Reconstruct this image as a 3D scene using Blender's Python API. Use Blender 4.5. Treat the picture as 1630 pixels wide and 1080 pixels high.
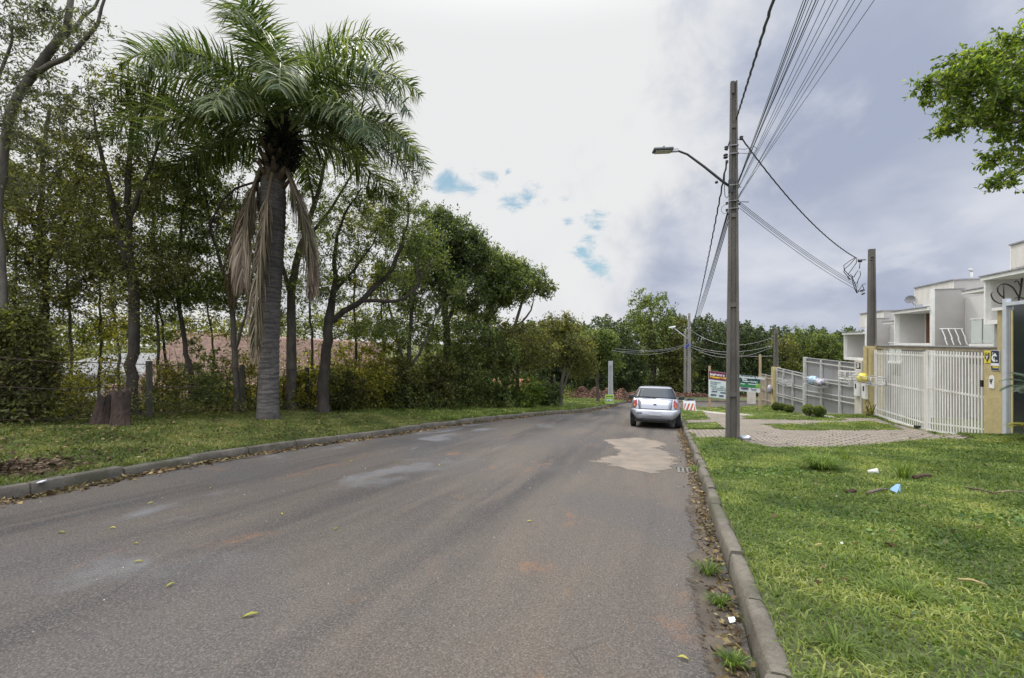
import bpy, math, random
import numpy as np
from mathutils import Vector, Matrix
random.seed(7); RNG = np.random.default_rng(11)
R = math.radians
for o in list(bpy.data.objects): bpy.data.objects.remove(o)
SC = bpy.context.scene
COL = SC.collection
# ------------------------------------------------------------------ camera
FPX, CX, HY, EYE = 700.0, 815.0, 545.0, 1.5
cd = bpy.data.cameras.new("camera"); cam = bpy.data.objects.new("camera", cd); COL.objects.link(cam)
cd.sensor_width = 36.0; cd.lens = 36.0 * FPX / 1630.0; cd.clip_start = .05; cd.clip_end = 3000
cd.shift_y = (HY - 540.0) / 1630.0
cam.location = (0, 0, EYE); cam.rotation_euler = (R(90), 0, 0)
SC.camera = cam
# ------------------------------------------------------------------ light
SUN_EL, SUN_AZ = 52.0, -12.0          # azimuth measured from +Y towards +X
SC.view_settings.view_transform = 'Standard'; SC.view_settings.look = 'None'
SC.view_settings.exposure = 0.0; SC.view_settings.gamma = 1.0
SC.cycles.use_denoising = True
SC.cycles.max_bounces = 6; SC.cycles.diffuse_bounces = 4; SC.cycles.transparent_max_bounces = 6
sd = bpy.data.lights.new("sun", 'SUN'); sd.energy = 2.1; sd.angle = R(14); sd.color = (1.0, .96, .89)
so = bpy.data.objects.new("sun", sd); COL.objects.link(so); so.location = (0, 0, 60)
sdir = Vector((math.sin(R(SUN_AZ)) * math.cos(R(SUN_EL)), math.cos(R(SUN_AZ)) * math.cos(R(SUN_EL)), math.sin(R(SUN_EL))))
so.rotation_euler = (-sdir).to_track_quat('-Z', 'Y').to_euler()

# small node-building helper ------------------------------------------------
class NT:
    def __init__(s, tree): s.t = tree; s.n = tree.nodes; s.l = tree.links
    def new(s, kind, **kw):
        nd = s.n.new(kind)
        for k, v in kw.items(): setattr(nd, k, v)
        return nd
    def put(s, inp, v):
        if v is None: return
        if isinstance(v, (int, float)): inp.default_value = v
        elif isinstance(v, (tuple, list)):
            inp.default_value = tuple(v) + ((1,) if len(v) == 3 and inp.type == 'RGBA' else ())
        else: s.l.new(v, inp)
    def math(s, op, a, b=None, c=None, clamp=False):
        nd = s.new('ShaderNodeMath', operation=op, use_clamp=clamp)
        for i, v in enumerate((a, b, c)):
            if v is not None: s.put(nd.inputs[i], v)
        return nd.outputs[0]
    def vmath(s, op, a, b=None, out=0):
        nd = s.new('ShaderNodeVectorMath', operation=op)
        s.put(nd.inputs[0], a)
        if b is not None:
            s.put(nd.inputs[3] if op == 'SCALE' else nd.inputs[1], b)
        return nd.outputs[out]
    def noise(s, vec, scale, detail=4, rough=.55, dist=0):
        nd = s.new('ShaderNodeTexNoise')
        if vec is not None: s.l.new(vec, nd.inputs['Vector'])
        nd.inputs['Scale'].default_value = scale; nd.inputs['Detail'].default_value = detail
        nd.inputs['Roughness'].default_value = rough; nd.inputs['Distortion'].default_value = dist
        return nd.outputs['Fac']
    def ramp(s, fac, a, b, ca=(0, 0, 0), cb=(1, 1, 1)):
        nd = s.new('ShaderNodeValToRGB'); s.l.new(fac, nd.inputs[0])
        e = nd.color_ramp.elements
        e[0].position = a; e[0].color = tuple(ca) + (1,); e[1].position = b; e[1].color = tuple(cb) + (1,)
        return nd.outputs[0]
    def step(s, fac, a, b):
        nd = s.new('ShaderNodeMapRange'); nd.interpolation_type = 'SMOOTHSTEP'
        s.put(nd.inputs[0], fac); nd.inputs[1].default_value = a; nd.inputs[2].default_value = b
        return nd.outputs[0]
    def mix(s, fac, a, b, mode='MIX'):
        nd = s.new('ShaderNodeMix', data_type='RGBA', blend_type=mode)
        s.put(nd.inputs[0], fac); s.put(nd.inputs[6], a); s.put(nd.inputs[7], b)
        return nd.outputs[2]
    def mapping(s, vec, rot=(0, 0, 0), scale=(1, 1, 1), loc=(0, 0, 0)):
        nd = s.new('ShaderNodeMapping'); s.l.new(vec, nd.inputs[0])
        nd.inputs[1].default_value = loc; nd.inputs[2].default_value = rot; nd.inputs[3].default_value = scale
        return nd.outputs[0]

# ------------------------------------------------------------------ sky
w = bpy.data.worlds.new("World"); SC.world = w; w.use_nodes = True
n = NT(w.node_tree); n.n.clear()
out = n.new('ShaderNodeOutputWorld'); bg = n.new('ShaderNodeBackground'); n.l.new(bg.outputs[0], out.inputs[0])
sky = n.new('ShaderNodeTexSky', sky_type='NISHITA', sun_disc=False)
sky.sun_elevation = R(SUN_EL); sky.sun_rotation = R(SUN_AZ); sky.air_density = 1.0; sky.dust_density = .5
bg.inputs[1].default_value = 0.1
tc = n.new('ShaderNodeTexCoord'); D = tc.outputs['Generated']
sep = n.new('ShaderNodeSeparateXYZ'); n.l.new(D, sep.inputs[0]); dx, dy, dz = sep.outputs
# cloud sheet: project direction on a layer overhead so clouds flatten to the horizon
zc = n.math('MAXIMUM', n.math('ADD', dz, .40), .05)
comb = n.new('ShaderNodeCombineXYZ')
n.l.new(n.math('DIVIDE', dx, zc), comb.inputs[0]); n.l.new(n.math('DIVIDE', dy, zc), comb.inputs[1])
lay = comb.outputs[0]
n1 = n.noise(lay, 1.5, 5, .5, .2); n2 = n.noise(lay, 3.0, 7, .58, .3); n3 = n.noise(D, 3.4, 5, .52, .2)
az = n.math('ARCTAN2', dx, dy)                      # 0 = straight ahead, + = right
# bright veil of sunlit cloud ahead and to the left, blue-grey deck to the right
edge = n.math('ADD', n.math('ADD', az, n.math('MULTIPLY', n.math('SUBTRACT', n3, .5), .9)), n.math('MULTIPLY', n.math('SUBTRACT', n.noise(D, 9.0, 6, .6, .4), .5), .45))
edge = n.math('ADD', edge, n.math('MULTIPLY', n.math('SUBTRACT', dz, .25), -.12))
deck = n.step(edge, .20, .56)
low = n.step(dz, .30, .0)                          # greyer towards the horizon
lowg = n.math('MULTIPLY', low, n.step(n3, .42, .62))
white = n.mix(n.math('MULTIPLY', lowg, .55), (8.3, 8.35, 8.4), (5.6, 5.9, 6.9))
greyc = n.mix(n.step(n1, .35, .70), (3.9, 4.4, 5.7), (6.9, 7.2, 8.0))
greyc = n.mix(n.math('MULTIPLY', n.step(n2, .50, .70), .65), greyc, (7.1, 7.35, 8.0))
greyc = n.mix(n.math('MULTIPLY', n.step(dz, .10, .0), .45), greyc, (3.7, 4.2, 5.4))
cl = n.mix(deck, white, greyc)
# thin gaps where the sky shows through
def gap(px, py, r, sq=1.0):
    v = Vector(((px - CX) / FPX, 1, (HY - py) / FPX)).normalized()
    dd = n.vmath('SUBTRACT', D, tuple(v))
    dd = n.vmath('MULTIPLY', dd, (1.0, 1.0, sq))
    ln = n.vmath('LENGTH', dd, out=1)
    return n.math('SUBTRACT', 1.0, n.math('DIVIDE', ln, r))
nw = n.noise(n.vmath('MULTIPLY', D, (1.0, 1.0, 1.9)), 13, 8, .70, .5)
tot = None
for px, py, r, sq in ((712, 290, .05, 1.6), (745, 292, .055, 2.0), (776, 285, .04, 2.0), (812, 324, .045, 2.0), (838, 314, .05, 2.0), (868, 322, .035, 2.2), (900, 317, .035, 2.0), (950, 362, .035, .9), (938, 380, .042, .9), (924, 397, .03, 1.2), (948, 424, .034, 1.1), (962, 432, .034, 1.3), (903, 356, .018, 1), (808, 275, .016, 1.5)):
    g = gap(px, py, r, sq)
    tot = g if tot is None else n.math('MAXIMUM', tot, g)
hole = n.step(n.math('ADD', tot, n.math('MULTIPLY', n.math('SUBTRACT', nw, .53), 4.0)), .0, 1.05)
blue = n.mix(.55, sky.outputs[0], (2.4, 5.0, 5.9))
cl = n.mix(n.math('MULTIPLY', hole, .9), cl, blue)
# clouds overhead are brighter than those near the horizon
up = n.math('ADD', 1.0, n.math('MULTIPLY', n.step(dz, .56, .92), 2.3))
up = n.math('MULTIPLY', up, n.math('ADD', 1.0, n.math('MULTIPLY', n.step(dy, .15, -.35), .9)))  # unseen sky behind the camera brightened as well, added to fill the tree fronts
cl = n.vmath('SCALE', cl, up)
gnd = n.mix(n.step(dz, -.02, -.10), cl, (1.2, 1.25, 1.1))
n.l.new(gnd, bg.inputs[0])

# ------------------------------------------------------------------ materials
def new_mat(name):
    m = bpy.data.materials.new(name); m.use_nodes = True
    t = NT(m.node_tree); b = m.node_tree.nodes['Principled BSDF']
    return m, t, b
MATS = {}
def pm(name, c1, c2=None, scale=8.0, rough=.7, bump=.0, metal=0.0, fine=None, spec=.5, streak=None, coat=0):
    """two-tone noise material"""
    if name in MATS: return MATS[name]
    m, t, b = new_mat(name)
    tcn = t.new('ShaderNodeTexCoord'); P = tcn.outputs['Object']
    if streak: P = t.mapping(P, scale=streak)
    c2 = c2 or tuple(x * .75 for x in c1)
    f = t.noise(P, scale, 6, .6, .2)
    col = t.ramp(f, .35, .68, c2, c1)
    if fine:
        f2 = t.noise(P, fine, 3, .7); col = t.mix(t.math('MULTIPLY', t.step(f2, .5, .7), .45), col, tuple(x * .55 for x in c1))
    t.l.new(col, b.inputs['Base Color'])
    b.inputs['Roughness'].default_value = rough; b.inputs['Metallic'].default_value = metal
    b.inputs['Specular IOR Level'].default_value = spec
    b.inputs['Coat Weight'].default_value = coat
    if bump:
        bp = t.new('ShaderNodeBump'); bp.inputs['Strength'].default_value = bump; bp.inputs['Distance'].default_value = .02
        t.l.new(t.noise(P, (fine or scale * 6), 5, .65), bp.inputs['Height']); t.l.new(bp.outputs[0], b.inputs['Normal'])
    MATS[name] = m; return m
def leafm(name, dark, mid, light, trans=.35, rough=.55):
    if name in MATS: return MATS[name]
    m, t, b = new_mat(name)
    at = t.new('ShaderNodeAttribute'); at.attribute_name = 'rnd'
    nd = t.new('ShaderNodeValToRGB'); t.l.new(at.outputs['Fac'], nd.inputs[0]); e = nd.color_ramp.elements
    e[0].position = 0; e[0].color = dark + (1,); e[1].position = 1; e[1].color = light + (1,)
    k = e.new(.55); k.color = mid + (1,)
    g = t.new('ShaderNodeNewGeometry')
    col = t.mix(t.step(t.noise(g.outputs['Position'], .9, 2, .5), .4, .65), nd.outputs[0], t.mix(1.0, nd.outputs[0], (.62, .68, .6), 'MULTIPLY'))
    t.l.new(col, b.inputs['Base Color']); b.inputs['Roughness'].default_value = rough
    b.inputs['Specular IOR Level'].default_value = .3
    tr = t.new('ShaderNodeBsdfTranslucent'); t.l.new(t.mix(1.0, col, (1.75, 1.75, .75), 'MULTIPLY'), tr.inputs[0])
    mx = t.new('ShaderNodeMixShader'); mx.inputs[0].default_value = trans
    t.l.new(b.outputs[0], mx.inputs[1]); t.l.new(tr.outputs[0], mx.inputs[2])
    t.l.new(mx.outputs[0], m.node_tree.nodes['Material Output'].inputs[0])
    MATS[name] = m; return m

# ------------------------------------------------------------------ coordinates
TH = math.atan2(240.0, 700.0); S_, C_ = math.sin(TH), math.cos(TH); SL = .0905   # road heading and slope
def W(u, v): return (S_ * u + C_ * v, C_ * u - S_ * v)
def UV(x, y): return (S_ * x + C_ * y, C_ * x - S_ * y)
def plane_uv(px, py):
    k, t = (px - CX) / FPX, (py - HY) / FPX
    d = EYE / (t - SL * (S_ * k + C_)); return d * (S_ * k + C_), d * (C_ * k - S_)
LK = [plane_uv(*p) for p in ((67, 787), (200, 760), (304, 740), (385, 726), (500, 709), (605, 695), (680, 683), (760, 672), (870, 660), (930, 656), (960, 650), (1000, 641))]
LK = [(-12, LK[0][1] - .05)] + LK + [(41.3, 2.6), (43.1, 7.0), (46.5, 22), (52, 60)]
RK = [plane_uv(*p) for p in ((1203, 1080), (1188, 1013), (1151, 887), (1117, 769), (1099, 715), (1086, 684), (1081, 671))]
RK = [(-12, .30)] + RK + [(26, .8), (27.6, 1.1), (29.5, 2.4), (33.5, 5.2), (38.8, 8.2), (40.4, 12), (42, 22), (45, 60)]
LKu, LKv = np.array([p[0] for p in LK]), np.array([p[1] for p in LK])
RKu, RKv = np.array([p[0] for p in RK]), np.array([p[1] for p in RK])
vL = lambda u: np.interp(u, LKu, LKv)
vR = lambda u: np.interp(u, RKu, RKv)
EDu = [-30, 0, 10, 12.5, 13.1, 13.8, 16.4, 19.8, 20.5, 21.2, 23.4, 28, 30.4, 34.6, 39.7, 41, 60]
EDz = [3.1, .6, -.30, -.50, -.64, -.90, -1.13, -1.2, -1.3, -1.62, -1.95, -2.42, -2.75, -3.0, -3.5, -3.6, -3.6]
def sst(x): x = np.clip(x, 0, 1); return x * x * (3 - 2 * x)
def zp(u):
    u = np.clip(u, -34, 200); return np.where(u < 40, -SL * u, -SL * 40 - .12 * (1 - np.exp(-(np.maximum(u, 40) - 40) * SL / .12)))
def zt(u, v):
    u = np.asarray(u, float); v = np.asarray(v, float)
    b = zp(u); vl = vL(u); vr = vR(u)
    dl = vl - v
    zl = b + .13 + .02 * np.clip(dl, 0, 6) - 3.4 * sst((dl - 6.2) / 7) * (1 - .75 * sst((u - 20) / 12)) * sst((u + 12) / 10)
    e = np.where(u < 41, np.interp(u, EDu, EDz), b + .15)
    e = np.where(vr < 6, e, b + .13)
    t = np.where(vr < 6, np.clip((v - vr - .13) / np.maximum(7.4 - vr - .13, .5), 0, 1), 0)
    far = sst((v - 26) / 30)
    zr = (b + .13 + (e - b - .13) * t) * (1 - far) + (b + .1) * far
    bump = .025 * np.sin(u * 1.7 + np.sin(v * 1.3)) * np.sin(v * 1.9 + 1.2 * np.sin(u * .8))
    amp = np.clip(np.maximum(dl, v - vr) - .3, 0, 1)
    return np.where(dl > 0, zl, np.where(v > vr, zr, b)) + bump * amp
def zxy(x, y): return float(zt(*UV(x, y)))
def PT(px, py, d): return Vector(((px - CX) / FPX * d, d, EYE + (HY - py) / FPX * d))
def G(px, py):
    """where the line of sight through a spot of the photograph meets the ground"""
    d = 1.0
    while d < 260:
        p = PT(px, py, d)
        if p.z < zxy(p.x, p.y): break
        d += .05 if d < 60 else .5
    p = PT(px, py, d); return Vector((p.x, p.y, zxy(p.x, p.y)))
def GU(u, v, h=0): x, y = W(u, v); return Vector((x, y, float(zt(u, v)) + h))
U3, V3, Z3 = Vector((S_, C_, 0)), Vector((C_, -S_, 0)), Vector((0, 0, 1))

# ------------------------------------------------------------------ mesh helpers
def tag(o, label=None, cat=None, group=None, kind=None):
    if label: o['label'] = label
    if cat: o['category'] = cat
    if group: o['group'] = group
    if kind: o['kind'] = kind
    return o
def empty(name, loc, label, cat, group=None):
    o = bpy.data.objects.new(name, None); COL.objects.link(o); o.location = loc; o.empty_display_size = .2
    return tag(o, label, cat, group)
def np_mesh(name, V, quads=None, tris=None, rnd=None, uvs=None):
    me = bpy.data.meshes.new(name)
    V = np.ascontiguousarray(V, np.float32); me.vertices.add(len(V)); me.vertices.foreach_set('co', V.ravel())
    ql = 0 if quads is None else len(quads); tl = 0 if tris is None else len(tris)
    idx = np.concatenate([a.ravel() for a in (quads, tris) if a is not None and len(a)]).astype(np.int32)
    me.loops.add(len(idx)); me.loops.foreach_set('vertex_index', idx)
    me.polygons.add(ql + tl)
    st = np.concatenate([np.arange(ql) * 4, ql * 4 + np.arange(tl) * 3]).astype(np.int32)
    me.polygons.foreach_set('loop_start', st)
    me.update(calc_edges=True)
    if rnd is not None:
        a = me.attributes.new('rnd', 'FLOAT', 'POINT'); a.data.foreach_set('value', np.ascontiguousarray(rnd, np.float32))
    return me
class MB:
    def __init__(s): s.v = []; s.f = []; s.sm = []; s.mi = []
    def add(s, vs, fs, smooth=False, mi=0):
        b = len(s.v); s.v += [tuple(p) for p in vs]; s.f += [[b + i for i in f] for f in fs]
        s.sm += [smooth] * len(fs); s.mi += [mi] * len(fs); return s
    def box8(s, p, mi=0):   # p: bottom 4 ccw, top 4 ccw
        return s.add(p, [(3, 2, 1, 0), (4, 5, 6, 7), (0, 1, 5, 4), (1, 2, 6, 5), (2, 3, 7, 6), (3, 0, 4, 7)], mi=mi)
    def box(s, x0, x1, y0, y1, z0, z1, mi=0):
        return s.box8([(x0, y0, z0), (x1, y0, z0), (x1, y1, z0), (x0, y1, z0), (x0, y0, z1), (x1, y0, z1), (x1, y1, z1), (x0, y1, z1)], mi)
    def rbox(s, u0, u1, v0, v1, z0, z1, mi=0):
        """box in road coordinates; z0,z1 may be (near u, far u) pairs"""
        za, zb = z0 if isinstance(z0, tuple) else (z0, z0); zc_, zd = z1 if isinstance(z1, tuple) else (z1, z1)
        c = [(u0, v0, za, zc_), (u0, v1, za, zc_), (u1, v1, zb, zd), (u1, v0, zb, zd)]
        lo = [W(a, b_) + (q,) for a, b_, q, _ in c]; hi = [W(a, b_) + (q,) for a, b_, _, q in c]
        return s.box8(lo + hi, mi)
    def obox(s, c, ax, ay, az_, mi=0):
        """box from centre and three half-axis vectors"""
        c, ax, ay, az_ = Vector(c), Vector(ax), Vector(ay), Vector(az_)
        p = [c + sx * ax + sy * ay + sz * az_ for sz in (-1, 1) for sx, sy in ((-1, -1), (1, -1), (1, 1), (-1, 1))]
        return s.box8(p, mi)
    def tube(s, pts, rad, sides=6, smooth=True, cap=True, mi=0, sq=1.0):
        pts = [Vector(p) for p in pts]; N = len(pts)
        if isinstance(rad, (int, float)): rad = [rad] * N
        vs = []; up = None
        for i, p in enumerate(pts):
            t = (pts[min(i + 1, N - 1)] - pts[max(i - 1, 0)]).normalized()
            if up is None: a = Vector((0, 0, 1)) if abs(t.z) < .9 else Vector((1, 0, 0)); x = t.cross(a).normalized()
            else: x = (up - t * up.dot(t)).normalized()
            up = x; y = t.cross(x)
            for k in range(sides):
                an = 2 * math.pi * k / sides; vs.append(p + rad[i] * (math.cos(an) * x + sq * math.sin(an) * y))
        fs = [(i * sides + k, i * sides + (k + 1) % sides, (i + 1) * sides + (k + 1) % sides, (i + 1) * sides + k) for i in range(N - 1) for k in range(sides)]
        if cap: fs += [tuple(range(sides))[::-1], tuple((N - 1) * sides + k for k in range(sides))]
        return s.add(vs, fs, smooth, mi)
    def lathe(s, base, prof, sides=16, axis=Z3, smooth=True, mi=0):
        base = Vector(base); axis = Vector(axis).normalized()
        a = Vector((1, 0, 0)) if abs(axis.x) < .9 else Vector((0, 1, 0)); x = axis.cross(a).normalized(); y = axis.cross(x)
        vs = [base + axis * h + r * (math.cos(2 * math.pi * k / sides) * x + math.sin(2 * math.pi * k / sides) * y) for r, h in prof for k in range(sides)]
        N = len(prof)
        fs = [(i * sides + k, i * sides + (k + 1) % sides, (i + 1) * sides + (k + 1) % sides, (i + 1) * sides + k) for i in range(N - 1) for k in range(sides)]
        fs += [tuple(range(sides))[::-1], tuple((N - 1) * sides + k for k in range(sides))]
        return s.add(vs, fs, smooth, mi)
    def prism(s, poly, normal, th, mi=0):
        nn = Vector(normal) * th; m = len(poly); vs = [Vector(p) for p in poly] + [Vector(p) + nn for p in poly]
        return s.add(vs, [tuple(range(m))[::-1], tuple(range(m, 2 * m))] + [(i, (i + 1) % m, m + (i + 1) % m, m + i) for i in range(m)], mi=mi)
    def build(s, name, mat, parent=None, bevel=0, base=None, local=False, label=None):
        me = bpy.data.meshes.new(name); o = bpy.data.objects.new(name, me); COL.objects.link(o)
        org = Vector((0, 0, 0))
        if parent is not None:
            o.parent = parent
            if not local:
                q = parent
                while q is not None: org += q.location; q = q.parent
        elif base is not None: org = Vector(base); o.location = base
        me.from_pydata([tuple(Vector(p) - org) for p in s.v], [], s.f); me.update()
        me.polygons.foreach_set('use_smooth', s.sm); me.polygons.foreach_set('material_index', s.mi)
        for m in (mat if isinstance(mat, (list, tuple)) else [mat]): me.materials.append(m)
        if bevel:
            b = o.modifiers.new('bevel', 'BEVEL'); b.width = bevel; b.segments = 2; b.limit_method = 'ANGLE'
        if label: o['label'] = label
        return o
def link_me(name, me, mat, parent=None, base=None):
    o = bpy.data.objects.new(name, me); COL.objects.link(o); me.materials.append(mat)
    if parent is not None: o.parent = parent
    return o
def text(s, size, mat, parent, org, right, up, name='lettering', ext=.003, shear=0, bold=0, xs=1.0):
    cu = bpy.data.curves.new('t', 'FONT'); cu.body = s; cu.size = size; cu.extrude = ext; cu.shear = shear; cu.offset = bold
    to = bpy.data.objects.new('t', cu); COL.objects.link(to)
    bpy.context.view_layer.update()
    dg = bpy.context.evaluated_depsgraph_get(); me = bpy.data.meshes.new_from_object(to.evaluated_get(dg))
    bpy.data.objects.remove(to)
    right, up = Vector(right).normalized(), Vector(up).normalized(); nn = right.cross(up)
    M = Matrix(((right.x * xs, up.x, nn.x, org[0]), (right.y * xs, up.y, nn.y, org[1]), (right.z * xs, up.z, nn.z, org[2]), (0, 0, 0, 1)))
    off = Vector((0, 0, 0)); q = parent
    while q is not None: off += q.location; q = q.parent
    me.transform(Matrix.Translation(-off) @ M)
    me.name = name; o = bpy.data.objects.new(name, me); COL.objects.link(o); o.parent = parent
    me.materials.clear(); me.materials.append(mat); return o
def copy_tree(o, parent=None):
    c = o.copy(); COL.objects.link(c); c.parent = parent
    for ch in list(o.children): copy_tree(ch, c)
    return c

# leaves: many small rhombic leaves in one mesh ------------------------------
def leaf_arrays(C, size, elong=2.2, droop=0.0, rnd=None, sizevar=.35, flat=0.0):
    N = len(C); a = RNG.normal(size=(N, 3)); a[:, 2] = a[:, 2] * (1 - flat) - droop
    a /= np.linalg.norm(a, axis=1)[:, None] + 1e-9
    b = RNG.normal(size=(N, 3)); b -= (a * b).sum(1)[:, None] * a; b /= np.linalg.norm(b, axis=1)[:, None] + 1e-9
    L = size * (1 + sizevar * RNG.uniform(-1, 1, N))[:, None]; Wd = L / elong
    c = np.cross(a, b) * L * .12
    V = np.empty((N, 4, 3)); V[:, 0] = C; V[:, 1] = C + a * L * .5 + b * Wd * .5 + c; V[:, 2] = C + a * L; V[:, 3] = C + a * L * .5 - b * Wd * .5 + c
    r = RNG.uniform(0, 1, N) if rnd is None else rnd
    return V.reshape(-1, 3), np.arange(N * 4).reshape(-1, 4), np.repeat(r, 4)
def leaves_obj(name, C, size, mat, parent=None, base=(0, 0, 0), **k):
    V, q, r = leaf_arrays(np.asarray(C), size, **k)
    org = Vector((0, 0, 0)); p = parent
    while p is not None: org += p.location; p = p.parent
    if parent is None: org = Vector(base)
    o = link_me(name, np_mesh(name, V - np.array(org), quads=q, rnd=r), mat, parent)
    if parent is None: o.location = org
    return o
# ================================================================== SETTING
lawn_soil = None
def ground_material():
    m, t, b = new_mat('grassy soil'); g = t.new('ShaderNodeNewGeometry'); P = g.outputs['Position']
    f = t.noise(P, .5, 6, .6, .3); f2 = t.noise(P, 7, 6, .7); f3 = t.noise(P, 60, 3, .7)
    col = t.mix(t.step(f2, .35, .65), (.035, .042, .016), (.085, .10, .030))
    col = t.mix(t.math('MULTIPLY', t.step(f3, .45, .62), .6), col, (.13, .15, .045))
    col = t.mix(t.math('MULTIPLY', t.step(f, .56, .72), .75), col, (.095, .070, .042))
    t.l.new(col, b.inputs['Base Color']); b.inputs['Roughness'].default_value = .95
    bp = t.new('ShaderNodeBump'); bp.inputs['Strength'].default_value = .7; bp.inputs['Distance'].default_value = .03
    t.l.new(f3, bp.inputs['Height']); t.l.new(bp.outputs[0], b.inputs['Normal']); return m
GM = ground_material()
us = np.concatenate([[-600, -300, -120, -60, -40], np.arange(-34, -2, 2.), np.arange(-2, 60, .5), np.arange(60, 120, 6.), [150, 220, 320, 460, 650, 900]])
dls = np.array([800, 400, 200, 100, 60, 40, 30, 24, 20, 17, 15, 14, 13, 12, 11, 10, 9.4, 8.8, 8.2, 7.6, 7, 6.4, 6, 5.5, 5, 4.5, 4, 3.5, 3, 2.5, 2, 1.5, 1, .6, .3, .14])
drs = np.concatenate([[.14, .3, .6], np.arange(1, 9.5, .4), np.arange(10, 20, 1.), [22, 25, 30, 36, 45, 60, 100, 200, 400, 800]])
rows = []
for u in us:
    a, c = float(vL(u)), float(vR(u)); r_ = []
    for dl in dls: r_.append((u, a - dl, 0))
    for k in (.0005, .02, .5, .98, .9995): r_.append((u, a + (c - a) * k, -.06))
    for dr in drs: r_.append((u, c + dr, 0))
    rows.append(r_)
A = np.array(rows); nu, nv = A.shape[:2]
Z = zt(A[..., 0], A[..., 1]) + A[..., 2]
X_, Y_ = W(A[..., 0], A[..., 1])
Vg = np.stack([X_, Y_, Z], -1).reshape(-1, 3)
i, j = np.meshgrid(np.arange(nu - 1), np.arange(nv - 1), indexing='ij'); q = (i * nv + j).ravel()
ground = link_me('ground', np_mesh('ground', Vg, quads=np.stack([q, q + 1, q + nv + 1, q + nv], 1)), GM); tag(ground, kind='structure')
ground.data.polygons.foreach_set('use_smooth', [True] * len(ground.data.polygons))

def asphalt():
    m, t, b = new_mat('worn asphalt'); g = t.new('ShaderNodeNewGeometry')
    P = t.mapping(g.outputs['Position'], rot=(0, 0, TH))                 # x across, y along the road
    Ls = t.mapping(P, scale=(1, .075, 1))
    s1 = t.noise(Ls, .95, 3, .5, .25); s2 = t.noise(Ls, 3.6, 5, .6, .3); big = t.noise(P, .35, 4, .6)
    gr = t.noise(P, 75, 3, .8); gr2 = t.noise(P, 190, 2, .8); mid = t.noise(P, 16, 5, .7)
    col = t.mix(t.step(s1, .38, .62), (.038, .035, .034), (.092, .077, .063))
    col = t.mix(t.math('MULTIPLY', t.step(s2, .46, .66), .5), col, (.118, .094, .073))
    col = t.mix(t.math('MULTIPLY', t.step(big, .46, .62), .6), col, (.064, .061, .063))
    col = t.mix(t.math('MULTIPLY', t.step(mid, .52, .72), .25), col, (.065, .062, .066))
    col = t.mix(t.math('MULTIPLY', t.step(gr, .52, .60), .40), col, (.24, .21, .18))
    col = t.mix(t.math('MULTIPLY', t.step(gr, .46, .38), .50), col, (.020, .019, .020))
    col = t.mix(t.math('MULTIPLY', t.step(gr2, .58, .70), .35), col, (.30, .27, .235))
    # rusty soil stains and pale dried puddle marks
    rs = t.math('MULTIPLY', t.step(t.noise(t.mapping(P, scale=(1, .35, 1), loc=(3.1, 1.7, 0)), 1.5, 6, .65, .5), .57, .69), t.step(t.noise(P, 5, 4, .7), .42, .6))
    col = t.mix(t.math('MULTIPLY', rs, .5), col, (.24, .115, .055))
    ps = t.step(t.noise(t.mapping(P, scale=(1, .6, 1), loc=(7.7, 4.2, 0)), 1.0, 5, .55, .3), .54, .68)
    sep_ = t.new('ShaderNodeSeparateXYZ'); t.l.new(P, sep_.inputs[0])
    col = t.mix(t.math('MULTIPLY', t.math('MULTIPLY', ps, t.step(sep_.outputs[0], -2.6, -5.0)), .6), col, (.20, .205, .215))
    # fine cracks
    vo = t.new('ShaderNodeTexVoronoi', feature='DISTANCE_TO_EDGE'); vo.inputs['Scale'].default_value = .55
    t.l.new(t.vmath('ADD', P, t.vmath('SCALE', t.new('ShaderNodeTexNoise').outputs['Color'], .0)), vo.inputs['Vector'])
    ck = t.math('MULTIPLY', t.step(vo.outputs['Distance'], .006, .0), t.step(t.noise(P, .8, 3), .52, .62))
    col = t.mix(t.math('MULTIPLY', ck, .6), col, (.03, .03, .03))
    # sandy dirt settled along both gutters
    t.l.new(col, b.inputs['Base Color']); b.inputs['Roughness'].default_value = .86; b.inputs['Specular IOR Level'].default_value = .35
    bp = t.new('ShaderNodeBump'); bp.inputs['Strength'].default_value = .8; bp.inputs['Distance'].default_value = .006
    t.l.new(t.math('ADD', gr, t.math('MULTIPLY', gr2, .5)), bp.inputs['Height']); t.l.new(bp.outputs[0], b.inputs['Normal']); return m
ASPH = asphalt()
ru = np.concatenate([np.arange(-12, 30, .5), np.arange(30, 52.1, .25)]); fr = np.linspace(0, 1, 25)
a_, c_ = vL(ru), vR(ru); vv = a_[:, None] + (c_ - a_)[:, None] * fr[None]; uu = np.repeat(ru[:, None], 25, 1)
X_, Y_ = W(uu, vv); cr = .05 * (1 - (2 * fr - 1) ** 2)[None] * np.clip((34 - uu) / 6, 0, 1)
Vr = np.stack([X_, Y_, zp(uu) + cr * 0 + .0], -1).reshape(-1, 3)
i, j = np.meshgrid(np.arange(len(ru) - 1), np.arange(24), indexing='ij'); q = (i * 25 + j).ravel()
road = link_me('road', np_mesh('road', Vr, quads=np.stack([q, q + 1, q + 26, q + 25], 1)), ASPH); tag(road, kind='structure')
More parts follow.
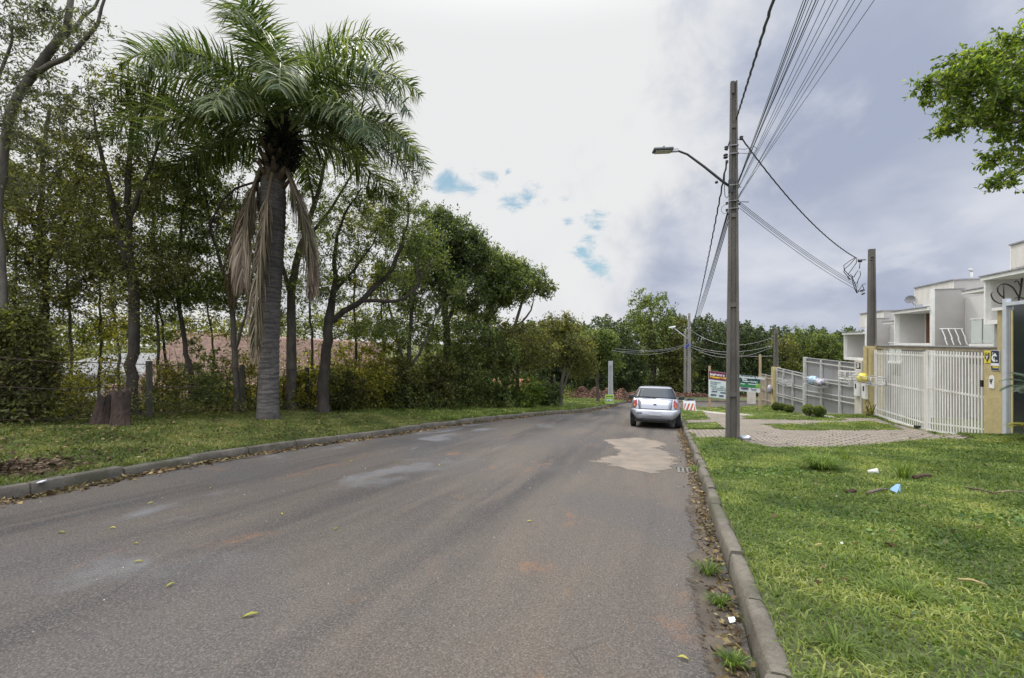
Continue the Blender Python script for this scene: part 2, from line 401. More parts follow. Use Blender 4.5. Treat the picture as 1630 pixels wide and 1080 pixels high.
# bare patch where the surface has worn down to pale sub-base
def sheet(name, poly, mat, cell, h, ragged=.0, fz=None, holes=()):
    P2 = [UV(*G(*p)[:2]) for p in poly]; H2 = [[UV(*G(*p)[:2]) for p in hh] for hh in holes]
    return sheet_uv(name, P2, mat, cell, h, ragged, fz, H2)
def inside(poly, u, v):
    r = np.zeros(u.shape, bool); m = len(poly)
    for k in range(m):
        (a, b), (c, d) = poly[k], poly[(k + 1) % m]
        if b == d: continue
        cond = ((b > v) != (d > v)) & (u < (c - a) * (v - b) / (d - b) + a); r ^= cond
    return r
def sheet_uv(name, P2, mat, cell, h, ragged=.0, fz=None, H2=()):
    P2 = np.array(P2); u0, v0 = P2.min(0) - .3; u1, v1 = P2.max(0) + .3
    gu = np.arange(u0, u1, cell); gv = np.arange(v0, v1, cell); UU, VV = np.meshgrid(gu, gv, indexing='ij')
    cu, cv = UU[:-1, :-1] + cell / 2, VV[:-1, :-1] + cell / 2
    jr = np.random.default_rng(5); jx = 0; jy = 0
    for q_ in range(22):
        f_ = 3.0 * 1.17 ** q_; a1, a2 = jr.uniform(0, 6.28, 2); p1, p2 = jr.uniform(0, 6.28, 2); am = ragged * 1.6 * (3.0 / f_) ** .55
        jx = jx + am * np.sin(f_ * (cu * np.cos(a1) + cv * np.sin(a1)) + p1); jy = jy + am * np.sin(f_ * (cu * np.cos(a2) + cv * np.sin(a2)) + p2)
    ok = inside([tuple(p) for p in P2], cu + jx, cv + jy)
    for hh in H2: ok &= ~inside(hh, cu + jx, cv + jy)
    zz = (zt(UU, VV) if fz is None else fz(UU)) + h; X, Y = W(UU, VV)
    V = np.stack([X, Y, zz], -1).reshape(-1, 3); n2 = len(gv)
    i, j = np.nonzero(ok); q = i * n2 + j; Q = np.stack([q, q + n2, q + n2 + 1, q + 1], 1)[:, ::-1]
    used, inv = np.unique(Q, return_inverse=True)
    return link_me(name, np_mesh(name, V[used], quads=inv.reshape(Q.shape)), mat)
def soft_edge(m):
    t = NT(m.node_tree); b = m.node_tree.nodes['Principled BSDF']; at = t.new('ShaderNodeAttribute'); at.attribute_name = 'edge'; g = t.new('ShaderNodeNewGeometry')
    nz = t.math('ADD', t.math('MULTIPLY', t.noise(g.outputs['Position'], 3.2, 7, .68, .4), .75), t.math('MULTIPLY', t.noise(g.outputs['Position'], 45, 3, .7), .25))
    al = t.step(t.math('ADD', at.outputs['Fac'], t.math('MULTIPLY', t.math('SUBTRACT', nz, .5), 7.5)), -.2, .5)
    t.l.new(al, b.inputs['Alpha']); return m
def soft_sheet(name, P2, mat, cell, h, width):
    P2 = [tuple(p) for p in P2]; A_ = np.array(P2); u0, v0 = A_.min(0) - width * 1.6; u1, v1 = A_.max(0) + width * 1.6; gu = np.arange(u0, u1, cell); gv = np.arange(v0, v1, cell); UU, VV = np.meshgrid(gu, gv, indexing='ij')
    dist = np.full(UU.shape, 9.0)
    for k in range(len(P2)):
        (a, b_), (c, d) = P2[k], P2[(k + 1) % len(P2)]; L2 = (c - a) ** 2 + (d - b_) ** 2
        if L2 < 1e-9: continue
        t_ = np.clip(((UU - a) * (c - a) + (VV - b_) * (d - b_)) / L2, 0, 1); dist = np.minimum(dist, np.hypot(UU - a - t_ * (c - a), VV - b_ - t_ * (d - b_)))
    sg = np.where(inside(P2, UU, VV), dist, -dist) / width; X, Y = W(UU, VV); V = np.stack([X, Y, zp(UU) + h], -1).reshape(-1, 3); n2 = len(gv)
    cm = np.maximum.reduce([sg[:-1, :-1], sg[1:, :-1], sg[:-1, 1:], sg[1:, 1:]]); i, j = np.nonzero(cm > -1.5); q = i * n2 + j; Q = np.stack([q, q + 1, q + n2 + 1, q + n2], 1)[:, ::-1]
    used, inv = np.unique(Q, return_inverse=True); o = link_me(name, np_mesh(name, V[used], quads=inv.reshape(Q.shape)), mat); at = o.data.attributes.new('edge', 'FLOAT', 'POINT'); at.data.foreach_set('value', np.ascontiguousarray(sg.ravel()[used], np.float32)); return o
patch_m = pm('pale worn asphalt base', (.27, .22, .17), (.165, .14, .115), 2.2, .9, .9, fine=60); soft_edge(patch_m)
pt = soft_sheet('worn_road_patch', [UV(*G(*p)[:2]) for p in [(958, 700), (1020, 697), (1050, 703), (1062, 709), (1045, 714), (1072, 722), (1078, 738), (1060, 748), (1038, 755), (990, 748), (945, 734), (985, 722), (975, 712)]], patch_m, .045, .004, .16)
tag(pt, kind='structure')
# ------------------------------------------------------------------ kerbs
def kerb_material():
    m, t, b = new_mat('weathered kerb concrete'); g = t.new('ShaderNodeNewGeometry'); P = g.outputs['Position']
    f = t.noise(P, 2.2, 6, .65, .3); f2 = t.noise(P, 24, 5, .7); f3 = t.noise(P, 90, 3, .7)
    col = t.mix(t.step(f, .35, .65), (.095, .083, .066), (.165, .145, .115)); col = t.mix(t.math('MULTIPLY', t.step(f2, .48, .66), .7), col, (.085, .072, .052))
    col = t.mix(t.math('MULTIPLY', t.step(f3, .56, .68), .45), col, (.28, .255, .21)); col = t.mix(t.math('MULTIPLY', t.step(t.noise(P, 1.6, 5), .52, .64), .6), col, (.06, .065, .03))
    t.l.new(col, b.inputs['Base Color']); b.inputs['Roughness'].default_value = .92
    bp = t.new('ShaderNodeBump'); bp.inputs['Strength'].default_value = .9; bp.inputs['Distance'].default_value = .015
    t.l.new(t.math('ADD', f2, t.math('MULTIPLY', f3, .5)), bp.inputs['Height']); t.l.new(bp.outputs[0], b.inputs['Normal']); return m
KM = kerb_material()
def kerb(fu, side, ua, ub, stone, top, hgt=.14, mat=KM, seed=1):
    """stones along the road edge fu(u); side -1 = left of road, +1 = right; each stone slightly out of line"""
    rr = random.Random(seed); mb = MB(); P = []; u = ua
    # arc-length walk
    pts = [(uu_, float(fu(uu_))) for uu_ in np.arange(ua, ub, .04)]
    acc = 0; cuts = [pts[0]]
    for p, q_ in zip(pts, pts[1:]):
        acc += math.hypot(q_[0] - p[0], q_[1] - p[1])
        if acc >= stone: cuts.append(q_); acc = 0
    for (u0, v0), (u1, v1) in zip(cuts, cuts[1:]):
        jl, jh, tl = rr.uniform(-.018, .018), rr.uniform(-.018, .012), rr.uniform(-.018, .018)
        gapf = .008 / max(stone, .3); d_u, d_v = u1 - u0, v1 - v0; L = math.hypot(d_u, d_v); nu_, nv_ = -d_v / L * side, d_u / L * side
        prof = [(0, -.1), (0.0, hgt * .35), (.010, hgt * .84), (.016, hgt * .92), (.032, hgt), (.045, hgt + .003), (top * .85, hgt + .006), (top, hgt - .01), (top, -.12)]
        vs = []; ns = 5
        for k in range(ns):
            f = gapf + (1 - 2 * gapf) * k / (ns - 1); cu, cv = u0 + d_u * f, v0 + d_v * f
            sh = .006 if k in (0, ns - 1) else 0
            for q_, (o_, h_) in enumerate(prof):
                oo = o_ + jl + tl * (f - .5) + (rr.uniform(-.004, .004)) + (sh if q_ < 4 else -sh); hh = h_ + (jh if h_ > 0 else 0) - (sh if h_ > .05 else 0) + rr.uniform(-.003, .003) + tl * (f - .5) * .5
                x, y = W(cu + nu_ * oo, cv + nv_ * oo); vs.append((x, y, float(zp(cu)) + hh))
        m = len(prof)
        fs = [(k * m + q_, k * m + q_ + 1, (k + 1) * m + q_ + 1, (k + 1) * m + q_) for k in range(ns - 1) for q_ in range(m - 1)]
        if side > 0: fs = [f[::-1] for f in fs]
        mb.add(vs, fs, True); mb.add(vs[:m] + vs[-m:], [tuple(range(m)), tuple(range(m, 2 * m))[::-1]], False)
    o = mb.build('kerb', mat); tag(o, kind='structure'); return o
kl = kerb(vL, -1, -8, 51, 1.0, .14, seed=3)
kr = kerb(vR, 1, -4, 27, .8, .125, hgt=.145, seed=5)
kf = kerb(vR, 1, 27, 44, 1.0, .14, seed=6)
# ------------------------------------------------------------------ paved apron of the driveways
def paver_material():
    m, t, b = new_mat('interlocking concrete pavers'); g = t.new('ShaderNodeNewGeometry'); P = t.mapping(g.outputs['Position'], rot=(0, 0, TH))
    br = t.new('ShaderNodeTexBrick'); t.l.new(P, br.inputs['Vector']); br.inputs['Scale'].default_value = 1; br.inputs['Brick Width'].default_value = .24; br.inputs['Row Height'].default_value = .13
    br.inputs['Mortar Size'].default_value = .020; br.inputs['Color1'].default_value = (.34, .285, .225, 1); br.inputs['Color2'].default_value = (.225, .19, .155, 1); br.inputs['Mortar'].default_value = (.05, .045, .03, 1)
    f = t.noise(P, 1.2, 5, .6); f2 = t.noise(P, 30, 4, .7)
    col = t.mix(t.math('MULTIPLY', t.step(f, .45, .7), .55), br.outputs['Color'], (.20, .165, .125)); col = t.mix(t.math('MULTIPLY', t.step(f2, .55, .7), .4), col, (.10, .10, .06))
    t.l.new(col, b.inputs['Base Color']); b.inputs['Roughness'].default_value = .9
    bp = t.new('ShaderNodeBump'); bp.inputs['Strength'].default_value = .9; bp.inputs['Distance'].default_value = .02
    t.l.new(t.math('SUBTRACT', 1.0, br.outputs['Fac']), bp.inputs['Height']); t.l.new(bp.outputs[0], b.inputs['Normal']); return m
PAVE = paver_material()
pave_outline = [(1110, 699), (1160, 698), (1182, 704), (1230, 714), (1300, 714), (1400, 709), (1500, 701), (1555, 703), (1550, 699), (1480, 688), (1440, 680), (1398, 668), (1330, 667), (1183, 660), (1124, 655), (1100, 652), (1096, 660), (1090, 672), (1095, 686)]
isl = [[(1085, 656), (1118, 655), (1128, 669), (1086, 669)], [(1090, 674), (1140, 673), (1154, 684), (1095, 684)],
       [(1215, 676), (1247, 685), (1290, 686), (1387, 686), (1432, 685), (1420, 678), (1385, 671), (1300, 674)],
       [(1187, 663), (1187, 668), (1225, 669), (1330, 671), (1345, 669), (1310, 664)]]
pv = sheet('driveway_paving', pave_outline, PAVE, .09, .012, .03, holes=isl); tag(pv, kind='structure')
PAV_UV = [UV(*G(*p)[:2]) for p in pave_outline]; ISL_UV = [[UV(*G(*p)[:2]) for p in hh] for hh in isl]
conc = pm('pale concrete strip', (.42, .39, .33), (.30, .28, .24), 3, .9, .4, fine=60)
cs = sheet('concrete_walk', [(1100, 651), (1128, 654), (1190, 659), (1330, 665), (1330, 667), (1190, 662), (1120, 657), (1100, 654)], conc, .08, .02, .01); tag(cs, kind='structure')
# ------------------------------------------------------------------ gutters: dirt and litter
dirt = pm('gutter dirt', (.115, .092, .068), (.06, .048, .036), 4, .97, .8, fine=50); soft_edge(dirt)
def strip_uv(fa, fb, ua, ub, st=.5): 
    A_ = [(u, float(fa(u))) for u in np.arange(ua, ub, st)]; B_ = [(u, float(fb(u))) for u in np.arange(ua, ub, st)]; return A_ + B_[::-1]
gd = soft_sheet('gutter_dirt', strip_uv(lambda u: vR(u) - .03, lambda u: vR(u) - .12 - .10 * math.sin(u * 1.3) ** 2 - .08 * (u < 6), 0, 24), dirt, .04, .006, .07); tag(gd, kind='structure')
gd2 = soft_sheet('gutter_dirt', strip_uv(lambda u: vL(u) + .02, lambda u: vL(u) + .10 + .22 * math.sin(u * .8) ** 4, 1, 27), dirt, .05, .006, .08); tag(gd2, kind='structure')
dryleaf = leafm('dry fallen leaves', (.06, .038, .022), (.17, .11, .06), (.40, .30, .14), .1, .8)
def scatter(name, n, fu, fv, h, size, mat, label=None, spread=.02, cat='leaves', elong=2.0):
    u = fu(n); v = fv(u, n); x, y = W(u, v); z = zt(u, v) + h + RNG.uniform(0, spread, n)
    o = leaves_obj(name, np.stack([x, y, z], 1), size, mat, flat=.85, elong=elong)
    if label: tag(o, label, cat)
    tag(o, kind='stuff'); return o
ud = lambda a, b: (lambda n: a + (b - a) * RNG.uniform(0, 1, n) ** 1.25)
scatter('fallen_leaves', 2600, ud(1.0, 22), lambda u, n: vR(u) - np.abs(RNG.normal(0, .08, n)) - .02, .006, .045, dryleaf, 'brown fallen leaves lying in the gutter along the near right kerb')
scatter('fallen_leaves', 4500, ud(1.5, 30), lambda u, n: vL(u) + np.abs(RNG.normal(0, .10, n)) + .02, .006, .07, dryleaf, 'brown fallen leaves lining the gutter of the left kerb')
scatter('fallen_leaves', 5200, ud(1, 24), lambda u, n: vL(u) - RNG.uniform(.2, 6.0, n), .03, .07, dryleaf, 'dry leaves strewn over the grass verge under the palm')
scatter('fallen_leaves', 450, ud(1, 14), lambda u, n: vR(u) + RNG.uniform(.3, 8, n), .03, .05, dryleaf, 'scattered dry leaves on the green lawn to the right')
clod = leafm('dug red soil litter', (.05, .034, .022), (.10, .066, .04), (.18, .13, .08), .0, .9)
pt0 = UV(*G(15, 752)[:2])
scatter('soil_litter', 1300, lambda n: pt0[0] + RNG.normal(0, .33, n), lambda u, n: pt0[1] + RNG.normal(0, .28, n), .0, .07, clod, 'dark heap of soil and rotting leaves on the verge at the left edge', .10, 'soil')
# ------------------------------------------------------------------ grass
def grass(name, n, fu, fv, hgt, wid, mat, label, keep=None, lean=.9, dsc=.10, patches=True):
    u = fu(n); v = fv(u, n)
    if keep is not None: k = keep(u, v); u, v = u[k], v[k]
    n = len(u); x, y = W(u, v); z = zt(u, v) - .004; d = np.hypot(x, y)
    an = RNG.uniform(0, 2 * np.pi, n); tx, ty = np.cos(an), np.sin(an)
    ba = an + RNG.normal(np.pi / 2, .7, n); bx, by = np.cos(ba), np.sin(ba)
    pat = .5 + .5 * np.sin(x * 1.9 + 1.3 * np.sin(y * 2.3)) * np.sin(y * 1.7 + np.sin(x * 3.1)); pat2 = .5 + .5 * np.sin(x * 7 + y * 4 + np.sin(y * 9)) 
    H = hgt * RNG.uniform(.45, 1.25, n) * (.75 + .5 * pat) * (1 + dsc * .35 * np.clip(d - 5, 0, 12)); Wd = wid * RNG.uniform(.6, 1.4, n) * (1 + dsc * 2.2 * np.clip(d - 3, 0, 30))
    ln = lean * RNG.uniform(.25, 1.7, n)
    B = np.stack([x, y, z], 1); T = np.stack([tx, ty, 0 * tx], 1); Bd = np.stack([bx, by, 0 * bx], 1); K = np.array([0, 0, 1.])
    V = np.empty((n, 5, 3)); h_ = H[:, None]; w_ = Wd[:, None]; l_ = ln[:, None]
    V[:, 0] = B - T * w_ * .5; V[:, 1] = B + T * w_ * .5
    M = B + K * h_ * .62 + Bd * h_ * l_ * .4; V[:, 2] = M + T * w_ * .42; V[:, 3] = M - T * w_ * .42
    V[:, 4] = B + K * h_ * (1.0 - .35 * l_) + Bd * h_ * l_ * 1.25
    b5 = np.arange(n)[:, None] * 5
    rn = np.clip(.28 * pat + .22 * pat2 + .5 * RNG.uniform(0, 1, n) + RNG.normal(0, .05, n), 0, 1)
    me = np_mesh(name, V.reshape(-1, 3), quads=b5 + np.array([[0, 1, 2, 3]]), tris=b5 + np.array([[3, 2, 4]]), rnd=np.repeat(rn, 5))
    o = link_me(name, me, mat); tag(o, label, 'grass', kind='stuff'); return o
GRM = leafm('lawn grass', (.050, .085, .020), (.155, .215, .044), (.42, .42, .14), .34, .6)
GRM2 = leafm('verge grass', (.060, .080, .024), (.15, .185, .045), (.34, .30, .12), .34, .6)
def keepR(u, v): return ~(inside(PAV_UV, u, v) & ~np.any([inside(h, u, v) for h in ISL_UV], axis=0))
def fvR(u, n): return vR(u) + .13 + RNG.uniform(0, 1, n) ** .9 * (np.minimum(7.28 - 0 * u, 2 + 1.0 * (u + 4)) - vR(u) - .13)
near_u = lambda n: .8 + 5.5 * RNG.uniform(0, 1, n) ** .8
grass('lawn_grass', 150000, near_u, fvR, .046, .0085, GRM, 'short green and straw coloured grass of the near lawn on the right', keepR)
grass('lawn_grass', 140000, lambda n: 6 + 9 * RNG.uniform(0, 1, n), fvR, .055, .0065, GRM, 'green grass of the lawn between the kerb and the white gate', lambda u, v: keepR(u, v))
grass('lawn_grass', 55000, lambda n: 15 + 13 * RNG.uniform(0, 1, n), lambda u, n: vR(u) + .13 + RNG.uniform(0, 1, n) * (7.25 - vR(u) - .13), .05, .009, GRM, 'strips of grass between the driveway pavers', keepR, dsc=.05)
grass('lawn_grass', 14000, lambda n: 28 + 11 * RNG.uniform(0, 1, n), lambda u, n: vR(u) + .13 + RNG.uniform(0, 1, n) * np.maximum(7.25 - vR(u) - .13, .02), .07, .012, GRM, 'bright grass at the corner by the billboard', keepR, dsc=.05)
grass('verge_grass', 120000, lambda n: .5 + 12 * RNG.uniform(0, 1, n), lambda u, n: vL(u) - .12 - RNG.uniform(0, 1, n) * 6.8, .060, .008, GRM2, 'shady green grass of the left verge around the stumps and the palm', dsc=.07)
grass('verge_grass', 60000, lambda n: 12.5 + 22 * RNG.uniform(0, 1, n), lambda u, n: vL(u) - .12 - RNG.uniform(0, 1, n) * 5, .10, .010, GRM, 'bright grass strip of the left verge below the trees down the street', dsc=.05)
# tufts
CLV = leafm('broad weed leaves', (.04, .08, .02), (.09, .16, .035), (.20, .28, .07), .3, .5)
for k_ in range(34):
    cu_, cv_ = RNG.uniform(1.2, 13), RNG.uniform(1.0, 7.0); nn_ = int(RNG.uniform(60, 220)); rr_ = RNG.uniform(.12, .45)
    if cv_ > cu_ + 5 or not keepR(np.array([cu_]), np.array([cv_]))[0]: continue
    u_ = cu_ + RNG.normal(0, rr_, nn_) * .6; v_ = np.maximum(cv_ + RNG.normal(0, rr_, nn_), vR(u_) + .2); x_, y_ = W(u_, v_)
    WEED = globals().setdefault('WEED', []); WEED.append(np.stack([x_, y_, zt(u_, v_) + RNG.uniform(.01, .05, nn_)], 1))
o = leaves_obj('broad_weeds', np.concatenate(WEED), .045, CLV, elong=1.35, flat=.75); tag(o, 'patches of broad leaved weeds among the lawn grass', 'weeds', kind='stuff')
u_ = RNG.uniform(2, 13, 70); v_ = np.minimum(vR(u_) + .3 + RNG.uniform(0, 6.5, 70), u_ + 4.5); x_, y_ = W(u_, v_)
o = leaves_obj('clover_flowers', np.stack([x_, y_, zt(u_, v_) + .045], 1), .022, leafm('white clover petals', (.6, .6, .55), (.75, .75, .7), (.8, .8, .75), .2), elong=1.1, flat=.6); tag(o, 'tiny white clover flowers dotted over the lawn', 'flowers', kind='stuff')
def tuft(p, n, h, wid, spread, label, mat=None):
    an = RNG.uniform(0, 2 * np.pi, n); r = spread * .25 * RNG.uniform(0, 1, n) ** .5; B = np.stack([np.cos(an) * r, np.sin(an) * r, 0 * r], 1)
    out = np.stack([np.cos(an), np.sin(an), 0 * an], 1); T = np.stack([-np.sin(an), np.cos(an), 0 * an], 1)
    H = (h * RNG.uniform(.5, 1.1, n))[:, None]; L = (spread * RNG.uniform(.2, 1, n))[:, None]; w_ = (wid * RNG.uniform(.6, 1.2, n))[:, None]; K = np.array([0, 0, 1.])
    S = [(0, 0, 1), (.35, .62, .9), (.75, .95, .65), (1.15, .75, .05)]; V = np.empty((n, 8, 3))
    for k, (l, z, w2) in enumerate(S): c = B + out * L * l + K * H * z; V[:, 2 * k] = c - T * w_ * w2 * .5; V[:, 2 * k + 1] = c + T * w_ * w2 * .5
    b8 = np.arange(n)[:, None] * 8; Q = np.concatenate([b8 + np.array([[2 * k, 2 * k + 1, 2 * k + 3, 2 * k + 2]]) for k in range(3)])
    me = np_mesh('grass_tuft', V.reshape(-1, 3), quads=Q, rnd=np.repeat(RNG.uniform(.1, .85, n), 8)); o = link_me('grass_tuft', me, mat or GRM); o.location = p; tag(o, label, 'grass tuft'); return o
TUF = leafm('tuft grass', (.05, .085, .015), (.13, .20, .03), (.30, .36, .09), .35, .6)
tuft(G(1307, 750), 520, .24, .012, .40, 'large dark green grass tuft left of the white cup on the lawn', TUF)
tuft(G(1438, 766), 110, .26, .010, .16, 'thin upright grass tuft just above the blue scrap on the lawn', TUF)
tuft(G(1440, 955), 130, .09, .006, .20, 'pale green grass tuft in the middle of the near lawn', TUF)
tuft(G(1335, 1040), 90, .07, .006, .18, 'low spreading grass tuft near the bottom edge beside the kerb', TUF)
tuft(G(1345, 735), 40, .32, .006, .3, 'wispy tall grass stalks beside the large tuft', TUF)
for px, py, s, lb in ((1108, 752, .16, 'small weed clump growing in the gutter by the metal grate'), (1128, 915, .14, 'weed clump in the gutter halfway along the near kerb'), (1145, 968, .10, 'small weed in the gutter near the bottom of the kerb'), (1165, 1068, .10, 'weed in the gutter at the bottom edge of the picture')):
    g = G(px, py); tuft((g.x, g.y, float(zp(UV(g.x, g.y)[0]))), 90, s * .7, .008, s, lb, TUF)
# ================================================================== TREES
def bark(name, c1, c2, sc=6): return pm(name, c1, c2, sc, .9, .9, fine=28, streak=(1, 1, .35))
BK_D = bark('dark bark', (.085, .070, .055), (.035, .028, .022))
BK_G = bark('grey bark', (.15, .13, .105), (.07, .06, .048))
BK_B = bark('brown bark', (.115, .080, .058), (.05, .034, .026))
LF_OL = leafm('olive leaves', (0.052, 0.055, 0.023), (0.132, 0.138, 0.048), (0.310, 0.299, 0.103), 0.5)
LF_DK = leafm('dark green leaves', (0.03, 0.044, 0.02), (0.078, 0.108, 0.04), (0.2, 0.235, 0.085), 0.45)
LF_MD = leafm('mid green leaves', (0.046, 0.071, 0.028), (0.132, 0.172, 0.055), (0.322, 0.356, 0.127), 0.5)
LF_GY = leafm('grey green leaves', (0.05, 0.058, 0.04), (0.105, 0.115, 0.07), (0.22, 0.23, 0.14), 0.45)
LF_YL = leafm('yellow green leaves', (0.081, 0.086, 0.021), (0.230, 0.230, 0.046), (0.529, 0.460, 0.103), 0.52)
LF_BR = leafm('bright fresh leaves', (.050, .090, .020), (.14, .205, .038), (.33, .38, .09), .55)
LF_WD = leafm('shade darkened wood leaves', (.016, .026, .012), (.045, .066, .026), (.15, .185, .065), .35)  # shade inside the far woods is put into this darker leaf colour
class Tubes:
    def __init__(s): s.V = []; s.Q = []; s.n = 0
    def add(s, P, Rr, sides=5):
        P = np.asarray(P, float); N = len(P)
        if N < 2: return
        T = np.gradient(P, axis=0); T /= np.linalg.norm(T, axis=1)[:, None] + 1e-9
        a = np.array([0, 0, 1.]) if abs(T[0, 2]) < .9 else np.array([1., 0, 0])
        X = np.cross(T, a); X /= np.linalg.norm(X, axis=1)[:, None] + 1e-9; Y = np.cross(T, X)
        th = np.arange(sides) * 2 * np.pi / sides; Rr = np.asarray(Rr, float)[:, None, None]
        V = P[:, None] + Rr * (np.cos(th)[None, :, None] * X[:, None] + np.sin(th)[None, :, None] * Y[:, None])
        i, j = np.meshgrid(np.arange(N - 1), np.arange(sides), indexing='ij'); j2 = (j + 1) % sides
        Q = np.stack([i * sides + j, i * sides + j2, (i + 1) * sides + j2, (i + 1) * sides + j], -1).reshape(-1, 4) + s.n
        s.V.append(V.reshape(-1, 3)); s.Q.append(Q); s.n += N * sides
    def mesh(s, name):
        me = np_mesh(name, np.concatenate(s.V), quads=np.concatenate(s.Q)); me.polygons.foreach_set('use_smooth', [True] * len(me.polygons)); return me
def resample(P, Rr, step):
    P = np.asarray(P, float); seg = np.linalg.norm(np.diff(P, axis=0), axis=1); L = np.concatenate([[0], np.cumsum(seg)]); n = max(3, int(L[-1] / step) + 1); t = np.linspace(0, L[-1], n)
    # Catmull-like smoothing through linear interpolation + blur
    Q = np.stack([np.interp(t, L, P[:, k]) for k in range(3)], 1); r = np.interp(t, L, Rr)
    for _ in range(2): Q[1:-1] = .5 * Q[1:-1] + .25 * (Q[:-2] + Q[2:])
    return Q, r
def tree(label, limbs, blobs, leaf, bk, lsize=.10, per=60, spread=.35, group=None, name='tree', elong=2.3, droop=.1, twig=.35, wob=.022, cat='tree', sides=7, dense=1.0, lush=1.0):
    """limbs: list of (points, radii); the first is the stem. blobs: (centre, (rx, ry, rz), clusters)"""
    base = Vector(limbs[0][0][0]); root = empty(name, base, label, cat, group); tb = Tubes(); org = np.array(base)
    SP, SR = [], []
    for k, (P, Rr) in enumerate(limbs):
        Q, r = resample(P, Rr, .35 if len(P) < 30 else .2)
        Q[1:-1] += RNG.normal(0, wob, Q[1:-1].shape); SP.append(Q); SR.append(r)
        r2 = r.copy()
        if k == 0: r2[0] *= 1.35
        tb.add(Q - org, r2, sides)
    first_low = SP[0][:, 2].min() + .35 * (np.ptp(SP[0][:, 2]))
    NP = np.concatenate(SP); NR = np.concatenate(SR); ok = NP[:, 2] > first_low if len(limbs) == 1 else NP[:, 2] > NP[:, 2].min() + .25 * np.ptp(NP[:, 2]); NP, NR = NP[ok], NR[ok]
    C = []; thin = .95 if (base.y < 16.5 and base.x < -1.5 and name == 'tree') else 1
    if thin < 1: lsize *= .84; per = int(per * 1.3)
    for c, r, nn in blobs:
        nn = max(4, int(nn * thin))
        c = np.array(c); r = np.array(r); a = RNG.normal(size=(nn, 3)); a /= np.linalg.norm(a, axis=1)[:, None]
        C.append(c + a * r * (RNG.uniform(.15, 1, nn) ** .45)[:, None])
    C = np.concatenate(C); dmin = np.array([np.min(np.linalg.norm(NP - c, axis=1)) for c in C]); C = C[np.argsort(dmin)]
    LC = []
    for c in C:
        dd = np.linalg.norm(NP - c, axis=1) + .6 * np.maximum(NP[:, 2] - c[2], 0); k = int(np.argmin(dd)); p = NP[k]; L = np.linalg.norm(c - p)
        if L < .05: continue
        m = max(3, int(L / .35) + 2); t = np.linspace(0, 1, m)[:, None]; r0 = min(NR[k] * .7, .012 + .017 * L)
        mid = (c - p) * t + p; mid[:, 2] += np.sin(t[:, 0] * np.pi) * L * .10; mid[1:-1] += RNG.normal(0, .04 + .02 * L, mid[1:-1].shape)
        rr = r0 + (.004 + .001 * lsize * 10 - r0) * t[:, 0]; tb.add(mid - org, rr, 4)
        NP = np.concatenate([NP, mid[1:]]); NR = np.concatenate([NR, rr[1:]])
        nl = max(4, int(per * dense * RNG.uniform(.4, 1.5))); s = spread * RNG.uniform(.6, 1.3)
        # twigs radiating from the cluster, leaves strung on them
        nt = max(2, nl // 9); ta = RNG.normal(size=(nt, 3)); ta /= np.linalg.norm(ta, axis=1)[:, None]; tl = s * RNG.uniform(.6, 1.6, nt)
        if twig > 0:
            for a, l in zip(ta[:max(2, int(nt * twig))], tl): tb.add(np.array([c, c + a * l * .5 + RNG.normal(0, .02, 3), c + a * l]) - org, [.006, .004, .002], 3)
        w_ = RNG.integers(0, nt, nl); f = RNG.uniform(.1, 1.05, nl); LC.append(c + ta[w_] * (tl[w_] * f)[:, None] + RNG.normal(0, .10 * s, (nl, 3)))
    link_me('trunk', tb.mesh('trunk'), bk, root)
    LC = np.concatenate(LC)
    leaves_obj('crown', LC, lsize, leaf, root, elong=elong, droop=droop)
    return root
def px(*P): return [tuple(PT(*p)) for p in P]
def blob(x, y, d, rx, rz=None, ry=None, n=30): return (PT(x, y, d), (rx, ry or rx, rz or rx), n)
NB = 'trees and saplings of the thicket behind the left verge'
def g0(pxx, py): return tuple(G(pxx, py))
def stem(pxx, py, d, *rest): 
    """stem starts on the ground at distance d below the given column"""
    x = (pxx - CX) / FPX * d; return [(x, d, zxy(x, d) - .05)] + px(*rest)
# --- 1 eucalyptus at the left frame edge
tree('tall eucalyptus at the left edge with two bare grey limbs forking up to the right', [
    (stem(-8, 0, 9.6, (2, 560, 9.7), (0, 300, 10), (8, 200, 10), (40, 125, 10.1), (75, 90, 10.2), (100, 60, 10.2), (112, 20, 10.3), (118, -50, 10.6)), [.10, .09, .085, .085, .09, .09, .08, .065, .04]),
    (px((42, 124, 10.1), (80, 108, 10), (115, 85, 9.9), (150, 55, 9.8), (165, 20, 9.8), (172, -40, 9.8)), [.06, .055, .05, .04, .03, .02]),
    (px((100, 60, 10.2), (125, 38, 10.4), (155, 8, 10.6), (170, -30, 10.6)), [.05, .04, .03, .02]),
    (px((4, 250, 10), (-20, 180, 10), (10, 90, 10), (20, 40, 10)), [.05, .04, .03, .02])],
    [blob(10, 90, 10, .9, 1.0, n=42), blob(85, 60, 10.2, .9, .55, n=24), blob(60, 10, 10, .8, .4, n=20), blob(150, 60, 10, .6, .5, n=10), blob(50, 190, 10, 1.0, .8, n=50), blob(10, 250, 10.2, .9, .9, n=40), blob(120, 150, 10.6, .7, .45, n=14)],
    LF_GY, BK_G, lsize=.11, per=38, spread=.38, elong=3.6, droop=.55, name='eucalyptus', wob=.02)
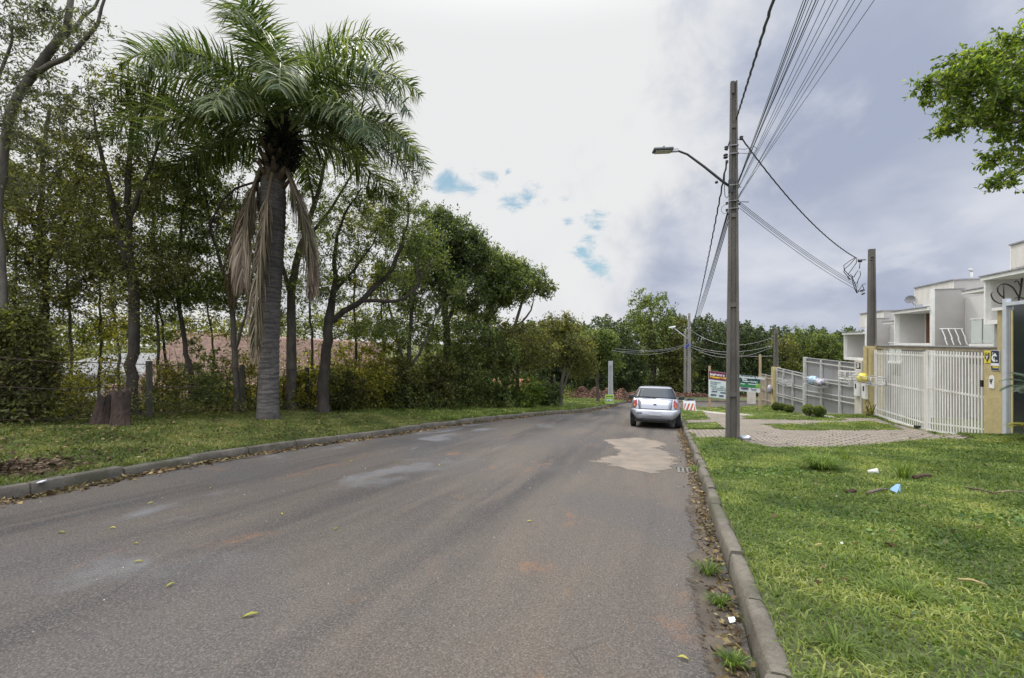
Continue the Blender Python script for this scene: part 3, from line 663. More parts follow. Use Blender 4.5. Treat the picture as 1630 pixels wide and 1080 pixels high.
# --- left thicket trees
tree('slanting olive leaved tree in the far left thicket with its crown over the eucalyptus foot', [
    (stem(60, 0, 12.2, (66, 560, 12.2), (75, 450, 12), (62, 350, 12), (70, 240, 12), (80, 170, 12)), [.12, .10, .09, .07, .05, .03]),
    (px((72, 430, 12), (110, 330, 11.8), (140, 260, 11.6)), [.06, .05, .02])],
    [blob(50, 260, 12, 1.3, 1.2, n=80), blob(120, 320, 12, 1.2, 1.0, n=60), blob(30, 370, 11.8, 1.1, 1.0, n=60), blob(110, 410, 12, 1.2, .8, n=60), blob(60, 470, 11.8, 1.3, .5, n=45), blob(-20, 300, 11.8, .9, 1.6, n=60)],
    LF_OL, BK_D, lsize=.10, per=60, spread=.38, group=None)
tree('dark double stemmed tree straight behind the two stumps', [
    (stem(213, 0, 11.6, (210, 600, 11.6), (214, 520, 11.6), (214, 470, 11.6), (207, 400, 11.5), (203, 300, 11.6), (210, 200, 11.8), (202, 110, 12)), [.16, .13, .125, .12, .09, .07, .05, .02]),
    (px((214, 465, 11.6), (196, 410, 11.5), (185, 340, 11.3), (160, 250, 11.2), (150, 180, 11.2)), [.10, .085, .07, .05, .02]),
    (px((205, 350, 11.5), (235, 280, 11.4), (262, 210, 11.4)), [.06, .04, .02])],
    [blob(160, 250, 11.5, 1.1, .9, n=52), blob(235, 290, 11.6, 1.0, .9, n=45), blob(195, 390, 11.6, 1.3, .75, n=46), blob(150, 330, 11.2, .9, .8, n=34), blob(215, 160, 11.8, 1.0, .7, n=40), blob(255, 420, 11.6, .8, .6, n=34), blob(190, 460, 11.6, 1.4, .5, n=40), blob(140, 400, 11.4, .9, .7, n=34), blob(250, 200, 11.8, .9, .7, n=34), blob(120, 200, 11.6, .7, .7, n=24)],
    LF_OL, BK_D, lsize=.10, per=55, spread=.36)
tree('slender crooked sapling left of the palm trunk, second stem from the palm', [
    (stem(308, 0, 13, (305, 600, 13), (288, 510, 13), (284, 430, 13), (290, 350, 13), (305, 280, 13)), [.085, .07, .06, .05, .035, .015])],
    [blob(285, 380, 13, 1.1, .9, n=60), blob(310, 460, 13, 1.1, .6, n=44), blob(265, 320, 13, 1.0, .7, n=50), blob(320, 300, 13, .9, .7, n=36), blob(270, 470, 13, 1.1, .5, n=34), blob(310, 230, 13.2, .9, .7, n=30)], LF_MD, BK_D, lsize=.11, per=50, spread=.36)
tree('forked grey sapling just left of the palm trunk', [
    (stem(376, 0, 13.2, (374, 590, 13.2), (372, 520, 13.2), (368, 480, 13.2), (350, 420, 13.2), (332, 350, 13.2), (325, 280, 13.2)), [.10, .085, .08, .07, .05, .035, .015]),
    (px((371, 500, 13.2), (378, 430, 13.2), (372, 360, 13.2), (380, 290, 13.4)), [.06, .05, .035, .015]),
    (px((374, 560, 13.2), (392, 500, 13), (402, 440, 13), (398, 380, 13)), [.045, .035, .025, .012])],
    [blob(345, 390, 13.2, .9, .8, n=50), blob(380, 350, 13.4, .8, .8, n=44), blob(330, 300, 13.4, .8, .6, n=34), blob(350, 470, 13.2, 1.0, .5, n=44), blob(370, 250, 13.4, .9, .8, n=34), blob(395, 440, 13.4, .9, .7, n=40)], LF_MD, BK_G, lsize=.11, per=45, spread=.34)
tree('grey stemmed tree directly right of the palm behind its hanging dead frond', [
    (stem(463, 0, 15, (465, 560, 15), (462, 480, 15), (475, 400, 15), (500, 330, 15), (520, 250, 15), (545, 190, 15)), [.19, .16, .14, .11, .08, .05, .02]),
    (px((463, 470, 15), (440, 400, 15), (425, 330, 15), (400, 260, 15)), [.08, .06, .04, .02]),
    (px((480, 390, 15), (530, 330, 15.2), (565, 270, 15.4), (590, 240, 15.4)), [.06, .045, .03, .015]),
    (px((500, 330, 15), (488, 270, 15), (500, 200, 15)), [.05, .035, .015])],
    [blob(520, 300, 15, 1.3, 1.2, n=60), blob(560, 350, 15, 1.2, .9, n=50), blob(420, 380, 15, 1.0, .9, n=34), blob(480, 430, 15, 1.0, .8, n=40), blob(540, 230, 15.4, 1.1, .7, n=34), blob(480, 330, 15, 1.0, .8, n=34), blob(590, 270, 15.4, .9, .6, n=26)], LF_MD, BK_G, lsize=.10, per=34, spread=.36)
tree('dark tree right of the palm whose long low limb sweeps out to the right', [
    (stem(514, 0, 14.6, (514, 600, 14.6), (520, 550, 14.6), (524, 505, 14.6), (535, 450, 14.6), (530, 400, 14.6), (548, 340, 14.6), (575, 300, 14.6)), [.20, .17, .16, .15, .08, .06, .04, .02]),
    (px((522, 515, 14.6), (545, 498, 14.5), (575, 480, 14.4), (600, 455, 14.4), (622, 435, 14.3), (640, 400, 14.3), (648, 360, 14.3), (650, 320, 14.3)), [.12, .10, .095, .085, .075, .06, .04, .02]),
    (px((578, 479, 14.4), (610, 477, 14.4), (637, 485, 14.4), (660, 462, 14.3), (676, 440, 14.3), (690, 405, 14.3)), [.07, .06, .055, .045, .03, .015]),
    (px((530, 470, 14.6), (560, 430, 14.6), (590, 400, 14.6), (600, 370, 14.6)), [.055, .045, .03, .015])],
    [blob(560, 400, 14.8, 1.1, .8, n=52), blob(640, 370, 14.5, 1.0, .8, n=60), blob(680, 400, 14.5, .7, .6, n=34), blob(600, 330, 14.8, 1.0, .6, n=46), blob(540, 460, 14.8, .9, .6, n=34), blob(600, 520, 15, 1.3, .6, n=50), blob(650, 320, 14.8, .9, .5, n=34), blob(620, 440, 14.8, .9, .4, n=24)], LF_MD, BK_D, lsize=.10, per=44, spread=.34)
tree('thin trunked tree cluster under the right edge of the palm crown', [
    (stem(648, 0, 17.5, (650, 580, 17.5), (655, 500, 17.5), (665, 430, 17.5), (672, 370, 17.5)), [.10, .09, .075, .05, .02]),
    (px((649, 600, 17.5), (632, 540, 17.4), (618, 480, 17.4), (612, 420, 17.4)), [.06, .05, .035, .015]),
    (px((650, 590, 17.5), (680, 540, 17.4), (702, 480, 17.4)), [.07, .05, .02])],
    [blob(660, 400, 17.5, 1.5, 1.2, n=70), blob(630, 460, 17.5, 1.2, 1.0, n=40), blob(690, 470, 17.6, 1.3, 1.2, n=60), blob(650, 530, 17.6, 1.2, .7, n=40)], LF_MD, BK_G, lsize=.11, per=60, spread=.42)
# --- big leafy trees of the left row
tree('tallest broad crowned tree of the left row, rising above the palm side of the street', [
    (stem(712, 0, 19.2, (712, 560, 19.2), (708, 480, 19.2), (715, 420, 19.2), (720, 360, 19.2)), [.19, .16, .14, .1, .05]),
    (px((710, 520, 19.2), (740, 450, 19.2), (760, 400, 19.2)), [.09, .07, .03]), (px((709, 500, 19.2), (680, 440, 19.2), (670, 390, 19.2)), [.09, .07, .03])],
    [blob(715, 385, 19.4, 1.3, 1.2, n=130), blob(690, 440, 19.2, 1.3, 1.0, n=80), blob(745, 400, 19.6, 1.0, 1.1, n=90), blob(735, 460, 19.4, 1.3, 1.0, n=80), blob(700, 350, 19.4, .7, .4, n=30)], LF_DK, BK_D, lsize=.13, per=70, spread=.36)
tree('dense tree with rounded top second from the left in the row beyond the palm', [
    (stem(765, 0, 21, (768, 580, 21), (775, 500, 21), (785, 440, 21)), [.17, .14, .10, .04]), (px((772, 520, 21), (800, 480, 21), (815, 450, 21)), [.08, .06, .03])],
    [blob(780, 425, 21, 1.2, 1.0, n=110), blob(805, 455, 21, 1.2, 1.0, n=90), blob(760, 490, 21, 1.3, .9, n=70), blob(812, 425, 21, .7, .5, n=35)], LF_MD, BK_D, lsize=.13, per=70, spread=.36)
tree('leaning tree whose crown reaches furthest right over the sky gap', [
    (stem(800, 0, 21.6, (806, 600, 21.6), (815, 540, 21.6), (828, 490, 21.6), (842, 450, 21.6)), [.13, .11, .09, .07, .03]), (px((820, 520, 21.6), (846, 500, 21.4), (850, 470, 21.4)), [.06, .045, .02])],
    [blob(838, 440, 21.6, .9, .55, n=55), blob(862, 458, 21.6, .65, .4, n=38), blob(820, 468, 21.6, .9, .5, n=40), blob(790, 470, 21.8, .9, .6, n=40)], LF_MD, BK_G, lsize=.12, per=55, spread=.32)
tree('low leafy tree filling the gap under the left row crowns', [
    (stem(738, 0, 19.6, (740, 600, 19.6), (745, 560, 19.6), (740, 520, 19.6)), [.09, .08, .06, .03])],
    [blob(735, 540, 19.6, 1.7, 1.0, n=120), blob(700, 590, 19.4, 1.5, .8, n=80), blob(780, 560, 20.4, 1.5, .9, n=90)], LF_MD, BK_D, lsize=.12, per=70, spread=.40)
tree('leafy tree beside the verge end with pale ivy stems', [
    (stem(822, 0, 21, (826, 620, 21), (822, 590, 21), (830, 550, 21), (826, 520, 21)), [.12, .10, .08, .06, .03]), (px((823, 600, 21), (805, 570, 21), (795, 540, 21)), [.06, .05, .02])],
    [blob(825, 540, 21.2, 1.5, .8, n=100), blob(850, 560, 21.6, 1.3, .9, n=80), blob(790, 580, 21, 1.1, .6, n=50)], LF_OL, BK_B, lsize=.12, per=65, spread=.38)
tree('forked stemmed tree at the end of the verge before the brick rubble', [
    (stem(893, 0, 23.5, (893, 620, 23.5), (897, 590, 23.5), (905, 560, 23.5), (900, 530, 23.5)), [.11, .10, .08, .06, .03]),
    (px((893, 628, 23.5), (885, 610, 23.5), (880, 597, 23.5)), [.07, .06, .05]), (px((894, 625, 23.5), (903, 600, 23.4), (915, 570, 23.4)), [.07, .05, .03])],
    [blob(880, 555, 24, 1.5, 1.0, n=100), blob(915, 560, 24.2, 1.2, .9, n=80), blob(890, 520, 24, 1.2, .6, n=50), blob(925, 590, 24.5, .9, .5, n=30)], LF_OL, BK_G, lsize=.13, per=65, spread=.38)
tree('small round topped tree in front of the dark woods at the bend', [
    (stem(951, 0, 29, (951, 610, 29), (950, 580, 29), (950, 555, 29)), [.12, .10, .08, .05])],
    [blob(950, 545, 29, 1.25, .75, n=150), blob(934, 572, 29, .9, .5, n=60), blob(966, 577, 29, .9, .55, n=70)], LF_MD, BK_G, lsize=.15, per=80, spread=.40)
# --- far trees round the bend
def fartree(label, bx, d, top, rx, leaf, n=150, ls=.22, low=None, dx=0, group='far trees around the bend', per=55, parts=3, dens=1):
    zb = zxy((bx - CX) / FPX * d, d); x = (bx - CX) / FPX * d; zt_ = EYE + (HY - top) / FPX * d; H = zt_ - zb
    s = [(x, d, zb), (x + .1 * rx, d, zb + .35 * H), (x + dx * .5, d, zb + .6 * H), (x + dx, d, zb + .85 * H)]
    bl = [(Vector((x + dx, d, zb + H * .72)), (rx * .75, rx * .7, H * .26), int(n * .45)), (Vector((x - rx * .35, d + .3, zb + H * .5)), (rx * .7, rx * .7, H * .24), int(n * .3)), (Vector((x + rx * .4, d - .4, zb + H * .45)), (rx * .7, rx * .7, H * .24), int(n * .3))]
    if low: bl.append((Vector((x, d - .5, zb + H * .25)), (rx, rx * .6, H * .2), int(n * low)))
    return tree(label, [(s, [.03 * H, .025 * H, .018 * H, .006 * H])], bl, leaf, BK_D, lsize=ls, per=per, spread=.6, group=group, twig=0, droop=.15, elong=1.9, wob=.12)
fartree('tallest tree at the bend, pale green with an open top', 1035, 46, 452, 3.2, LF_MD, 190, low=.4)
fartree('dark tree left of the tall pale one at the bend', 985, 45, 515, 2.6, LF_WD, 130, low=.5)
fartree('yellowish tree right behind the distant street lamp', 1075, 45, 497, 2.0, LF_OL, 110, low=.5)
fartree('dark bushy tree right of the distant poles', 1125, 47, 500, 2.4, LF_WD, 130, low=.6)
fartree('rounded dark tree behind the tall near pole', 1165, 49, 503, 2.6, LF_WD, 140, low=.5)
fartree('dark tree behind the green billboard', 1205, 50, 516, 2.6, LF_WD, 140, low=.5)
fartree('light green tree behind the far gatepost pole', 1242, 53, 530, 2.4, LF_OL, 120, low=.5)
fartree('round topped tree above the grey metal fence', 1280, 56, 519, 2.6, LF_MD, 140, low=.5)
fartree('low tree next to the first townhouse', 1318, 54, 526, 2.4, LF_MD, 120, low=.5)
fartree('distant tree showing past the left corner of the townhouses', 1342, 62, 524, 2.8, LF_DK, 120, low=.5)
fartree('dim tree behind the small round one at the bend', 930, 40, 518, 2.2, LF_WD, 120, low=.5)
fartree('dark tree behind the forked one at the verge end', 875, 36, 505, 2.4, LF_WD, 120, low=.5)
# woodland: the mass of leaves behind all of these
def leafwall(name, p0, p1, d0, d1, tops, n, ls, mat, label, depth=5, bottom=None):
    f = RNG.uniform(0, 1, n); xs = p0 + (p1 - p0) * f; d = d0 + (d1 - d0) * f + RNG.uniform(0, depth, n); tp = np.interp(xs, [t_[0] for t_ in tops], [t_[1] for t_ in tops]) + 5 * np.sin(xs * .11) + 4 * np.sin(xs * .31)
    X = (xs - CX) / FPX * d; zb = zt(*UV(X, d)); zt_ = EYE + (HY - tp) / FPX * d; Z = zb + (zt_ - zb) * RNG.uniform(0, 1, n) ** .8
    k = np.sin(X * 1.3 + Z * .9) + np.sin(X * .7 - Z * 1.9 + d) + RNG.normal(0, .8, n) > -.9
    o = leaves_obj(name, np.stack([X, d, Z], 1)[k], ls, mat, elong=1.7); tag(o, label, 'woods', kind='stuff'); return o
leafwall('woodland', 820, 1420, 52, 66, [(820, 520), (900, 515), (1000, 505), (1060, 500), (1150, 512), (1250, 526), (1420, 530)], 60000, .34, LF_WD, 'dark woods closing the view beyond the bend', 6)
leafwall('undergrowth', 860, 1260, 43.5, 46, [(860, 606), (1000, 600), (1100, 604), (1260, 606)], 16000, .22, LF_WD, 'weedy bank of bushes behind the red earth heap', 3)
leafwall('woodland', -700, 860, 34, 50, [(-700, 470), (0, 510), (200, 520), (480, 500), (640, 470), (860, 520)], 52000, .34, LF_OL, 'dark trees beyond the houses on the left', 6)
# --- shrubs under the trees
def shrub(label, x, d, w_, h, leaf, n=40, ls=.09, per=60, name='shrub', group=None, dz=0, low=.1, spread=.28, stems=5, cat='shrub'):
    X = (x - CX) / FPX * d; zb = zxy(X, d) + dz; st = []
    for k in range(stems):
        a = random.uniform(-1, 1); st.append(([(X + a * .12, d + random.uniform(-.1, .1), zb - .05), (X + a * w_ * .4, d, zb + h * .45), (X + a * w_ * .7, d + random.uniform(-.2, .2), zb + h * .85)], [.022, .016, .006]))
    return tree(label, st, [(Vector((X, d, zb + h * (.5 + low))), (w_, w_ * .6, h * .45), n), (Vector((X, d, zb + h * .3)), (w_ * .9, w_ * .6, h * .28), n // 2)], leaf, BK_B, lsize=ls, per=per, spread=spread, name=name, group=group, twig=.2, cat=cat, sides=4)
GU_ = 'tangled shrubs of the thicket along the left fence'
shr = [(-60, 9.0, 1.1, 2.6, LF_OL, 120), (12, 9.4, .8, 2.4, LF_OL, 190), (50, 10.2, .6, 2.1, LF_OL, 110), (120, 11.6, .7, 1.5, LF_YL, 34), (85, 12.2, .9, 2.6, LF_YL, 44), (165, 12.6, .7, 2.2, LF_YL, 36), (255, 12.8, .6, 1.6, LF_YL, 26), (335, 13.0, .6, 1.2, LF_MD, 34), (290, 13.6, .8, 2.6, LF_MD, 36), (400, 14.4, .7, 1.9, LF_YL, 30), (352, 14.4, .7, 2.3, LF_MD, 30),
       (445, 15.6, .7, 1.1, LF_YL, 26), (490, 15.4, .8, 1.4, LF_YL, 36), (545, 15.6, .9, 1.6, LF_OL, 60), (590, 16.2, 1.0, 2.0, LF_YL, 56), (640, 17.2, 1.0, 2.0, LF_OL, 90), (610, 17.6, 1.2, 3.0, LF_YL, 80), (690, 18.4, 1.1, 2.2, LF_OL, 100), (745, 19.2, 1.1, 2.0, LF_MD, 100), (792, 20.2, .9, 1.7, LF_MD, 80), (838, 20.6, .8, 1.5, LF_BR, 60), (872, 22.5, .7, 1.2, LF_DK, 50), (560, 17.8, 1.2, 2.6, LF_YL, 34), (515, 17.6, 1.2, 2.8, LF_YL, 26)]
shl = ['tall dark tangle of creeper at the left frame edge', 'dense olive creeper mass at the far left before the fence', 'olive bush just right of the dark creeper mass', 'low yellow green bush left of the two stumps', 'tall yellowish bush on the far left behind the fence wire', 'yellow green bush close behind the two stumps', 'small yellow green bush beside the fence post right of the stumps', 'dark leafy shrub left of the palm foot', 'tall light shrub over the tiled roof', 'yellowish shrub immediately left of the palm trunk', 'thin green shrub in front of the tiled roof',
       'yellow bush just right of the palm foot', 'olive bush second right of the palm foot', 'dense bush at the foot of the tree with the sweeping limb', 'yellow green bush under the sweeping limb', 'olive bush below the thin trunked trees', 'high yellow green bush behind the sweeping limb', 'dark bush under the tallest tree of the left row', 'dark bush in the middle of the left row', 'leafy bush below the leaning tree', 'bright green bush near the end of the left row', 'small dark bush beside the forked tree', 'high yellow bush deep behind the sweeping limb', 'high yellow bush deep behind the grey stemmed tree']
for s, lb in zip(shr, shl): shrub(lb, s[0], s[1], s[2], s[3], s[4], int(s[5] * .85), ls=.095 if s[1] < 15 else .12, per=52, group=GU_)
# low filler growth along the fence foot
def filler(name, u0, u1, o0, o1, n, h, ls, mat, label):
    u = RNG.uniform(u0, u1, n); v = vL(u) - RNG.uniform(o0, o1, n); hh = h * (.35 + .65 * (.5 + .5 * np.sin(u * 1.9) * np.sin(u * .83 + 1))) * RNG.uniform(0, 1, n) ** .8; x, y = W(u, v)
    o = leaves_obj(name, np.stack([x, y, zt(u, v) + hh], 1), ls, mat, elong=2.6); tag(o, label, 'undergrowth', kind='stuff')
filler('undergrowth', 3, 16, 4.9, 6.8, 6500, .75, .10, LF_OL, 'weedy undergrowth along the foot of the left fence')
filler('undergrowth', 14, 30, 2.6, 7.5, 14000, 1.5, .13, LF_MD, 'dark undergrowth beneath the left row of trees')
filler('undergrowth', 13, 22, 5.0, 9, 7000, 1.9, .12, LF_YL, 'yellow green undergrowth behind the left verge')
filler('undergrowth', 3, 15, 5.6, 9, 8000, 2.7, .085, LF_YL, 'tall yellow green growth behind the left fence')
filler('undergrowth', 8, 20, 5.6, 10, 7000, 2.9, .085, LF_OL, 'tall olive growth in front of the tiled roof')
# vines hanging under the far trees
for k, (x_, d_, xt, yt, r_, lb) in enumerate(((28, 11.5, 30, 330, .05, 'thin sapling between the eucalyptus and the slanting tree'), (105, 12.6, 120, 300, .05, 'slim straight sapling right of the slanting tree'), (150, 13.2, 175, 380, .045, 'slim sapling rising just behind the left stump'), (245, 13.6, 262, 300, .05, 'slim sapling just right of the fence post by the stumps'), (268, 14.4, 240, 260, .05, 'leaning thin sapling over the tiled roof'), (338, 14.6, 330, 330, .04, 'thin twiggy sapling between the crooked and the forked sapling'), (410, 15.6, 415, 400, .05, 'sapling hidden mostly behind the palm trunk'), (492, 16.8, 500, 360, .06, 'straight sapling behind the grey stemmed tree'), (560, 17.2, 575, 330, .06, 'slim tree rising behind the sweeping limb'), (600, 18.4, 622, 340, .06, 'second slim tree rising behind the sweeping limb'), (-60, 12.2, -40, 300, .06, 'leafy sapling cut by the left frame edge'), (190, 15.5, 175, 300, .06, 'leafy sapling deep behind the two stumps'))):
    tree(lb, [(stem(x_, 0, d_, (x_ * .7 + xt * .3 + 4, 560, d_), (x_ * .5 + xt * .5 - 5, 460, d_), (xt, yt, d_)), [r_, r_ * .8, r_ * .6, .012])],
        [blob(xt, yt + 20, d_, 1.0, .8, n=34), blob((x_ + xt) / 2 + 12, (yt + 560) / 2, d_, 1.1, 1.0, n=40), blob(x_ - 8, 520, d_, 1.0, .5, n=26)], (LF_OL, LF_MD, LF_YL)[k % 3], (BK_D, BK_G)[k % 2], lsize=.095, per=46, spread=.36, group=NB)
# --- tree entering at the top right
tr = [(W(5.4, 10.2) + (zxy(*W(5.4, 10.2)),)), tuple(PT(1800, 420, 7.6)), tuple(PT(1760, 300, 7.6)), tuple(PT(1700, 230, 7.6))]
tree('bright green leaved tree branch reaching in at the top right corner', [
    (tr, [.22, .18, .14, .09]),
    (px((1700, 230, 7.6), (1640, 190, 7.6), (1580, 165, 7.6), (1530, 150, 7.6), (1485, 130, 7.6)), [.045, .03, .02, .012, .006]),
    (px((1700, 230, 7.6), (1660, 160, 7.7), (1620, 110, 7.8), (1590, 70, 7.8)), [.06, .04, .02, .008]),
    (px((1720, 260, 7.6), (1670, 260, 7.5), (1630, 268, 7.5), (1595, 280, 7.5), (1575, 300, 7.5)), [.05, .03, .02, .012, .005]),
    (px((1640, 190, 7.6), (1600, 210, 7.6), (1560, 205, 7.6)), [.03, .02, .006])],
    [blob(1600, 100, 7.7, .55, .42, n=60), blob(1545, 110, 7.6, .45, .35, n=40), blob(1500, 140, 7.6, .38, .28, n=26), blob(1560, 165, 7.6, .5, .35, n=40), blob(1620, 180, 7.6, .55, .5, n=60), blob(1520, 195, 7.6, .28, .22, n=14), blob(1615, 245, 7.6, .42, .32, n=30), blob(1600, 285, 7.5, .25, .14, n=8), blob(1650, 60, 7.8, .5, .3, n=24), blob(1720, 150, 7.8, 1.2, 1.2, n=110)],
    LF_BR, BK_G, lsize=.085, per=46, spread=.17, elong=2.3, droop=.35, wob=.015, dense=1.0)
# ================================================================== PALM
def palm():
    B = G(427, 669); zt0 = B.z; d = B.y
    root = empty('palm_tree', B, 'big feathery palm on the left verge with brown dead fronds hanging down its ringed trunk', 'palm tree')
    P = lambda x, y: PT(x, y, d)
    cl = [(427, 672, .30), (427, 655, .285), (427, 640, .27), (428, 600, .25), (429, 540, .245), (430, 480, .26), (432, 420, .29), (433, 360, .325), (434, 320, .335), (435, 292, .30), (436, 275, .26), (438, 262, .25)]
    ys = np.arange(672, 262, -2.0); xs = np.interp(-ys, [-c[1] for c in cl], [c[0] for c in cl]); rs = np.interp(-ys, [-c[1] for c in cl], [c[2] for c in cl])
    for i_ in range(len(ys)): rs[i_] += (.014 if (i_ % 4 == 0) else 0) * (1 if ys[i_] < 640 else .4)
    mb = MB(); mb.tube([P(x, y) for x, y in zip(xs, ys)], [float(r) for r in rs], 20)
    m, t, b = new_mat('palm trunk'); g = t.new('ShaderNodeNewGeometry'); sp = t.new('ShaderNodeSeparateXYZ'); t.l.new(g.outputs['Position'], sp.inputs[0])
    f = t.noise(t.mapping(g.outputs['Position'], scale=(1, 1, 6)), 3, 6, .65, .3); f2 = t.noise(t.mapping(g.outputs['Position'], scale=(12, 12, 1.5)), 3, 5, .7)
    col = t.mix(t.step(f, .35, .68), (.078, .070, .066), (.175, .155, .138)); col = t.mix(t.math('MULTIPLY', t.step(f2, .5, .68), .6), col, (.055, .048, .042))
    col = t.mix(t.math('MULTIPLY', t.step(t.noise(g.outputs['Position'], 5, 4), .6, .7), .4), col, (.24, .24, .22))
    t.l.new(col, b.inputs['Base Color']); b.inputs['Roughness'].default_value = .9
    bp = t.new('ShaderNodeBump'); bp.inputs['Strength'].default_value = 1; bp.inputs['Distance'].default_value = .03; t.l.new(t.math('ADD', f, f2), bp.inputs['Height']); t.l.new(bp.outputs[0], b.inputs['Normal'])
    mb.build('trunk', m, root)
    # old leaf bases
    mb = MB(); RR = random.Random(4)
    for k in range(34):
        a = k * 2.4; h = k / 34; c = P(437, 300 - 62 * h); r0 = .29 - .08 * h
        o_ = Vector((math.cos(a), math.sin(a), 0)); s_ = Vector((-math.sin(a), math.cos(a), 0))
        q0 = c + o_ * r0 * .8; q1 = c + o_ * (r0 + .10) + Z3 * .20; q2 = c + o_ * (r0 + .16 + RR.uniform(0, .08)) + Z3 * (.36 + RR.uniform(-.05, .1))
        mb.tube([q0, q1, q2], [.10, .07, .03], 6, sq=.5)
    mb.build('leaf_bases', pm('old palm leaf bases', (.16, .11, .07), (.06, .04, .028), 7, .95, .8, fine=40), root)
    # dark fibrous heart of the crown
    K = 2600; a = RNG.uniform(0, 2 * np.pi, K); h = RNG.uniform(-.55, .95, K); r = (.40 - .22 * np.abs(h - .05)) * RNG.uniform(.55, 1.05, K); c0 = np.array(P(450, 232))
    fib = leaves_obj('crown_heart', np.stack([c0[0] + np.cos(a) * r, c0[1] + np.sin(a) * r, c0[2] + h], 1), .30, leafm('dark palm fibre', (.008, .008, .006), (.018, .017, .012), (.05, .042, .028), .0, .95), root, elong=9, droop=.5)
    GRN = leafm('palm leaflets', (0.037, 0.063, 0.025), (0.094, 0.136, 0.051), (0.322, 0.356, 0.161), .30, .38)
    DED = leafm('dead palm leaflets', (.10, .070, .050), (.25, .19, .14), (.44, .36, .27), .12, .8)
    crown = P(450, 205)
    def frond(dirv, el, L, droop, mat, leaf_l=.84, pairs=135, name='frond', start=crown, stiff=.0, curl=.0, dead=False, wl=.037):
        dirv = Vector((dirv[0], dirv[1], 0)).normalized(); side = dirv.cross(Z3); n_ = 40; p = Vector(start); ang = R(el); pts = [p.copy()]; tans = []
        ds = L / n_
        for k in range(n_):
            f = k / n_; an = ang - R(droop) * f ** 1.35; tv = dirv * math.cos(an) + Z3 * math.sin(an) + side * curl * f; tv.normalize(); p = p + tv * ds; pts.append(p.copy()); tans.append(tv)
        tans.append(tans[-1]); mb = Tubes(); Pn = np.array(pts); mb.add(Pn - np.array(root.location), np.linspace(.045, .006, n_ + 1), 5)
        ms = mb.mesh('frond_stalk')
        V = []; rn = []
        for k in range(pairs):
            f = .13 + .87 * (k + random.random()) / pairs; q = f * n_; i0 = min(int(q), n_ - 1); p = pts[i0].lerp(pts[i0 + 1], q - i0); tv = tans[i0]
            ll = leaf_l * (math.sin(math.pi * min(1, (f * .93 + .10))) ** .5 * .8 + .25) * random.uniform(.8, 1.15)
            sd = tv.cross(Z3); sd = sd.normalized() if sd.length > .1 else side; upv = sd.cross(tv).normalized()
            for s in (-1, 1):
                lift = random.uniform(-.75, .8) if not dead else random.uniform(-.3, .3)
                dv = (sd * s * (random.uniform(.65, 1.0) if not dead else random.uniform(.2, .55)) + tv * (random.uniform(.45, .8) if not dead else 1.1) + upv * lift).normalized()
                wv = dv.cross(upv); wv = wv.normalized() if wv.length > .05 else tv
                g_ = .55 if not dead else 1.5; a1 = p + dv * ll * .4 - Z3 * ll * .05 * g_; dv2 = (dv - Z3 * random.uniform(.3, .95) * g_).normalized(); a2 = a1 + dv2 * ll * .35; dv3 = (dv2 - Z3 * random.uniform(.4, 1.2) * g_).normalized(); a3 = a2 + dv3 * ll * .38
                w2 = wl * random.uniform(.7, 1.2)
                V += [p - wv * w2 * .35, p + wv * w2 * .35, a1 - wv * w2 * .5, a1 + wv * w2 * .5, a2 - wv * w2 * .4, a2 + wv * w2 * .4, a3 - wv * w2 * .06, a3 + wv * w2 * .06]; rn += [random.uniform(0, 1)] * 8
        V = np.array([tuple(v) for v in V]) - np.array(root.location); nn = len(V) // 8; b8 = np.arange(nn)[:, None] * 8
        Q = np.concatenate([b8 + np.array([[2 * k, 2 * k + 1, 2 * k + 3, 2 * k + 2]]) for k in range(3)])
        ns = len(ms.vertices); sv = np.empty(ns * 3, np.float32); ms.vertices.foreach_get('co', sv); sq_ = np.empty(len(ms.loops), np.int32); ms.loops.foreach_get('vertex_index', sq_)
        Va = np.concatenate([sv.reshape(-1, 3), V]); Qa = np.concatenate([sq_.reshape(-1, 4), Q + ns]); ra = np.concatenate([np.full(ns, .9 if not dead else .5), np.array(rn)])
        bpy.data.meshes.remove(ms); return link_me(name, np_mesh(name, Va, quads=Qa, rnd=ra), mat, root)
    # (heading right/away, elevation, length, droop)
    FR = [((-1, .1), 66, 4.9, 92, .0), ((-1, -.25), 44, 4.5, 92, .0), ((-1, .5), 26, 4.4, 85, 0), ((-.9, -.7), 15, 3.6, 90, 0), ((-.35, .4), 82, 4.9, 58, 0), ((-.25, -.6), 80, 4.7, 62, 0), ((.5, .1), 80, 4.6, 100, 0), ((.9, .2), 68, 4.6, 118, 0),
          ((1, -.2), 48, 4.4, 118, 0), ((1, .35), 34, 4.5, 105, 0), ((.9, -.6), 22, 4.2, 95, 0), ((.5, -1), 40, 3.8, 120, 0), ((-.5, -1), 48, 3.8, 125, 0), ((.3, 1), 50, 4, 100, 0), ((-.6, 1), 52, 4, 100, 0), ((1, .05), 12, 4.0, 72, 0), ((-1, -.05), 4, 3.4, 62, 0), ((-.75, -.45), 58, 4.0, 115, 0), ((.15, -1), 66, 3.8, 125, 0), ((.7, .7), 15, 3.6, 80, 0), ((-1, -.5), 28, 4.1, 100, 0), ((1, -.45), 58, 4.2, 125, 0), ((.8, .6), 45, 4.3, 105, 0), ((-.9, .3), 46, 4.3, 100, 0), ((0, -1), 25, 3.2, 100, 0), ((-.2, .9), 30, 3.6, 85, 0), ((1, -.1), 25, 4.4, 96, 0), ((.2, .3), 84, 4.3, 60, 0)]
    for dv, el, L, dr, cu_ in FR: frond(dv, el, L, dr, GRN, curl=cu_, start=crown + Vector((dv[0] * .12, dv[1] * .12, -.35 + .006 * el)))
    # dead fronds hanging along the trunk
    hb = P(437, 268)
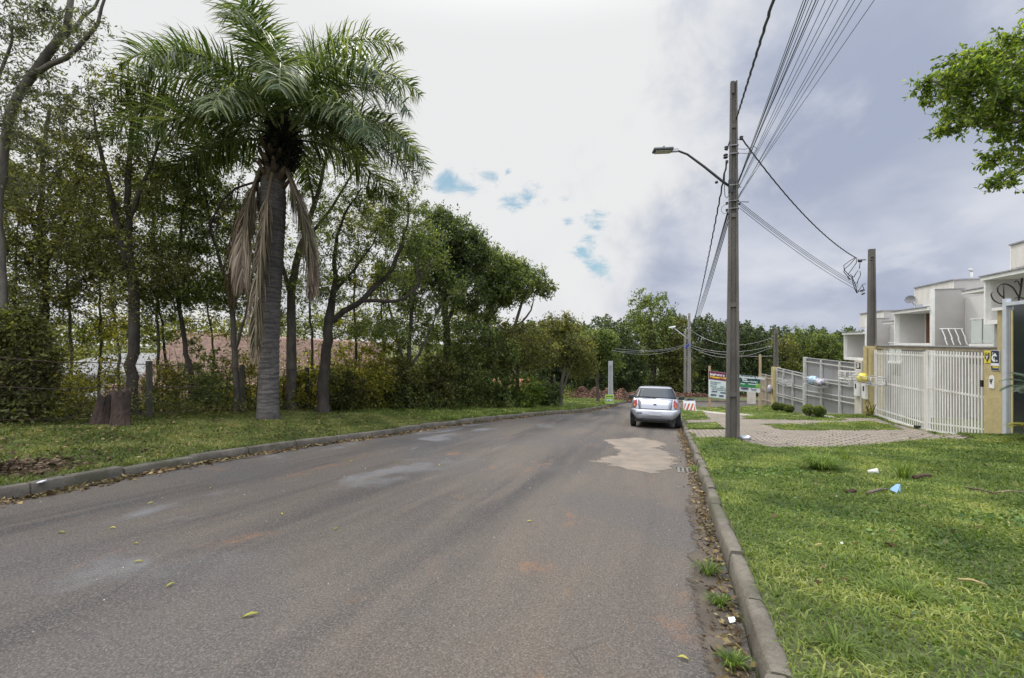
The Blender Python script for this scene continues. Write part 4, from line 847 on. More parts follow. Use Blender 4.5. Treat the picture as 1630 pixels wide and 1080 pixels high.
    for dv, el, L, dr, st in (((-1, -.2), -66, 3.6, 30, (-.32, -.05, -.05)), ((-.8, -.9), -72, 3.3, 22, (-.25, -.25, -.1)), ((1, -.3), -60, 3.7, 38, (.28, -.1, .05)), ((1, .2), -66, 3.4, 28, (.32, .0, .05)), ((-.3, -1), -78, 4.9, 14, (.12, -.34, -.25)), ((-1, .3), -60, 3.0, 36, (-.3, .0, 0))):
        frond(dv, el, L, dr, DED, .85, 170, 'dead_frond', hb + Vector(st), dead=True, wl=.03, curl=(-.25 if st[1] == -.25 else 0))
    # dark fruiting stalk arching down to the left
    st = MB(); pth = [P(425, 285), P(400, 292), P(375, 300), P(355, 318), P(340, 345), P(332, 372)]; st.tube(pth, [.035, .03, .028, .024, .018, .01], 6)
    for k in range(90):
        f = .35 + .65 * k / 90; q = f * 5; i0 = min(int(q), 4); p = pth[i0].lerp(pth[i0 + 1], q - i0); a = random.uniform(0, 6.28)
        st.tube([p, p + Vector((math.cos(a) * .09, math.sin(a) * .09, -.12)), p + Vector((math.cos(a) * .11, math.sin(a) * .11, -.34))], [.006, .006, .003], 3, cap=False)
    st.build('fruit_stalk', pm('dark dry stalk', (.07, .05, .045), (.03, .02, .02), 9, .9), root)
palm()
# second palm glimpsed further left behind: long drooping fronds seen among the thicket
# ================================================================== WALLS, GATES, TOWNHOUSES
WHITE = pm('white gate paint', (.82, .81, .79), (.64, .62, .57), 2.5, .5, .1, fine=30, streak=(1, 1, .4))
YEL = pm('mustard textured render', (.54, .45, .23), (.42, .35, .18), 5, .92, 1.0, fine=45)
CREAM = pm('cream render', (.62, .58, .50), (.50, .47, .41), 3, .9, .4, fine=50)
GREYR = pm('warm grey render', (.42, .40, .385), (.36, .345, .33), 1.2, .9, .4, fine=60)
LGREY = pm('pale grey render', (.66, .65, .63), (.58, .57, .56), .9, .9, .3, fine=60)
OFFW = pm('off white trim', (.80, .80, .78), (.70, .70, .68), 3, .7, .1)
STAINW = pm('stained off white render', (.72, .70, .66), (.55, .53, .49), 1.6, .9, .4, fine=40, streak=(1, 1, .25))
CAPM = pm('lead grey roof flashing', (.30, .30, .31), (.20, .20, .21), 3, .6)
MGREY = pm('grey corrugated metal', (.30, .30, .31), (.25, .25, .26), 2, .5, .1, streak=(1, 1, .2))
GALV = pm('galvanised steel', (.50, .50, .50), (.36, .36, .37), 6, .45, 0, .6)
WOODB = pm('raw pale timber', (.50, .38, .24), (.36, .26, .16), 3, .85, .5, streak=(6, 6, .5))
BEIGEF = pm('aged beige fence boards', (.38, .33, .25), (.26, .22, .17), 3, .85, .3, streak=(4, 4, .4))
BLACK = pm('black plastic', (.02, .02, .022), (.012, .012, .014), 5, .4)
TILE = pm('weathered clay roof tile', (.38, .25, .195), (.22, .145, .115), 4, .9, .6, fine=20)
CONC = pm('cast concrete pole', (.165, .150, .135), (.085, .078, .07), 2.5, .92, .9, fine=40, streak=(1, 1, .3))
CONCL = pm('pale concrete pole', (.34, .33, .31), (.24, .23, .21), 2.5, .92, .7, fine=40, streak=(1, 1, .3))
WIREM = pm('weathered cable sheath', (.045, .05, .055), (.03, .03, .035), 5, .6)
WIRET = pm('greenish grey cable sheath', (.10, .13, .13), (.06, .08, .08), 5, .6)
def glassm():
    m, t, b = new_mat('dark window glass'); b.inputs['Base Color'].default_value = (.02, .025, .028, 1); b.inputs['Roughness'].default_value = .08
    b.inputs['Specular IOR Level'].default_value = .7; return m
GLASS = glassm()
m_, t_, b_ = new_mat('clear balcony glass'); b_.inputs['Base Color'].default_value = (.75, .82, .80, 1); b_.inputs['Roughness'].default_value = .05; b_.inputs['Alpha'].default_value = .35; BGL = m_
DOORW = pm('varnished door wood', (.22, .085, .04), (.14, .05, .025), 3, .5, .2, streak=(8, 8, .6))

# --- white bar gate (two leaves), road coordinates v ~ 7.4
VG = 7.38
def gz(u): return float(np.interp(u, EDu, EDz))
def bar_leaf(ua, ub, zb, ztp, label, sp=.118, nm='bar_gate', thick=.030, zba=None):
    zba = zb if zba is None else zba
    root = empty(nm, W(ua, VG) + (min(zb, zba),), label, 'gate'); fr = MB()
    zz = lambda u: zba + (zb - zba) * (u - ua) / (ub - ua)
    for (a, b) in ((ua, ua + .06), (ub - .06, ub)): fr.rbox(a, b, VG - .03, VG + .03, zz(a) + .03, ztp)
    fr.rbox(ua + .06, ub - .06, VG - .026, VG + .026, (zz(ua) + .05, zz(ub) + .05), (zz(ua) + .10, zz(ub) + .10))
    for h in (ztp - .14, ): fr.rbox(ua + .06, ub - .06, VG - .014, VG + .022, h, h + .04)
    mz = (ztp + zz((ua + ub) / 2)) / 2 + .02; fr.rbox(ua + .06, ub - .06, VG - .014, VG + .022, mz, mz + .045)
    fr.rbox(ua + .06, ub - .06, VG - .014, VG + .022, (zz(ua) + .27, zz(ub) + .27), (zz(ua) + .31, zz(ub) + .31))
    fr.build('frame', WHITE, root)
    u = ua + .06 + sp * .6
    while u < ub - .08:
        b = MB(); b.rbox(u, u + thick, VG - .028, VG - .016, zz(u) + .07, ztp - .01); b.rbox(u - .004, u + thick + .004, VG - .034, VG - .013, ztp - .17, ztp - .10); b.rbox(u - .003, u + thick + .003, VG - .033, VG - .013, mz - .005, mz + .05)
        b.build('bar', WHITE, root); u += sp
    return root
g1 = bar_leaf(16.32, 19.62, -1.22, 1.22, 'left leaf of the white vertical bar gate, next to the meter pillar', zba=-1.20)
g2 = bar_leaf(13.70, 16.26, -1.16, 1.26, 'right leaf of the white vertical bar gate with rust stained bars near the signs', zba=-.90, sp=.122, thick=.046)
MB().rbox(13.71, 13.78, VG - .10, VG - .047, .42, .58).build('lock', BLACK, g2)
t_ = MB(); t_.rbox(16.5, 16.62, VG - .16, VG - .04, -1.18, -1.02); t_.build('roller', BLACK, g2)
o = MB().rbox(13.8, 19.9, VG - .10, VG + .10, (-1.02, -1.30), (-.985, -1.235)).build('gate_rail', conc); tag(o, kind='structure')
# sliding beam above the gate
bm = MB(); bm.rbox(13.72, 19.75, VG + .08, VG + .30, 1.26, 1.36); o = bm.build('gate_beam', pm('stained beige beam', (.36, .31, .22), (.25, .21, .15), 5, .9, .5, fine=40), base=W(13.7, VG) + (1.26,)); tag(o, 'long beige beam capped with grey flashing running over the white gate', 'beam')
cp = MB(); cp.rbox(13.70, 19.77, VG + .05, VG + .33, 1.362, 1.395); cp.build('flashing', CAPM, o)
# yellow pillars
p1 = empty('gate_pillar', W(13.3, VG) + (gz(13.3) - .2,), 'mustard textured pillar with the alarm signs, right of the white gate', 'pillar')
MB().rbox(12.94, 13.64, VG - .10, VG + .28, gz(12.9) - .35, 1.30).build('shaft', YEL, p1)
MB().rbox(12.90, 13.19, VG - .10, VG + .40, 1.302, 2.22).build('upper_shaft', YEL, p1)
MB().rbox(12.86, 13.26, VG - .16, VG + .44, 2.223, 2.29).build('cap', OFFW, p1)
p2 = empty('gate_pillar', W(19.9, VG) + (gz(20) - .3,), 'mustard pillar carrying the short pole, left of the white gate', 'pillar')
MB().rbox(19.70, 20.30, VG - .12, VG + .26, gz(20) - .5, 1.35).build('shaft', YEL, p2)
MB().rbox(19.86, 19.90, VG - .16, VG - .122, -.6, 1.30).build('conduit', pm('ochre conduit', (.42, .32, .14), (.3, .22, .1), 4, .7), p2)
p3 = empty('gate_pillar', W(20.6, VG) + (gz(20.8) - .3,), 'pale grey pillar with the number plate beside the mustard pillar', 'pillar')
MB().rbox(20.34, 20.98, VG - .16, VG + .18, gz(21) - .5, .80).build('shaft', CREAM, p3)
def on_wall(u, z, vface, w_, h, name, mat, parent, rounded=0, th=.02):
    """plate fixed flat on a face that looks towards the road, centred at u,z"""
    poly = []
    if rounded:
        for cx_, cz_, a0 in ((w_ / 2 - rounded, h / 2 - rounded, 0), (-(w_ / 2 - rounded), h / 2 - rounded, 90), (-(w_ / 2 - rounded), -(h / 2 - rounded), 180), (w_ / 2 - rounded, -(h / 2 - rounded), 270)):
            for k in range(5): a = R(a0 + k * 22.5); poly.append((cx_ + rounded * math.cos(a), cz_ + rounded * math.sin(a)))
    else: poly = [(-w_ / 2, -h / 2), (w_ / 2, -h / 2), (w_ / 2, h / 2), (-w_ / 2, h / 2)]
    c = Vector(W(u, vface) + (z,)); mb = MB(); mb.prism([c - U3 * a + Z3 * b for a, b in poly], -V3, th)
    return mb, c
def near_face(v, z, uface, w_, h, rounded=0, th=.02):
    """plate on a face that looks back towards the camera (normal -u)"""
    c = Vector(W(uface, v) + (z,)); poly = []
    if rounded:
        for cx_, cz_, a0 in ((w_ / 2 - rounded, h / 2 - rounded, 0), (-(w_ / 2 - rounded), h / 2 - rounded, 90), (-(w_ / 2 - rounded), -(h / 2 - rounded), 180), (w_ / 2 - rounded, -(h / 2 - rounded), 270)):
            for k in range(6): a = R(a0 + k * 18); poly.append((cx_ + rounded * math.cos(a), cz_ + rounded * math.sin(a)))
    else: poly = [(-w_ / 2, -h / 2), (w_ / 2, -h / 2), (w_ / 2, h / 2), (-w_ / 2, h / 2)]
    mb = MB(); mb.prism([c + V3 * a + Z3 * b for a, b in poly], -U3, th); return mb, c
flat = lambda nm, c, r=.5: pm(nm, c, tuple(x * .92 for x in c), 5, r)
SY, SB, SW, SN = flat('sign yellow', (.75, .62, .04)), flat('sign black', (.015, .015, .018)), flat('sign white', (.78, .79, .80)), flat('sign navy', (.012, .022, .05))
fv = VG - .10
# yellow alarm sign: shield outline with a white mark
def plate(u, z, w_, h, mat, nm, lab, cat, vf=fv, rounded=.0, th=.012):
    c = Vector(W(u, vf) + (z,)); root = empty(nm, c, lab, cat); mb, c = on_wall(u, z, vf, w_, h, 'p', mat, root, rounded, th); mb.build('panel', mat, root); return root, c
def pface(root, c, pts, off, mat, nm): 
    mb = MB(); q = [c - U3 * a + Z3 * b - V3 * off for a, b in pts]; mb.prism(q, -V3, .003); return mb.build(nm, mat, root)
r1, c1 = plate(13.50, 1.15, .20, .28, SY, 'alarm_sign', 'small yellow alarm sign with a black shield, nearest the white gate', 'sign')
pface(r1, c1, [(-.075, .10), (.075, .10), (.08, -.02), (.03, -.08), (0, -.13), (-.03, -.08), (-.08, -.02)], .013, SB, 'shield')
pface(r1, c1, [(-.05, .035), (-.03, .035), (0, -.005), (.03, .035), (.05, .035), (.012, -.03), (.012, -.06), (-.012, -.06), (-.012, -.03)], .017, SW, 'emblem')
pface(r1, c1, [(-.05, .085), (.05, .085), (.045, .062), (-.045, .062)], .017, SY, 'stripe')
r2, c2 = plate(13.24, 1.08, .29, .48, flat('sign grey', (.45, .47, .5)), 'alarm_sign', 'tall navy alarm sign with a white dog head emblem above a yellow stripe', 'sign', rounded=.04)
pface(r2, c2, [(-.125, -.06), (.125, -.06), (.125, .20), (.10, .222), (-.10, .222), (-.125, .20)], .013, SN, 'field')
mb = MB()
for pts in ([(-.10, .02), (-.10, .08), (-.06, .13), (-.02, .14), (-.05, .09), (-.06, .03), (-.02, -.03), (-.06, -.03)], [(-.04, .10), (.0, .17), (.03, .15), (.07, .10), (.05, .08), (.02, .10), (-.01, .09)], [(-.03, .05), (.0, .07), (-.01, .01), (.02, -.03), (-.01, -.04), (-.045, .0)], [(-.09, .15), (-.06, .19), (-.05, .18), (-.08, .13)]):
    mb.prism([c2 - U3 * a + Z3 * b - V3 * .017 for a, b in pts], -V3, .003)
mb.build('emblem', SW, r2)
text('24h', .065, SW, r2, c2 - U3 * .0 + Z3 * -.03 - V3 * .018, -U3, Z3, ext=.001)
pface(r2, c2, [(-.125, -.125), (.125, -.125), (.125, -.07), (-.125, -.07)], .013, SW, 'band'); pface(r2, c2, [(-.125, -.18), (.125, -.18), (.125, -.135), (-.125, -.135)], .013, SB, 'band'); pface(r2, c2, [(-.07, -.172), (.125, -.172), (.125, -.142), (-.07, -.142)], .017, SY, 'band')
pface(r2, c2, [(-.12, -.225), (.12, -.225), (.12, -.19), (-.12, -.19)], .013, SN, 'band')
# white arched intercom plate with a dark bird-like mark
c3 = Vector(W(13.36, fv) + (.57,)); r3 = empty('entry_plaque', c3, 'white arched plaque with a small dark bird mark under the alarm signs', 'plaque')
poly = [(-.085, -.15), (.085, -.15)] + [(.085 * math.cos(R(a)), .07 + .085 * math.sin(R(a))) for a in range(0, 181, 20)]
MB().prism([c3 - U3 * a + Z3 * b for a, b in poly], -V3, .015).build('panel', SW, r3)
pface(r3, c3, [(-.06, .055), (-.01, .06), (.065, .07), (.03, .03), (.015, -.01), (.01, -.05), (-.015, -.05), (-.02, -.01), (-.05, .0), (-.055, .02), (-.01, .03)], .016, SB, 'emblem')
pface(r3, c3, [(-.065, .06), (-.025, .064), (-.02, .045), (-.06, .04)], .0195, flat('sign red', (.5, .05, .05)), 'emblem_wing')
# number plate on grey pillar, meter boxes
c4 = Vector(W(20.62, VG - .16) + (.55,)); r4 = empty('house_number', c4, 'small black house number plate on the grey pillar', 'number plate')
MB().prism([c4 - U3 * a + Z3 * b for a, b in ((-.2, -.09), (.2, -.09), (.2, .15), (-.2, .15))], -V3, .012).build('panel', SB, r4)
text('20', .24, SW, r4, c4 + U3 * .13 - Z3 * .04 - V3 * .014, -U3, Z3, ext=.002, bold=.006)
pface(r4, c4, [(-.2, -.15), (.2, -.15), (.2, -.10), (-.2, -.10)], .002, SW, 'strip')
def meter(u, vf, z, lab):
    c = Vector(W(u, vf) + (z,)); r = empty('meter_box', c, lab, 'meter box'); b = MB(); b.prism([c - U3 * a + Z3 * q for a, q in ((-.17, -.28), (.17, -.28), (.17, .28), (-.17, .28))], -V3, .09); b.build('housing', SW, r, bevel=.01)
    b = MB(); b.prism([c - U3 * a + Z3 * q - V3 * .091 for a, q in ((-.05, .02), (.06, .02), (.06, .2), (-.05, .2))], -V3, .01); b.build('window', SB, r); return r
meter(20.62, VG - .16, -.32, 'white meter box on the grey pillar'); meter(20.02, VG - .12, -.36, 'white meter box on the mustard pillar')
b_ = MB(); b_.rbox(20.99, 21.20, VG - .30, VG - .12, -.30, .12); o = b_.build('intercom_box', pm('grey box', (.5, .5, .5), (.4, .4, .4), 4, .6), base=W(21.1, VG - .2) + (-.3,), bevel=.01); tag(o, 'small grey box fixed to the left side of the grey pillar', 'box')
# rubbish baskets -----------------------------------------------------------
def basket(lab, u0, u1, v0, v1, z0, z1, mat, bag=None, baglab=None, step=.14):
    root = empty('rubbish_basket', W((u0 + u1) / 2, (v0 + v1) / 2) + (z0,), lab, 'rubbish basket'); m = MB(); P_ = lambda u, v, z: Vector(W(u, v) + (z,))
    for z in (z0, z1): 
        for a, b in (((u0, v0), (u1, v0)), ((u1, v0), (u1, v1)), ((u1, v1), (u0, v1)), ((u0, v1), (u0, v0))): m.tube([P_(*a, z), P_(*b, z)], .013, 5)
    for a in ((u0, v0), (u1, v0), (u0, v1), (u1, v1)): m.tube([P_(*a, z0), P_(*a, z1)], .013, 5)
    m.build('frame', mat, root); g_ = MB()
    for u in np.arange(u0 + step, u1, step): g_.tube([P_(u, v0, z1), P_(u, v0, z0), P_(u, v1, z0), P_(u, v1, z1)], .005, 4)
    for z in np.linspace(z0, z1, 4)[1:-1]: g_.tube([P_(u0, v0, z), P_(u1, v0, z)], .005, 4)
    g_.build('wire_grid', mat, root)
    st = MB(); st.tube([P_((u0 + u1) / 2, v1, (z0 + z1) / 2), P_((u0 + u1) / 2, VG, (z0 + z1) / 2)], .018, 5); st.build('bracket', mat, root); return root
basket('long white wire rubbish basket on the mustard pillar reaching over the gate', 18.3, 19.85, VG - .62, VG - .18, .02, .28, GALV)
basket('small white wire rubbish basket on the grey pillar', 20.6, 21.3, VG - .60, VG - .22, .04, .33, WHITE)
basket('grey wire rubbish basket on the near grey fence panel holding bags', 24.0, 26.2, VG - .55, VG - .12, -.60, -.30, GALV)
basket('empty grey wire rubbish basket on the far grey fence panel', 29.9, 31.8, VG - .50, VG - .10, -1.12, -.78, GALV)
def bag(u, v, z, su, sv, sz, mat, lab, nm='rubbish_bag', cat='rubbish bag', seed=0):
    rr = np.random.default_rng(seed); mb = MB(); n1, n2 = 12, 18; vs = []; c = Vector(W(u, v) + (z,))
    for i in range(n1 + 1):
        ph = math.pi * i / n1
        for k in range(n2):
            th = 2 * math.pi * k / n2; r_ = 1 + .16 * math.sin(3 * th + 2 * ph + seed) + .10 * math.sin(7 * th - 3 * ph) + rr.uniform(-.06, .06)
            vs.append(c + U3 * (su * .8 * math.sin(ph) * math.cos(th) * r_) + V3 * (sv * math.sin(ph) * math.sin(th) * r_) + Z3 * (sz * math.cos(ph) * r_))
    fs = [(i * n2 + k, i * n2 + (k + 1) % n2, (i + 1) * n2 + (k + 1) % n2, (i + 1) * n2 + k) for i in range(n1) for k in range(n2)]
    mb.add(vs, [f[::-1] for f in fs], True); o = mb.build(nm, mat, base=c); tag(o, lab, cat); return o
bag(25.4, VG - .34, -.40, .62, .20, .20, pm('pale blue plastic film', (.10, .26, .46), (.45, .56, .68), 11, .35, .4), 'light blue plastic bag in the basket on the grey fence', seed=2)
bag(24.5, VG - .34, -.42, .42, .18, .17, pm('white plastic film', (.55, .55, .60), (.25, .22, .30), 9, .35, .4), 'whitish plastic bag beside the blue one in the basket', seed=5)
bag(19.62, VG - .38, .17, .20, .15, .16, pm('yellow plastic film', (.80, .68, .04), (.62, .50, .03), 6, .35, .4), 'bright yellow plastic bag in the long white basket', seed=8)
# --- grey metal fences ---------------------------------------------------------
def metal_fence(lab, ua, ub, top, posts, rails, bot, panel, postm, cat='fence', name='metal_fence', lower=None):
    root = empty(name, W(ua, VG) + (bot(ua),), lab, cat); n_ = 14; us_ = np.linspace(ua, ub, n_ + 1); s = MB()
    # corrugated sheet
    k = int((ub - ua) / .035); vs = []; 
    for i_ in range(k + 1):
        u = ua + (ub - ua) * i_ / k; v = VG + .03 + (.012 if i_ % 4 < 2 else 0); vs += [W(u, v) + (bot(u) - .05,), W(u, v) + (top(u),)]
    s.add(vs, [(2 * i_, 2 * i_ + 2, 2 * i_ + 3, 2 * i_ + 1) for i_ in range(k)]); s.build('sheet', panel, root)
    for u in posts:
        b = MB(); b.rbox(u - .04, u + .04, VG - .08, VG + .02, bot(u) - .1, top(u) + .01); b.build('post', postm, root)
    for h in rails:
        b = MB(); b.rbox(ua, ub, VG - .045, VG - .012, ((h(ua)), (h(ub))), ((h(ua) + .045), (h(ub) + .045))); b.build('rail', postm, root)
    cpb = MB(); cpb.rbox(ua, ub, VG - .03, VG + .07, (top(ua) + .002, top(ub) + .002), (top(ua) + .04, top(ub) + .04)); cpb.build('top_rail', GALV, root)
    return root
LGP = pm('pale grey painted steel', (.60, .60, .58), (.48, .48, .47), 5, .5)
bt1 = lambda u: gz(u) + .02
metal_fence('grey corrugated metal fence panel with two doubled rails, nearest the pillars', 21.02, 27.9, lambda u: .62 - .0 * (u - 21), [21.1, 22.9, 25.3, 27.8], [lambda u: .43 - .0 * (u - 21), lambda u: -.18 - .03 * (u - 21), lambda u: -.33 - .03 * (u - 21), lambda u: -.78 - .055 * (u - 21), lambda u: -1.0 - .055 * (u - 21), lambda u: bt1(u) + .08], bt1, MGREY, LGP)
metal_fence('lower grey metal fence panel stepping down towards the far timber fence', 28.0, 34.2, lambda u: -.28, [28.1, 30.3, 32.4, 34.1], [lambda u: -.42, lambda u: -1.0 - .03 * (u - 28), lambda u: -1.12 - .03 * (u - 28), lambda u: -1.7 - .05 * (u - 28), lambda u: -1.84 - .05 * (u - 28)], bt1, MGREY, LGP)
MB().rbox(27.86, 28.02, VG - .10, VG + .10, bt1(28) - .2, .68).build('end_post', LGP, bpy.data.objects['metal_fence'])
metal_fence('far aged beige board fence beyond the last pillar', 35.0, 40.0, lambda u: -.95 - .02 * (u - 35), [35.1, 37.4, 39.9], [lambda u: -1.15 - .02 * (u - 35), lambda u: -1.95 - .03 * (u - 35), lambda u: -2.1 - .03 * (u - 35), lambda u: -2.75 - .06 * (u - 35)], bt1, BEIGEF, pm('aged beige post', (.48, .44, .36), (.38, .34, .28), 4, .8), name='board_fence')
p4 = empty('gate_pillar', W(34.4, VG) + (gz(34.5) - .3,), 'distant tan pillar under the far short pole', 'pillar')
MB().rbox(34.22, 34.95, VG - .22, VG + .22, gz(35) - .4, -.22).build('shaft', YEL, p4)
bag(34.6, VG - .36, -1.75, .28, .14, .26, pm('white plastic film', (.7, .7, .7)), 'white plastic bag hung on the distant tan pillar', seed=3)
st_ = G(1196, 643); o = MB().obox(st_ + Z3 * .55, V3 * .30, U3 * .2, Z3 * .60).build('concrete_stub', CREAM, base=st_); tag(o, 'pale square stub wall behind the right end of the billboard', 'stub wall')
# clipped bushes
def ball(px_, py_, rr_, lab):
    g = G(px_, py_); root = empty('topiary_bush', g, lab, 'bush', 'clipped ball bushes before the grey fence'); t_ = Tubes(); t_.add(np.array([(0, 0, -.03), (0, 0, rr_ * .5)]), [.02, .015], 5); link_me('stem', t_.mesh('stem'), BK_B, root)
    n = 2600; a = RNG.normal(size=(n, 3)); a /= np.linalg.norm(a, axis=1)[:, None]; c = a * (rr_ * RNG.uniform(.6, 1.0, n) ** .4)[:, None] * [1, 1, .92] + [0, 0, rr_ * 1.15]
    leaves_obj('foliage', c + np.array(g), .06, LF_MD, root, elong=1.8)
ball(1287, 662, .20, 'clipped ball bush left of its twin before the grey fence'); ball(1304, 665, .20, 'clipped ball bush right of its twin before the grey fence')
for k, (x_, y_) in enumerate(((1236, 655), (1245, 656), (1256, 658))): ball(x_, y_, .26 - .02 * k, ['first of three low bushes in a row by the distant tan pillar', 'middle one of three low bushes by the distant tan pillar', 'last of three low bushes, nearest the ball bushes'][k])
shrub('small flowering weed bush at the foot of the two pillars', 1384, 16.0, .25, .55, LF_YL, 12, ls=.05, per=24, low=0, spread=.12)
# ------------------------------------------------------------------ townhouses
def townhouse(u0, dz, lab, full=True, detail=0):
    """u0 = near end of the white portal; everything in road coordinates, dz = step of this unit"""
    V0, V1, V2 = 12.0, 13.2, 19.0; zb = 1.45 + dz; zf = 3.18 + dz; ue = u0 + 3.45; un = u0 - 3.62; gz_ = -1.9 + dz
    root = empty('townhouse', W(u0, V0) + (gz_,), lab, 'house')
    b = MB(); b.rbox(un, ue, V1, V2, gz_ - 1.5, 3.55 + dz); b.build('body', LGREY, root)
    # ground floor under the portal, garage door
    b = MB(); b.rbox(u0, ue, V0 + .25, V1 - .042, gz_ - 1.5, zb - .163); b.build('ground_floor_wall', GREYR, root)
    b = MB(); b.rbox(un + .003, ue - .003, V1 - .04, V1 - .001, gz_ - 1.5, zb - .163); b.build('plinth_wall', pm('shade darkened render', (.24, .235, .23), (.18, .175, .17), 1.5, .9, .4, fine=50), root)  # shade behind the gate bars is put into this wall's dark colour
    g_ = MB(); g_.rbox(un + .35, u0 - .35, V1 - .075, V1 - .043, gz_, gz_ + 2.4)
    g_.build('garage_door', pm('garage door slats', (.42, .40, .38), (.36, .34, .33), 3, .6, .3, streak=(1, 1, 6)), root)
    # portal: floor slab, roof slab, far post, near fin
    b = MB(); b.rbox(u0 + .16, ue, V0, V1 - .003, zb - .16, zb); b.build('portal_floor', OFFW, root)
    b = MB(); b.rbox(u0 + .16, ue + .12, V0 - .12, V1 - .003, zf - .16, zf - .02); b.build('portal_roof', OFFW, root)
    b = MB(); b.rbox(u0 + .16, ue + .15, V0 - .16, V1 - .006, zf - .017, zf + .03); b.build('roof_flashing', CAPM, root)
    b = MB(); b.rbox(ue, ue + .10, V0 - .02, V0 + .14, zb - .16, zf - .163); b.build('portal_post', OFFW, root)
    b = MB(); b.rbox(ue - .08, ue - .002, V0 + .143, V1 - .004, zb + .002, zf - .163); b.build('portal_side_wall', LGREY, root)
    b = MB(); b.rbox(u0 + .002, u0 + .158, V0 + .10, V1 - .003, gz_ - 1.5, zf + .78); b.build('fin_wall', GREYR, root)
    b = MB(); b.rbox(u0, u0 + .16, V0 - .02, V0 + .098, gz_ - 1.5, zf + .82); b.build('fin_edge', OFFW, root)
    b = MB(); b.rbox(u0 - .02, u0 + .18, V0 + .10, V1 + .02, zf + .782, zf + .82); b.build('fin_cap', CAPM, root)
    # recess between this fin and the next unit: lower roof edge, glass railing
    b = MB(); b.rbox(un + .02, un + 1.5, V0 + .02, V1 - .003, zf + .35, zf + .47); b.build('entry_canopy', OFFW, root)
    b = MB(); b.rbox(un + .02, un + 1.53, V0 - .01, V1 - .006, zf + .473, zf + .51); b.build('canopy_flashing', CAPM, root)
    b = MB(); b.rbox(un + .02, un + 1.5, V0 + .25, V1 - .003, zb - .14, zb - .02); b.build('balcony_slab', OFFW, root)
    for k in range(2):
        a0 = un + .06 + k * .72; b = MB(); b.rbox(a0, a0 + .66, V0 + .30, V0 + .315, zb + .03, zb + .98); b.build('railing_glass', BGL, root)
        b = MB(); b.rbox(a0 - .035, a0 - .005, V0 + .29, V0 + .33, zb - .018, zb + 1.0); b.build('railing_post', GALV, root)
    b = MB(); b.rbox(un + .02, un + 1.5, V0 + .28, V0 + .335, zb + 1.002, zb + 1.05); b.build('handrail', OFFW, root)
    # back wall door in the portal
    b = MB(); b.rbox(u0 + 2.3, u0 + 3.05, V1 - .05, V1 - .004, zb + .003, zb + 1.52); d_ = b.build('door', DOORW, root)
    b = MB()
    for k in range(9): b.rbox(u0 + 2.34, u0 + 3.01, V1 - .064, V1 - .052, zb + .10 + k * .155, zb + .21 + k * .155)
    b.build('slats', DOORW, d_); b = MB(); b.rbox(u0 + 2.4, u0 + 2.44, V1 - .10, V1 - .066, zb + .55, zb + .95); b.build('handle', OFFW, d_)
    b = MB(); b.rbox(u0 + 3.055, u0 + 3.10, V1 - .06, V1 - .004, zb + .003, zb + 1.55); b.build('door_frame', OFFW, root)
    # upper volume
    ub_ = u0 + .85; b = MB(); b.rbox(ub_, ub_ + 3.4, V1 + .003, V2 - .5, 3.553 + dz, 4.47 + dz); b.build('upper_volume', STAINW, root)
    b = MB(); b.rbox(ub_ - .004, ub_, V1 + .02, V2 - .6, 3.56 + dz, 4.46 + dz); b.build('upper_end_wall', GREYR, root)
    b = MB(); b.rbox(ub_ - .05, ub_ + 3.45, V1 - .05, V2 - .45, 4.473 + dz, 4.53 + dz); b.build('parapet_cap', CAPM, root)
    b = MB(); b.rbox(ub_ + .9, ub_ + 1.9, V1 - .03, V1 + .002, 3.88 + dz, 3.96 + dz); b.build('drip_edge', CAPM, root)
    b = MB(); b.rbox(ub_ + 3.403, ub_ + 3.46, V1 + .0, V1 + .06, 3.2 + dz, 4.47 + dz); b.build('rain_pipe', OFFW, root)
    return root
H0 = townhouse(33.1, -1.0, 'smallest and farthest townhouse, behind the short pole on the mustard pillar')
H1 = townhouse(26.0, 0.0, 'middle grey townhouse with the white framed porch, brown door and satellite dish')
H2 = townhouse(18.9, .90, 'nearest townhouse at the right edge with iron scrollwork on its porch')
# dish and vent of the middle house
dc = Vector(W(30.25, 13.0) + (3.85,)); r = empty('satellite_dish', dc, 'small grey satellite dish at the left corner of the middle townhouse roof', 'satellite dish')
b = MB(); ax = (-U3 * .75 - V3 * .6 + Z3 * .35).normalized(); b.lathe(dc, [(.02, 0), (.10, .012), (.19, .05), (.24, .08), (.235, .085), (.185, .056), (.10, .02)], 20, ax); b.build('reflector', pm('grey dish', (.16, .16, .17), (.12, .12, .13), 4, .5), r)
b = MB(); b.tube([dc, dc - ax * .15, dc - ax * .1 - Z3 * .45 + V3 * .25], .02, 6); b.tube([dc + ax * .05 - Z3 * .2, dc + ax * .3 - Z3 * .03], .01, 5); b.build('bracket', GALV, r)
vc = Vector(W(29.0, 15.0) + (4.5,)); b = MB(); b.tube([vc, vc + Z3 * .62], .05, 10); b.tube([vc + Z3 * .62, vc + Z3 * .72, vc + Z3 * .72 - U3 * .02 + V3 * -.12], .06, 8); o = b.build('vent_pipe', LGP, base=vc); tag(o, 'pale vent pipe on the roof of the middle townhouse', 'vent pipe')
